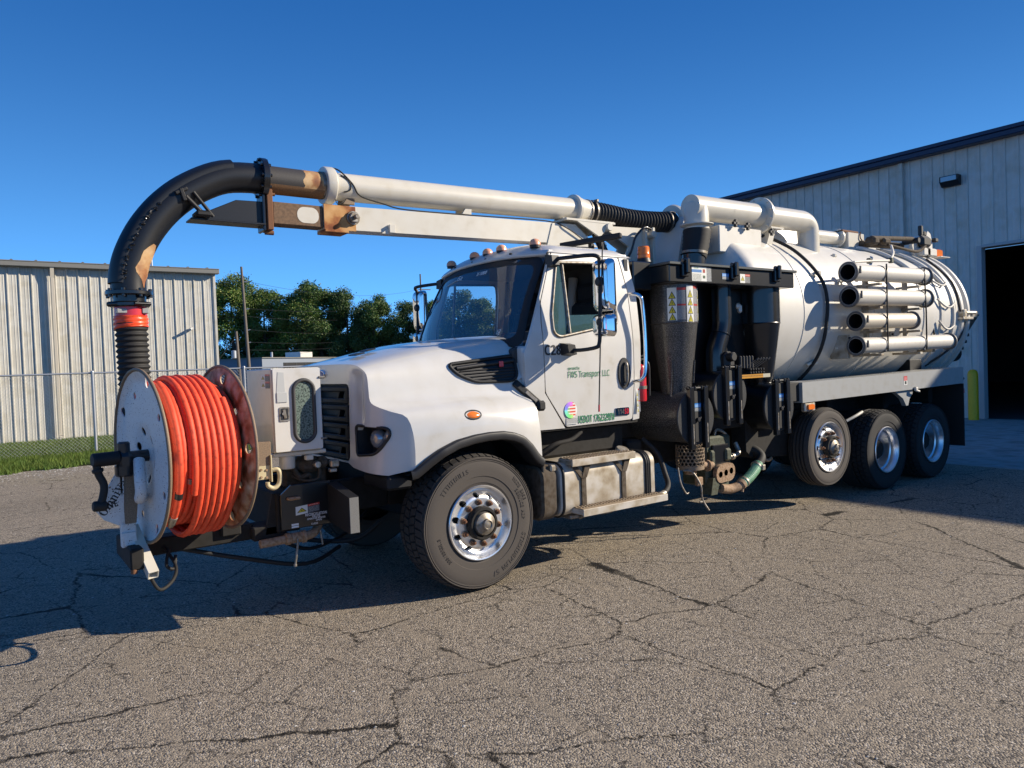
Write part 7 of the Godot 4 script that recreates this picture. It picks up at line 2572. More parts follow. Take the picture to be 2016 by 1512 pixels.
	obj("pipe_flange", flange(Vector3(4.87, 3.533, 0.5), Vector3(1, 0, 0), 0.225, 0.04, 12, 0.198), M["cream"], truck)
	b = B.new()
	b.hexa([Vector3(4.90, 3.10, 0.44), Vector3(5.00, 3.08, 0.44), Vector3(5.00, 3.08, 0.56), Vector3(4.90, 3.10, 0.56), Vector3(5.04, 3.40, 0.44), Vector3(5.14, 3.40, 0.44), Vector3(5.14, 3.40, 0.56), Vector3(5.04, 3.40, 0.56)])
	b.bx(Vector3(4.98, 3.375, 0.40), Vector3(5.25, 3.40, 0.60), 0.005)
	obj("pipe_stand", b, M["cream"], truck)
	b = B.new()
	var sl := []
	var sr := []
	for i in 13:
		sl.append(Vector3(3.705 - 0.02 * i / 12.0 - 0.05 * (i / 12.0) * (i / 12.0), 3.27 - 0.31 * i / 12.0, 0.5))
		sr.append(0.15 - 0.012 * (i / 12.0) + (0.004 if i % 2 else -0.002))
	for i in 13:
		sr[i] += 0.006
	b.tube(sl, 0.15, 28, true, sr)
	obj("rubber_sleeve", b, M["rubber"], truck)
	b = B.new()
	b.lathe([Vector2(0, 0.142), Vector2(0, 0.153), Vector2(0.028, 0.153), Vector2(0.028, 0.142)], B.ax(Vector3(3.64, 2.985, 0.5), Vector3(0.1, 1, 0)), 28, 0.3)
	obj("sleeve_clamp", b, M["steel"], truck)
	b = B.new()
	b.cyl(Vector3(3.635, 2.7, 0.5), Vector3(3.635, 2.985, 0.5), 0.132, 28)
	obj("inlet_pipe", b, M["black"], truck)
	# inlet box where the boom hose enters the tank
	b = B.new()
	b.hexa([Vector3(3.55, 2.75, -0.34), Vector3(4.25, 2.75, -0.34), Vector3(4.25, 2.75, 0.30), Vector3(3.55, 2.75, 0.30), Vector3(3.90, 3.52, -0.25), Vector3(4.35, 3.52, -0.25), Vector3(4.35, 3.52, 0.16), Vector3(3.90, 3.52, 0.16)])
	b.lathe([Vector2(0, 0.13), Vector2(0, 0.2), Vector2(0.03, 0.21), Vector2(0.06, 0.2), Vector2(0.06, 0.15), Vector2(0.2, 0.15)], B.ax(Vector3(3.90, 3.475, -0.05), Vector3(1, 0.1, 0)), 32, 0.3)
	obj("inlet_box", b, M["tank"], truck)
	b = B.new()
	b.bx(Vector3(3.95, 3.02, 0.20), Vector3(4.75, 3.33, 0.62), 0.01)
	obj("pipe_saddle_box", b, M["tank"], truck)
	b = B.new()
	for q in [[4.20, 3.36], [4.43, 3.34], [4.90, 3.31]]:
		b.box(Vector3(q[0], q[1], 0.66), Vector3(0.1, 0.035, 0.035), 0.006)
		b.box(Vector3(q[0], q[1], 0.66), Vector3(0.035, 0.09, 0.035), 0.006)
	obj("wing_nut", b, M["plastic"], truck)
	# second pipe along the top with its flange and sight box
	b = B.new()
	b.cyl(Vector3(6.1, 3.48, 0.1), Vector3(7.26, 3.485, 0.1), 0.095, 24)
	b.hexa([Vector3(4.9, 3.2, 0.0), Vector3(6.0, 3.2, 0.0), Vector3(6.0, 3.2, 0.3), Vector3(4.9, 3.2, 0.3), Vector3(5.5, 3.52, 0.0), Vector3(6.1, 3.56, 0.0), Vector3(6.1, 3.56, 0.22), Vector3(5.5, 3.50, 0.22)])
	obj("vent_pipe", b, M["cream"], truck)
	obj("vent_flange", flange(Vector3(7.28, 3.485, 0.1), Vector3(1, 0, 0), 0.145, 0.04, 8, 0.12), M["cream"], truck)
	b = B.new()
	b.bx(Vector3(7.34, 3.28, 0.0), Vector3(7.78, 3.56, 0.26), 0.006)
	var sb := obj("sight_box", b, M["cream"], truck)
	b = B.new()
	b.bx(Vector3(7.26, 3.565, 0.0), Vector3(7.70, 3.60, 0.22), 0.008)
	b.tube(curve([Vector3(7.66, 3.58, 0.27), Vector3(7.64, 3.5, 0.275), Vector3(7.68, 3.45, 0.28), Vector3(7.63, 3.38, 0.28), Vector3(7.67, 3.33, 0.28)], 3), 0.009, 5)
	obj("sight_lid", b, M["rust"], sb)
	# side rail along the tandem, both sides, and the deck it edges
	for s in [1.0, -1.0]:
		b = B.new()
		b.hexa([Vector3(4.60, 1.24, 0.86 * s), Vector3(8.69, 1.285, 0.86 * s), Vector3(8.69, 1.285, 1.21 * s), Vector3(4.60, 1.24, 1.21 * s), Vector3(4.60, 1.475, 0.86 * s), Vector3(8.69, 1.52, 0.86 * s), Vector3(8.69, 1.52, 1.21 * s), Vector3(4.60, 1.475, 1.21 * s)])
		obj("side_rail", b, M["rail_grey"], truck)
		b = B.new()
		b.bx(Vector3(8.66, 0.36, 0.62 * s), Vector3(8.675, 1.28, 1.22 * s), 0.003)
		obj("mud_flap", b, M["rubber"], truck)
		b = B.new()
		b.bx(Vector3(8.68, 1.33, 1.14 * s), Vector3(8.78, 1.37, 1.19 * s), 0.01)
		b.bx(Vector3(8.68, 1.20, 1.08 * s), Vector3(8.80, 1.26, 1.16 * s), 0.01)
		obj("rail_end_fitting", b, M["plastic"], truck)
		b = B.new()
		b.bx(Vector3(8.69, 1.12, 1.12 * s), Vector3(8.76, 1.22, 1.2 * s), 0.02)
		obj("tail_lamp", b, M["red"], truck)
		b = B.new()
		b.bx(Vector3(4.66, 1.13, 1.14 * s), Vector3(4.87, 1.235, 1.20 * s), 0.012)
		var mk := obj("marker_housing", b, M["alu"], truck)
		b = B.new()
		b.prism(rrect(0.13, 0.062, 0.02, 4), Transform3D(Basis(Vector3(1, 0, 0), Vector3(0, 1, 0), Vector3(0, 0, s)), Vector3(4.765, 1.183, 1.2 * s)), 0.0, 0.018, 0.005)
		obj("lens", b, M["amber"], mk)
		b = B.new()
		b.prism(PackedVector2Array([Vector2(6.78, 1.255), Vector2(7.26, 1.26), Vector2(7.24, 1.20), Vector2(7.16, 1.14), Vector2(7.12, 1.05), Vector2(7.06, 1.05), Vector2(6.98, 1.15), Vector2(6.84, 1.22)]), xf_z(Vector3(0, 0, 1.14 * s)), -0.03, 0.03, 0.004)
		obj("fender_stay", b, M["rail_grey"], truck)
	b = B.new()
	b.card(Vector3(6.93, 1.335, 1.2125), Vector3(7.02, 1.335, 1.2125), Vector3(7.02, 1.455, 1.2125), Vector3(6.93, 1.455, 1.2125))
	obj("warning_tag", b, M["label_tag"], truck)
	b = B.new()
	b.tube([Vector3(7.2, 1.30, 1.22), Vector3(7.22, 1.25, 1.23), Vector3(7.30, 1.235, 1.23)], 0.016, 6)
	b.box(Vector3(7.22, 1.27, 1.23), Vector3(0.06, 0.05, 0.03), 0.006)
	b.tube(curve([Vector3(5.95, 0.92, 0.95), Vector3(6.1, 0.98, 1.0), Vector3(6.25, 1.02, 1.0)], 4), 0.02, 6)
	obj("air_fitting", b, M["galv_tube"], truck)
	# subframe, deck and saddle under the tank
	b = B.new()
	b.bx(Vector3(4.30, 1.22, -0.86), Vector3(8.69, 1.30, 0.86), 0.01)
	b.bx(Vector3(2.0, 0.98, 0.36), Vector3(8.69, 1.22, 0.48), 0.01)
	b.bx(Vector3(2.0, 0.98, -0.48), Vector3(8.69, 1.22, -0.36), 0.01)
	b.bx(Vector3(-0.3, 0.66, 0.36), Vector3(8.69, 0.97, 0.47), 0.01)
	b.bx(Vector3(-0.3, 0.66, -0.47), Vector3(8.69, 0.97, -0.36), 0.01)
	for xx in [4.5, 5.7, 7.1, 8.4]:
		b.bx(Vector3(xx, 1.0, -0.85), Vector3(xx + 0.12, 1.40, 0.85), 0.01)
	for xx in [1.0, 2.6, 4.2, 5.9, 7.1, 8.5]:
		b.bx(Vector3(xx, 0.7, -0.36), Vector3(xx + 0.1, 0.95, 0.36), 0.01)
	obj("chassis", b, M["under"], truck)
	b = B.new()
	b.bx(Vector3(4.32, 1.26, 0.86), Vector3(4.60, 1.48, 1.17), 0.006)
	obj("rail_end_box", b, M["matte_black"], truck)
	b = B.new()
	b.bx(Vector3(7.85, 1.30, 0.55), Vector3(8.2, 1.66, 0.85), 0.006)
	obj("tank_saddle", b, M["matte_black"], truck)
	b = B.new()
	b.bx(Vector3(-0.4, 0.75, -0.45), Vector3(0.9, 1.75, 0.45), 0.05)
	b.bx(Vector3(0.9, 0.62, -0.3), Vector3(2.2, 1.15, 0.3), 0.08)
	b.cyl(Vector3(2.2, 0.75, 0), Vector3(6.3, 0.62, 0), 0.06, 12)
	b.bx(Vector3(2.3, 0.55, -0.95), Vector3(3.9, 1.05, -0.3), 0.05)
	b.bx(Vector3(0.9, 0.5, -1.15), Vector3(2.2, 1.1, -0.55), 0.06)
	obj("engine_and_driveline", b, M["under"], truck)

func lid(at: Vector3, r: float, body: float, n: int) -> void:
	var b := B.new()
	b.cyl(Vector3(at.x, at.y, -0.4), Vector3(at.x, at.y, at.z - 0.03), body, 40, 0.01)
	var hous := obj("drop_box", b, M["black"] if n != 0 else M["speckled"], truck)
	b = B.new()
	b.cyl(at - Vector3(0, 0, 0.03), at, r, 44, 0.006)
	var ld := obj("drop_box_lid", b, M["lid_dust"], truck)
	b = B.new()
	b.bx(at + Vector3(-0.07, -r + 0.03, 0.0), at + Vector3(0.07, r - 0.01, 0.014), 0.004)
	obj("lid_plate", b, M["matte_black"], ld)
	for s in [-1.0, 1.0]:
		b = B.new()
		b.bx(at + Vector3(0.105 * s - 0.03, -r - 0.035, 0.0), at + Vector3(0.105 * s + 0.03, r + 0.03, 0.055), 0.006)
		obj("lid_bar", b, M["black"], ld)
		b = B.new()
		b.bx(at + Vector3(0.105 * s - 0.008, -r + 0.02, 0.053), at + Vector3(0.105 * s + 0.008, -0.06, 0.058), 0.002)
		obj("bar_slot", b, M["steel"], ld)
	b = B.new()
	b.cyl(at + Vector3(-0.15, r + 0.02, 0.02), at + Vector3(0.15, r + 0.02, 0.02), 0.014, 10, 0.003)
	for q in [-0.12, -0.04, 0.06, 0.13]:
		b.box(at + Vector3(q, r + 0.02, 0.02), Vector3(0.022, 0.045, 0.045), 0.008)
	obj("lid_hinge", b, M["matte_black"], ld)
	b = B.new()
	b.cyl(at + Vector3(0.0, -0.02, 0.013), at + Vector3(0, -0.02, 0.04), 0.022, 10, 0.004)
	b.box(at + Vector3(0.012, -0.01, 0.036), Vector3(0.05, 0.018, 0.014), 0.003, Basis(Vector3(0, 0, 1), 0.7))
	obj("lid_screw", b, M["plastic"], ld)
	b = B.new()
	var o := at + Vector3(0, 0.06, 0.0155)
	b.card(o + Vector3(-0.06, 0, 0), o + Vector3(0.06, 0, 0), o + Vector3(0.06, 0.085, 0), o + Vector3(-0.06, 0.085, 0))
	obj("lid_label", b, M["label_tab"], ld)

func build_filters() -> void:
	# black header box with its clamped lid
	var b := B.new()
	b.bx(Vector3(2.44, 2.555, -0.9), Vector3(4.51, 2.725, 1.2), 0.008)
	var hb := obj("header_box", b, M["black"], truck)
	b = B.new()
	b.bx(Vector3(2.42, 2.725, -0.92), Vector3(4.535, 2.752, 1.225), 0.004)
	obj("header_lid", b, mat("lid_edge", lin(0.05, 0.06, 0.062), 0.35), truck)
	b = B.new()
	b.bx(Vector3(2.2, 2.5, -0.9), Vector3(2.45, 2.78, 0.95), 0.01)
	b.bx(Vector3(2.25, 1.2, -0.9), Vector3(4.6, 2.56, 0.38), 0.02)
	b.bx(Vector3(2.9, 1.3, 0.38), Vector3(4.28, 2.56, 0.86), 0.01)
	obj("filter_housing", b, M["black"], truck)
	for x in [2.65, 3.41, 4.16]:
		b = B.new()
		b.bx(Vector3(x - 0.05, 2.61, 1.2), Vector3(x + 0.04, 2.74, 1.235), 0.008)
		b.bx(Vector3(x - 0.02, 2.64, 1.23), Vector3(x + 0.03, 2.79, 1.265), 0.01)
		b.cyl(Vector3(x - 0.04, 2.765, 1.22), Vector3(x + 0.05, 2.765, 1.22), 0.02, 10, 0.004)
		obj("lid_clamp", b, M["black"], hb)
	var z := 1.203
	for q in [["label_blue", 2.765, 3.065, 2.575, 2.72], ["label_tab", 3.235, 3.345, 2.605, 2.67], ["label_warn", 3.53, 3.70, 2.58, 2.675]]:
		b = B.new()
		b.card(Vector3(q[1], q[3], z), Vector3(q[2], q[3], z), Vector3(q[2], q[4], z), Vector3(q[1], q[4], z))
		obj("printed_label", b, M[q[0]], hb)
	# cyclones
	b = B.new()
	b.lathe([Vector2(1.30, 0.15), Vector2(1.44, 0.15), Vector2(2.155, 0.235), Vector2(2.165, 0.243), Vector2(2.175, 0.24), Vector2(2.56, 0.24)], Transform3D(Basis.IDENTITY, Vector3(2.80, 0, 0.92)), 40, 0.12)
	b.lathe([Vector2(1.44, 0.155), Vector2(1.445, 0.163), Vector2(1.455, 0.163), Vector2(1.46, 0.155)], Transform3D(Basis.IDENTITY, Vector3(2.80, 0, 0.92)), 40, 0.3)
	b.tube([Vector3(2.885, 1.55, 1.075), Vector3(2.89, 1.78, 1.095)], 0.01, 6)
	b.tube([Vector3(2.62, 1.42, 1.0), Vector3(2.63, 1.78, 1.03)], 0.01, 6)
	obj("cyclone", b, M["speckled"], truck)
	b = B.new()
	b.lathe([Vector2(1.30, 0.135), Vector2(1.50, 0.135), Vector2(2.155, 0.23), Vector2(2.165, 0.238), Vector2(2.175, 0.235), Vector2(2.56, 0.235)], Transform3D(Basis.IDENTITY, Vector3(4.24, 0, 0.91)), 40, 0.12)
	b.lathe([Vector2(1.47, 0.14), Vector2(1.475, 0.15), Vector2(1.49, 0.15), Vector2(1.495, 0.14)], Transform3D(Basis.IDENTITY, Vector3(4.24, 0, 0.91)), 40, 0.3)
	obj("cyclone", b, M["black"], truck)
	b = B.new()
	b.lathe([Vector2(1.4, 0.16), Vector2(2.56, 0.24)], Transform3D(Basis.IDENTITY, Vector3(3.45, 0, 0.6)), 30)
	obj("cyclone", b, M["black"], truck)
	b = B.new()
	b.tube([Vector3(3.50, 2.56, 0.97), Vector3(3.50, 2.22, 0.97)], 0.108, 24)
	b.tube(curve([Vector3(3.50, 2.23, 0.97), Vector3(3.495, 2.15, 0.97), Vector3(3.46, 2.04, 0.97), Vector3(3.40, 1.92, 0.97), Vector3(3.375, 1.82, 0.97), Vector3(3.37, 1.5, 0.97)], 4), 0.104, 24)
	b.lathe([Vector2(0, 0.105), Vector2(0.004, 0.112), Vector2(0.014, 0.112), Vector2(0.018, 0.105)], B.ax(Vector3(3.46, 2.04, 0.97), Vector3(0.4, 1, 0)), 24, 0.2)
	obj("offset_duct", b, M["black"], truck)
	b = B.new()
	b.box(Vector3(3.93, 2.37, 0.83), Vector3(0.07, 0.07, 0.12), 0.02)
	b.box(Vector3(3.95, 2.34, 0.86), Vector3(0.05, 0.1, 0.08), 0.02)
	obj("vent_cap", b, M["white"], truck)
	lid(Vector3(2.765, 1.205, 1.2), 0.277, 0.262, 0)
	lid(Vector3(3.315, 1.40, 1.2), 0.272, 0.258, 1)
	lid(Vector3(4.165, 1.225, 1.2), 0.272, 0.258, 2)
	# printed sheets wrapped round the first cyclone
	for q in [[-0.98, -0.20, 2.185, 2.515], [-0.16, 0.58, 2.165, 2.535], [0.64, 0.98, 2.185, 2.515]]:
		b = B.new()
		var rows := []
		for i in 9:
			var a := lerpf(q[0], q[1], i / 8.0) - 0.12
			var row := PackedVector3Array()
			for j in 2:
				row.append(Vector3(2.80 + sin(a) * 0.2425, q[3] if j == 0 else q[2], 0.92 + cos(a) * 0.2425))
			rows.append(row)
		b.grid(rows, false, true)
		obj("printed_sheet", b, M["label_column"], truck)
	# levers and valve bank with its yellow strip
	b = B.new()
	b.bx(Vector3(3.45, 1.58, 1.0), Vector3(3.98, 1.605, 1.22), 0.004)
	var vb := obj("valve_shelf", b, M["matte_black"], truck)
	b = B.new()
	b.card(Vector3(3.47, 1.565, 1.223), Vector3(3.98, 1.565, 1.223), Vector3(3.98, 1.605, 1.223), Vector3(3.47, 1.605, 1.223))
	obj("strip_label", b, M["label_strip"], vb)
	b = B.new()
	b.box(Vector3(3.43, 1.76, 1.08), Vector3(0.16, 0.2, 0.14), 0.05)
	b.cyl(Vector3(3.40, 1.80, 1.12), Vector3(3.40, 1.80, 1.2), 0.05, 14, 0.01)
	obj("control_valve", b, M["plastic"], truck)
	for i in 5:
		b = B.new()
		b.box(Vector3(3.57 + i * 0.05, 1.735, 1.10), Vector3(0.034, 0.14, 0.12), 0.01)
		obj("valve_section", b, M["plastic"], vb)
	for i in 5:
		b = B.new()
		b.tube([Vector3(3.62 + i * 0.055, 1.66, 1.12), Vector3(3.80 + i * 0.05, 1.76, 1.18)], 0.007, 6)
		b.cyl(Vector3(3.80 + i * 0.05, 1.755, 1.177), Vector3(3.83 + i * 0.05, 1.775, 1.187), 0.014, 8, 0.004)
		obj("lever", b, M["plastic"], vb)
	for i in 6:
		for j in 2:
			b = B.new()
			b.cyl(Vector3(3.66 + i * 0.045, 1.66 - j * 0.035, 1.12), Vector3(3.665 + i * 0.045, 1.655 - j * 0.035, 1.21), 0.013, 8, 0.004)
			obj("push_knob", b, M["plastic"], vb)
	# fire extinguisher hung behind the cab
	var t := thing("fire_extinguisher", "red fire extinguisher hung upright behind the driver's door of the truck", "fire extinguisher", Vector3(2.205, 1.40, 0.99))
	b = B.new()
	b.lathe([Vector2(0, 0.0), Vector2(0, 0.055), Vector2(0.02, 0.06), Vector2(0.30, 0.06), Vector2(0.345, 0.045), Vector2(0.365, 0.02), Vector2(0.365, 0)], Transform3D.IDENTITY, 24, 0.5)
	obj("cylinder", b, M["red"], t)
	b = B.new()
	b.cyl(Vector3(0, 0.36, 0), Vector3(0, 0.40, 0), 0.018, 10)
	b.box(Vector3(0.02, 0.41, 0), Vector3(0.12, 0.02, 0.03), 0.005)
	b.box(Vector3(0.02, 0.44, 0), Vector3(0.13, 0.015, 0.03), 0.005, Basis(Vector3(0, 0, 1), 0.2))
	b.tube(curve([Vector3(0.02, 0.40, 0.03), Vector3(0.07, 0.36, 0.05), Vector3(0.075, 0.2, 0.05), Vector3(0.07, 0.05, 0.05)], 5), 0.011, 7)
	obj("handle_and_nozzle", b, M["plastic"], t)
	b = B.new()
	b.lathe([Vector2(0.12, 0.061), Vector2(0.12, 0.064), Vector2(0.15, 0.064), Vector2(0.15, 0.061)], Transform3D.IDENTITY, 20, 0.3)
	obj("bracket_band", b, M["steel"], t)
	b = B.new()
	b.card(Vector3(2.105, 1.30, 1.03), Vector3(2.15, 1.30, 1.03), Vector3(2.15, 1.53, 1.02), Vector3(2.105, 1.53, 1.02))
	var cl := obj("corner_label", b, M["label_column"], truck)
	cl.position = Vector3(0, 0, 0.008)
	# amber beacon behind the cab
	b = B.new()
	b.lathe([Vector2(0, 0), Vector2(0, 0.085), Vector2(0.03, 0.075), Vector2(0.045, 0.07), Vector2(0.045, 0.0)], Transform3D(Basis.IDENTITY, Vector3(3.03, 2.89, 0.3)), 24, 0.4)
	b.bx(Vector3(2.98, 2.75, 0.25), Vector3(3.08, 2.89, 0.35), 0.006)
	var bc := obj("beacon_base", b, M["plastic"], truck)
	b = B.new()
	b.lathe([Vector2(0.045, 0.07), Vector2(0.05, 0.072), Vector2(0.085, 0.070), Vector2(0.09, 0.074), Vector2(0.10, 0.070), Vector2(0.165, 0.068), Vector2(0.178, 0.06), Vector2(0.182, 0.0)], Transform3D(Basis.IDENTITY, Vector3(3.03, 2.89, 0.3)), 24, 0.4)
	obj("beacon_dome", b, M["amber"], bc)

func build_underside() -> void:
	# fuel tank, steps and straps, driver's side
	var b := B.new()
	b.prism(rrect(0.62, 0.46, 0.10, 6), Transform3D(Basis(Vector3(0, 0, 1), Vector3(0, 1, 0), Vector3(1, 0, 0)), Vector3(0.96, 0.70, 0.92)), 0.0, 1.16, 0.012, true)
	var ft := obj("fuel_tank", b, M["tank_alu"], truck)
	b = B.new()
	b.prism(rrect(0.58, 0.47, 0.11, 6), Transform3D(Basis(Vector3(0, 0, 1), Vector3(0, 1, 0), Vector3(1, 0, 0)), Vector3(0.77, 0.69, 0.92)), 0.0, 0.175, 0.02, true)
	obj("battery_box", b, M["dusty"], truck)
	b = B.new()
	b.box(Vector3(0.91, 0.90, 1.17), Vector3(0.06, 0.06, 0.06), 0.012)
	b.cyl(Vector3(1.80, 0.91, 1.10), Vector3(1.80, 0.985, 1.13), 0.065, 18, 0.01)
	obj("filler_cap", b, M["alu"], ft)
	for x in [1.21, 1.695]:
		b = B.new()
		b.bx(Vector3(x - 0.028, 0.50, 1.232), Vector3(x + 0.028, 0.84, 1.244), 0.003)
		b.hexa([Vector3(x - 0.028, 0.79, 1.22), Vector3(x + 0.028, 0.79, 1.22), Vector3(x + 0.028, 0.79, 1.25), Vector3(x - 0.028, 0.79, 1.25), Vector3(x + 0.02, 0.91, 1.22), Vector3(x + 0.085, 0.91, 1.22), Vector3(x + 0.085, 0.91, 1.25), Vector3(x + 0.02, 0.91, 1.25)])
		b.hexa([Vector3(x - 0.028, 0.79, 1.22), Vector3(x + 0.028, 0.79, 1.22), Vector3(x + 0.028, 0.79, 1.25), Vector3(x - 0.028, 0.79, 1.25), Vector3(x - 0.11, 0.89, 1.2), Vector3(x - 0.06, 0.89, 1.2), Vector3(x - 0.06, 0.89, 1.23), Vector3(x - 0.11, 0.89, 1.23)])
		obj("tank_strap", b, M["dusty"], ft)
	for x in [0.985, 1.99]:
		b = B.new()
		var lp := []
		for p in rrect(0.63, 0.47, 0.105, 6):
			lp.append(Vector3(x, 0.70 + p.y, 0.92 + p.x))
		b.tube(lp, 0.013, 6, false, [], true)
		if x > 1.5:
			b.tube(lp.map(func(v): return v + Vector3(0.024, 0, 0)), 0.013, 6, false, [], true)
			b.tube(lp.map(func(v): return v + Vector3(0.048, 0, 0)), 0.013, 6, false, [], true)
		obj("tank_band", b, M["matte_black"], ft)
	for q in [[1.055, 1.82, 0.915, 1.08, 1.27], [1.085, 2.135, 0.49, 1.12, 1.36]]:
		b = B.new()
		b.bx(Vector3(q[0], q[2], q[3]), Vector3(q[1], q[2] + 0.045, q[4]), 0.006)
		b.bx(Vector3(q[0], q[2] - 0.012, q[4] - 0.004), Vector3(q[1], q[2] + 0.05, q[4] + 0.008), 0.003)
		var stp := obj("step", b, M["tank_alu"], truck)
		b = B.new()
		b.bx(Vector3(q[0] + 0.01, q[2] + 0.043, q[3] + 0.005), Vector3(q[1] - 0.01, q[2] + 0.052, q[4] - 0.008), 0.002)
		var n := int((q[1] - q[0]) / 0.034)
		for i in n:
			for j in 4:
				b.box(Vector3(q[0] + 0.02 + (i + 0.5 * (j % 2)) * 0.034, q[2] + 0.054, q[3] + 0.03 + j * 0.045), Vector3(0.018, 0.008, 0.028), 0.003)
		obj("step_grip", b, M["tread_plate"], stp)
	b = B.new()
	for x in [1.15, 1.95]:
		b.box(Vector3(x, 0.45, 1.1), Vector3(0.12, 0.04, 0.18), 0.01)
		b.cyl(Vector3(x + 0.05, 0.43, 1.18), Vector3(x + 0.05, 0.46, 1.24), 0.015, 8)
	b.tube(curve([Vector3(1.35, 0.45, 1.1), Vector3(1.5, 0.42, 1.15), Vector3(1.65, 0.43, 1.15), Vector3(1.7, 0.47, 1.1)], 4), 0.008, 5)
	obj("step_bracket", b, M["steel"], truck)
	# black clutter under the cab
	b = B.new()
	b.bx(Vector3(0.85, 0.93, 0.4), Vector3(2.1, 1.2, 0.85), 0.03)
	b.tube(curve([Vector3(0.95, 1.0, 0.95), Vector3(1.1, 1.08, 1.0), Vector3(1.3, 1.1, 0.98), Vector3(1.45, 1.16, 0.95)], 4), 0.02, 7)
	b.tube([Vector3(1.9, 0.7, 0.75), Vector3(1.9, 1.2, 0.75)], 0.05, 8)
	b.bx(Vector3(2.15, 0.45, 0.6), Vector3(2.35, 1.0, 0.85), 0.02)
	b.tube(curve([Vector3(2.0, 0.8, 1.05), Vector3(2.1, 0.85, 1.1), Vector3(2.2, 0.75, 1.1), Vector3(2.25, 0.6, 1.05)], 4), 0.015, 6)
	obj("under_cab_parts", b, M["under"], truck)
	b = B.new()
	b.tube(curve([Vector3(2.14, 0.505, 1.25), Vector3(2.25, 0.52, 1.22), Vector3(2.38, 0.57, 1.15), Vector3(2.45, 0.66, 1.05), Vector3(2.46, 0.85, 0.95), Vector3(2.4, 1.0, 0.8)], 5), 0.026, 10)
	var wh := obj("wash_hose", b, M["rubber"], truck)
	b = B.new()
	b.cyl(Vector3(2.10, 0.50, 1.27), Vector3(2.24, 0.517, 1.225), 0.03, 12, 0.004)
	obj("hose_tip", b, M["alu"], wh)
	b = B.new()
	b.tube(curve([Vector3(2.72, 0.66, 1.05), Vector3(2.80, 0.64, 1.1), Vector3(2.86, 0.5, 1.15), Vector3(2.88, 0.36, 1.15), Vector3(2.94, 0.24, 1.18)], 5), 0.01, 6)
	b.tube(curve([Vector3(2.64, 0.7, 1.05), Vector3(2.64, 0.55, 1.08), Vector3(2.69, 0.44, 1.1), Vector3(2.73, 0.44, 1.1)], 5), 0.009, 6)
	b.box(Vector3(2.87, 0.335, 1.15), Vector3(0.07, 0.015, 0.02), 0.004)
	obj("drain_rod", b, M["steel"], truck)
	# perforated basket: rings and uprights
	b = B.new()
	var pc := Vector3(2.885, 0, 1.0)
	b.lathe([Vector2(0.655, 0.0), Vector2(0.655, 0.142), Vector2(0.70, 0.142)], Transform3D(Basis.IDENTITY, pc), 30, 0.4)
	for y in 6:
		for i in 22:
			var a := TAU * (i + 0.5 * (y % 2)) / 22.0
			var ring := []
			for k in 6:
				var t := TAU * k / 6.0 + PI / 6
				ring.append(pc + Vector3(sin(a + cos(t) * 0.142) * 0.143, 0.72 + y * 0.035 + sin(t) * 0.0205, cos(a + cos(t) * 0.142) * 0.143))
			b.tube(ring, 0.0045, 4, false, [], true)
	obj("strainer_basket", b, M["rust_rim"], truck)
	b = B.new()
	b.cyl(Vector3(2.885, 0.66, 1.0), Vector3(2.885, 0.95, 1.0), 0.10, 20)
	obj("strainer_core", b, M["under"], truck)
	b = B.new()
	b.cyl(Vector3(2.885, 0.60, 1.0), Vector3(2.885, 0.66, 1.0), 0.06, 14)
	b.cyl(Vector3(3.02, 0.68, 1.0), Vector3(3.24, 0.66, 1.0), 0.035, 12, 0.006)
	b.cyl(Vector3(3.14, 0.66, 1.0), Vector3(3.17, 0.66, 1.0), 0.062, 12, 0.006)
	b.box(Vector3(3.06, 0.5, 0.96), Vector3(0.09, 0.09, 0.05), 0.01)
	obj("strainer_outlet", b, M["tan_iron"], truck)
	b = B.new()
	b.bx(Vector3(3.2, 0.42, 0.6), Vector3(3.62, 0.95, 0.95), 0.02)
	b.hexa([Vector3(3.18, 0.34, 0.9), Vector3(3.28, 0.34, 0.9), Vector3(3.28, 0.34, 1.02), Vector3(3.18, 0.34, 1.02), Vector3(3.22, 0.52, 0.9), Vector3(3.34, 0.52, 0.9), Vector3(3.34, 0.52, 1.02), Vector3(3.22, 0.52, 1.02)])
	b.box(Vector3(3.25, 0.72, 0.98), Vector3(0.08, 0.18, 0.06), 0.02)
	b.box(Vector3(3.51, 0.74, 0.98), Vector3(0.10, 0.14, 0.06), 0.02)
	b.box(Vector3(3.42, 0.42, 0.95), Vector3(0.2, 0.1, 0.1), 0.02)
	obj("water_pump", b, M["green_pump"], truck)
	b = B.new()
	b.bx(Vector3(3.28, 0.62, 0.94), Vector3(3.54, 0.86, 0.985), 0.01)
	obj("pump_block", b, M["black"], truck)
	b = B.new()
	var mp := rrect(0.31, 0.19, 0.085, 6)
	var mh := []
	for k in 3:
		mh.append(oval(0.032, 0.034, 14, Vector2(-0.088 + k * 0.09, 0.006 * k - 0.004)))
	b.sheet(mp, mh, func(p: Vector2) -> Vector3: return Vector3(3.42 + p.x, 0.555 + p.y + p.x * 0.06, 1.03), Vector3(0, 0, 1), 0.05, 0.3)
	obj("pump_manifold", b, M["tan_iron"], truck)
	b = B.new()
	b.bx(Vector3(3.28, 0.47, 0.97), Vector3(3.56, 0.65, 0.982))
	obj("manifold_back", b, M["plastic"], truck)
	b = B.new()
	b.tube(curve([Vector3(3.36, 0.39, 1.0), Vector3(3.52, 0.365, 1.0), Vector3(3.62, 0.38, 1.02), Vector3(3.67, 0.40, 1.03)], 5), 0.05, 14)
	b.cyl(Vector3(3.655, 0.39, 1.03), Vector3(3.70, 0.415, 1.03), 0.06, 14, 0.006)
	b.cyl(Vector3(3.66, 0.32, 1.05), Vector3(3.67, 0.37, 1.05), 0.015, 8)
	obj("pump_elbow", b, M["tan_iron"], truck)
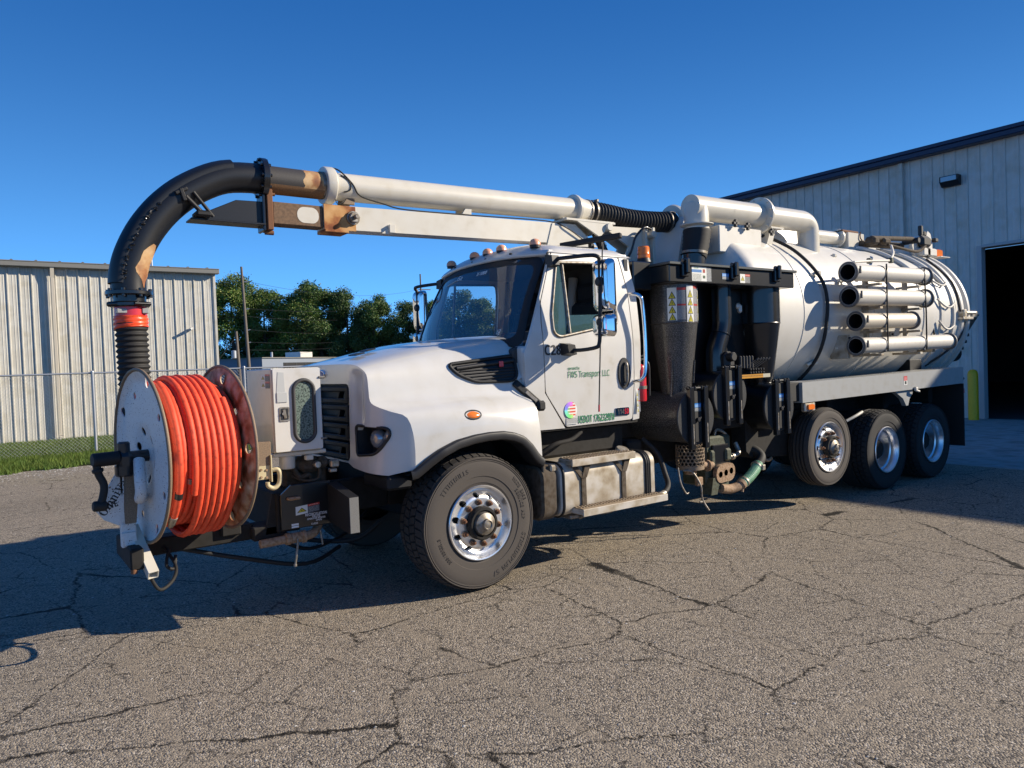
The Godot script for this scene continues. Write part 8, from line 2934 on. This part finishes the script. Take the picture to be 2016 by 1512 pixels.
	obj("pump_hose", ribbed_hose(curve([Vector3(3.66, 0.395, 1.03), Vector3(3.80, 0.45, 1.03), Vector3(3.93, 0.52, 1.02), Vector3(4.03, 0.585, 1.0)], 6), 0.053, 0.057, 0.018), M["green_hose"], truck)
	b = B.new()
	b.tube(curve([Vector3(4.0, 0.565, 1.0), Vector3(4.08, 0.62, 0.99), Vector3(4.12, 0.67, 0.96), Vector3(4.10, 0.73, 0.88), Vector3(4.0, 0.76, 0.75)], 5), 0.056, 14)
	obj("pump_hose_cuff", b, M["rubber"], truck)
	b = B.new()
	b.lathe([Vector2(0, 0.058), Vector2(0, 0.066), Vector2(0.02, 0.066), Vector2(0.02, 0.058)], B.ax(Vector3(3.98, 0.555, 1.005), Vector3(0.8, 0.5, 0)), 20, 0.3)
	obj("pump_hose_clamp", b, M["alu"], truck)
	b = B.new()
	b.lathe([Vector2(0, 0.058), Vector2(0, 0.064), Vector2(0.02, 0.064), Vector2(0.02, 0.058)], B.ax(Vector3(3.72, 0.42, 1.03), Vector3(0.8, 0.35, 0)), 20, 0.3)
	obj("pump_hose_clamp", b, M["alu"], truck)
	b = B.new()
	b.box(Vector3(4.02, 0.55, 1.07), Vector3(0.05, 0.06, 0.03), 0.006)
	obj("pump_hose_clamp", b, M["alu"], truck)
	b = B.new()
	b.tube(curve([Vector3(3.56, 0.71, 0.98), Vector3(3.68, 0.72, 0.97), Vector3(3.75, 0.75, 0.95), Vector3(3.76, 0.84, 0.9)], 4), 0.025, 10)
	b.cyl(Vector3(3.58, 0.71, 0.98), Vector3(3.62, 0.71, 0.98), 0.038, 8, 0.005)
	obj("pump_pipe", b, M["alu"], truck)
	b = B.new()
	b.tube(curve([Vector3(3.4, 0.9, 0.9), Vector3(3.5, 1.0, 0.85), Vector3(3.65, 0.95, 0.85), Vector3(3.7, 0.85, 0.85)], 4), 0.018, 8)
	obj("pump_pipe", b, M["alu"], truck)
	b = B.new()
	b.prism(rrect(0.085, 0.15, 0.03, 4), xf_z(Vector3(3.06, 1.02, 1.0)), 0.0, 0.08, 0.02, true)
	obj("junction_box", b, M["rail_grey"], truck)
	# dark panel ahead of the tag wheel
	b = B.new()
	b.prism(PackedVector2Array([Vector2(3.95, 1.12), Vector2(3.95, 0.72), Vector2(4.05, 0.64), Vector2(4.95, 0.58), Vector2(5.09, 0.66), Vector2(5.09, 1.12)]), xf_z(Vector3(0, 0, 0.70)), 0.0, 0.2, 0.006)
	b.bx(Vector3(3.2, 1.0, 0.3), Vector3(5.1, 1.22, 0.85), 0.01)
	obj("side_panel", b, M["under"], truck)
	b = B.new()
	b.tube(curve([Vector3(4.30, 0.62, 0.85), Vector3(4.34, 0.58, 0.9), Vector3(4.42, 0.60, 0.9)], 4), 0.02, 7)
	obj("drain_cock", b, M["tan_iron"], truck)

func build_tubes() -> void:
	var spec := [[5.55, 7.48, 2.775, "suction tube on the truck's flank, topmost of the four racked pipes", 0.102], [5.56, 7.49, 2.475, "brightest bare metal suction tube, second from the top of the rack", 0.104], [5.70, 7.11, 2.18, "shortest suction tube of the rack, dusty beige, third from the top", 0.098], [5.69, 8.15, 1.875, "longest suction tube, lowest in the rack and reaching nearest the rear", 0.098]]
	for i in spec.size():
		var q: Array = spec[i]
		var t := thing("suction_tube", q[3], "pipe", Vector3(q[0], q[2], 1.25), "suction tubes in the side rack")
		var l: float = q[1] - q[0]
		var r: float = q[4]
		var d := Vector3(1, 0.012, 0).normalized()
		var xf := B.ax(Vector3.ZERO, d)
		var b := B.new()
		b.lathe([Vector2(0.0, r - 0.006), Vector2(0.0, r), Vector2(l, r), Vector2(l, r - 0.006)], xf, 32, 0.3)
		obj("pipe", b, M["galv_tube"] if i != 2 else mat("tube_beige", lin(0.56, 0.50, 0.41), 0.6, 0.2, (M["galv_tube"] as StandardMaterial3D).albedo_texture, 2.5), t)
		b = B.new()
		b.lathe([Vector2(l, r - 0.006), Vector2(0.0, r - 0.006)], xf, 32, 0.3)
		obj("bore", b, M["plastic"], t)
		for e in [0.0, 1.0]:
			b = B.new()
			var o: float = e * (l - 0.035)
			b.lathe([Vector2(o, r - 0.004), Vector2(o, r + 0.02), Vector2(o + 0.006, r + 0.025), Vector2(o + 0.029, r + 0.025), Vector2(o + 0.035, r + 0.02), Vector2(o + 0.035, r - 0.004)], xf, 32, 0.4)
			if e == 0.0:
				b.box(Vector3(0.09, r * 0.2, r + 0.01), Vector3(0.03, 0.09, 0.02), 0.006)
			obj("end_ring", b, M["tube_ring"], t)
		for xx in [6.27, 7.29]:
			var off: float = xx - q[0] - 0.02
			if off > l - 0.05:
				continue
			b = B.new()
			b.lathe([Vector2(off, r), Vector2(off, r + 0.006), Vector2(off + 0.014, r + 0.006), Vector2(off + 0.014, r)], xf, 32, 0.3)
			b.box(Vector3(off, -r * 0.75, r * 0.72), Vector3(0.03, 0.03, 0.03), 0.008)
			obj("retaining_strap", b, M["tube_ring"], t)

func _ready() -> void:
	var cam := Camera3D.new()
	cam.name = "camera"
	cam.transform = Transform3D(Basis(Vector3(0.81001, -0.03796, 0.58518), Vector3(0.04570, 0.99895, 0.00154), Vector3(-0.58463, 0.02549, 0.81090)).orthonormalized(), Vector3(-3.041, 1.80, 6.115))
	cam.fov = 55.07
	cam.near = 0.05
	cam.far = 1500.0
	add_child(cam)
	cam.current = true
	var env := Environment.new()
	env.background_mode = Environment.BG_SKY
	var sky := Sky.new()
	var sm := ProceduralSkyMaterial.new()
	sm.sky_top_color = lin(0.0055, 0.050, 0.185)
	sm.sky_horizon_color = lin(0.135, 0.43, 0.90)
	sm.sky_curve = 0.12
	sm.sky_energy_multiplier = 1.15
	sm.ground_bottom_color = lin(0.12, 0.11, 0.10)
	sm.ground_horizon_color = lin(0.16, 0.17, 0.18)
	sm.sun_angle_max = 20.0
	sm.sun_curve = 0.06
	sky.sky_material = sm
	env.sky = sky
	env.ambient_light_source = Environment.AMBIENT_SOURCE_SKY
	env.tonemap_mode = Environment.TONE_MAPPER_LINEAR
	env.tonemap_exposure = 1.5
	env.sdfgi_enabled = true
	env.ssao_enabled = true
	env.ssil_enabled = true
	var we := WorldEnvironment.new()
	we.name = "world_environment"
	we.environment = env
	add_child(we)
	var sun := DirectionalLight3D.new()
	sun.name = "sun"
	sun.light_energy = 1.55
	sun.light_color = Color(1.0, 0.95, 0.87)
	sun.light_angular_distance = 0.5
	sun.shadow_enabled = true
	add_child(sun)
	sun.look_at_from_position(Vector3.ZERO, -Vector3(1.78, 1.0, 1.08), Vector3.UP)
	make_materials()
	build_ground()
	build_left_building()
	build_right_building()
	build_fence()
	build_background()
	truck = thing("vacuum_truck", "white vacuum tanker truck with hose boom over its cab and orange hose reel in front", "truck")
	build_hood()
	build_cab()
	build_wheels()
	build_front()
	build_reel()
	build_boom()
	build_tank()
	build_filters()
	build_underside()
	build_tubes()
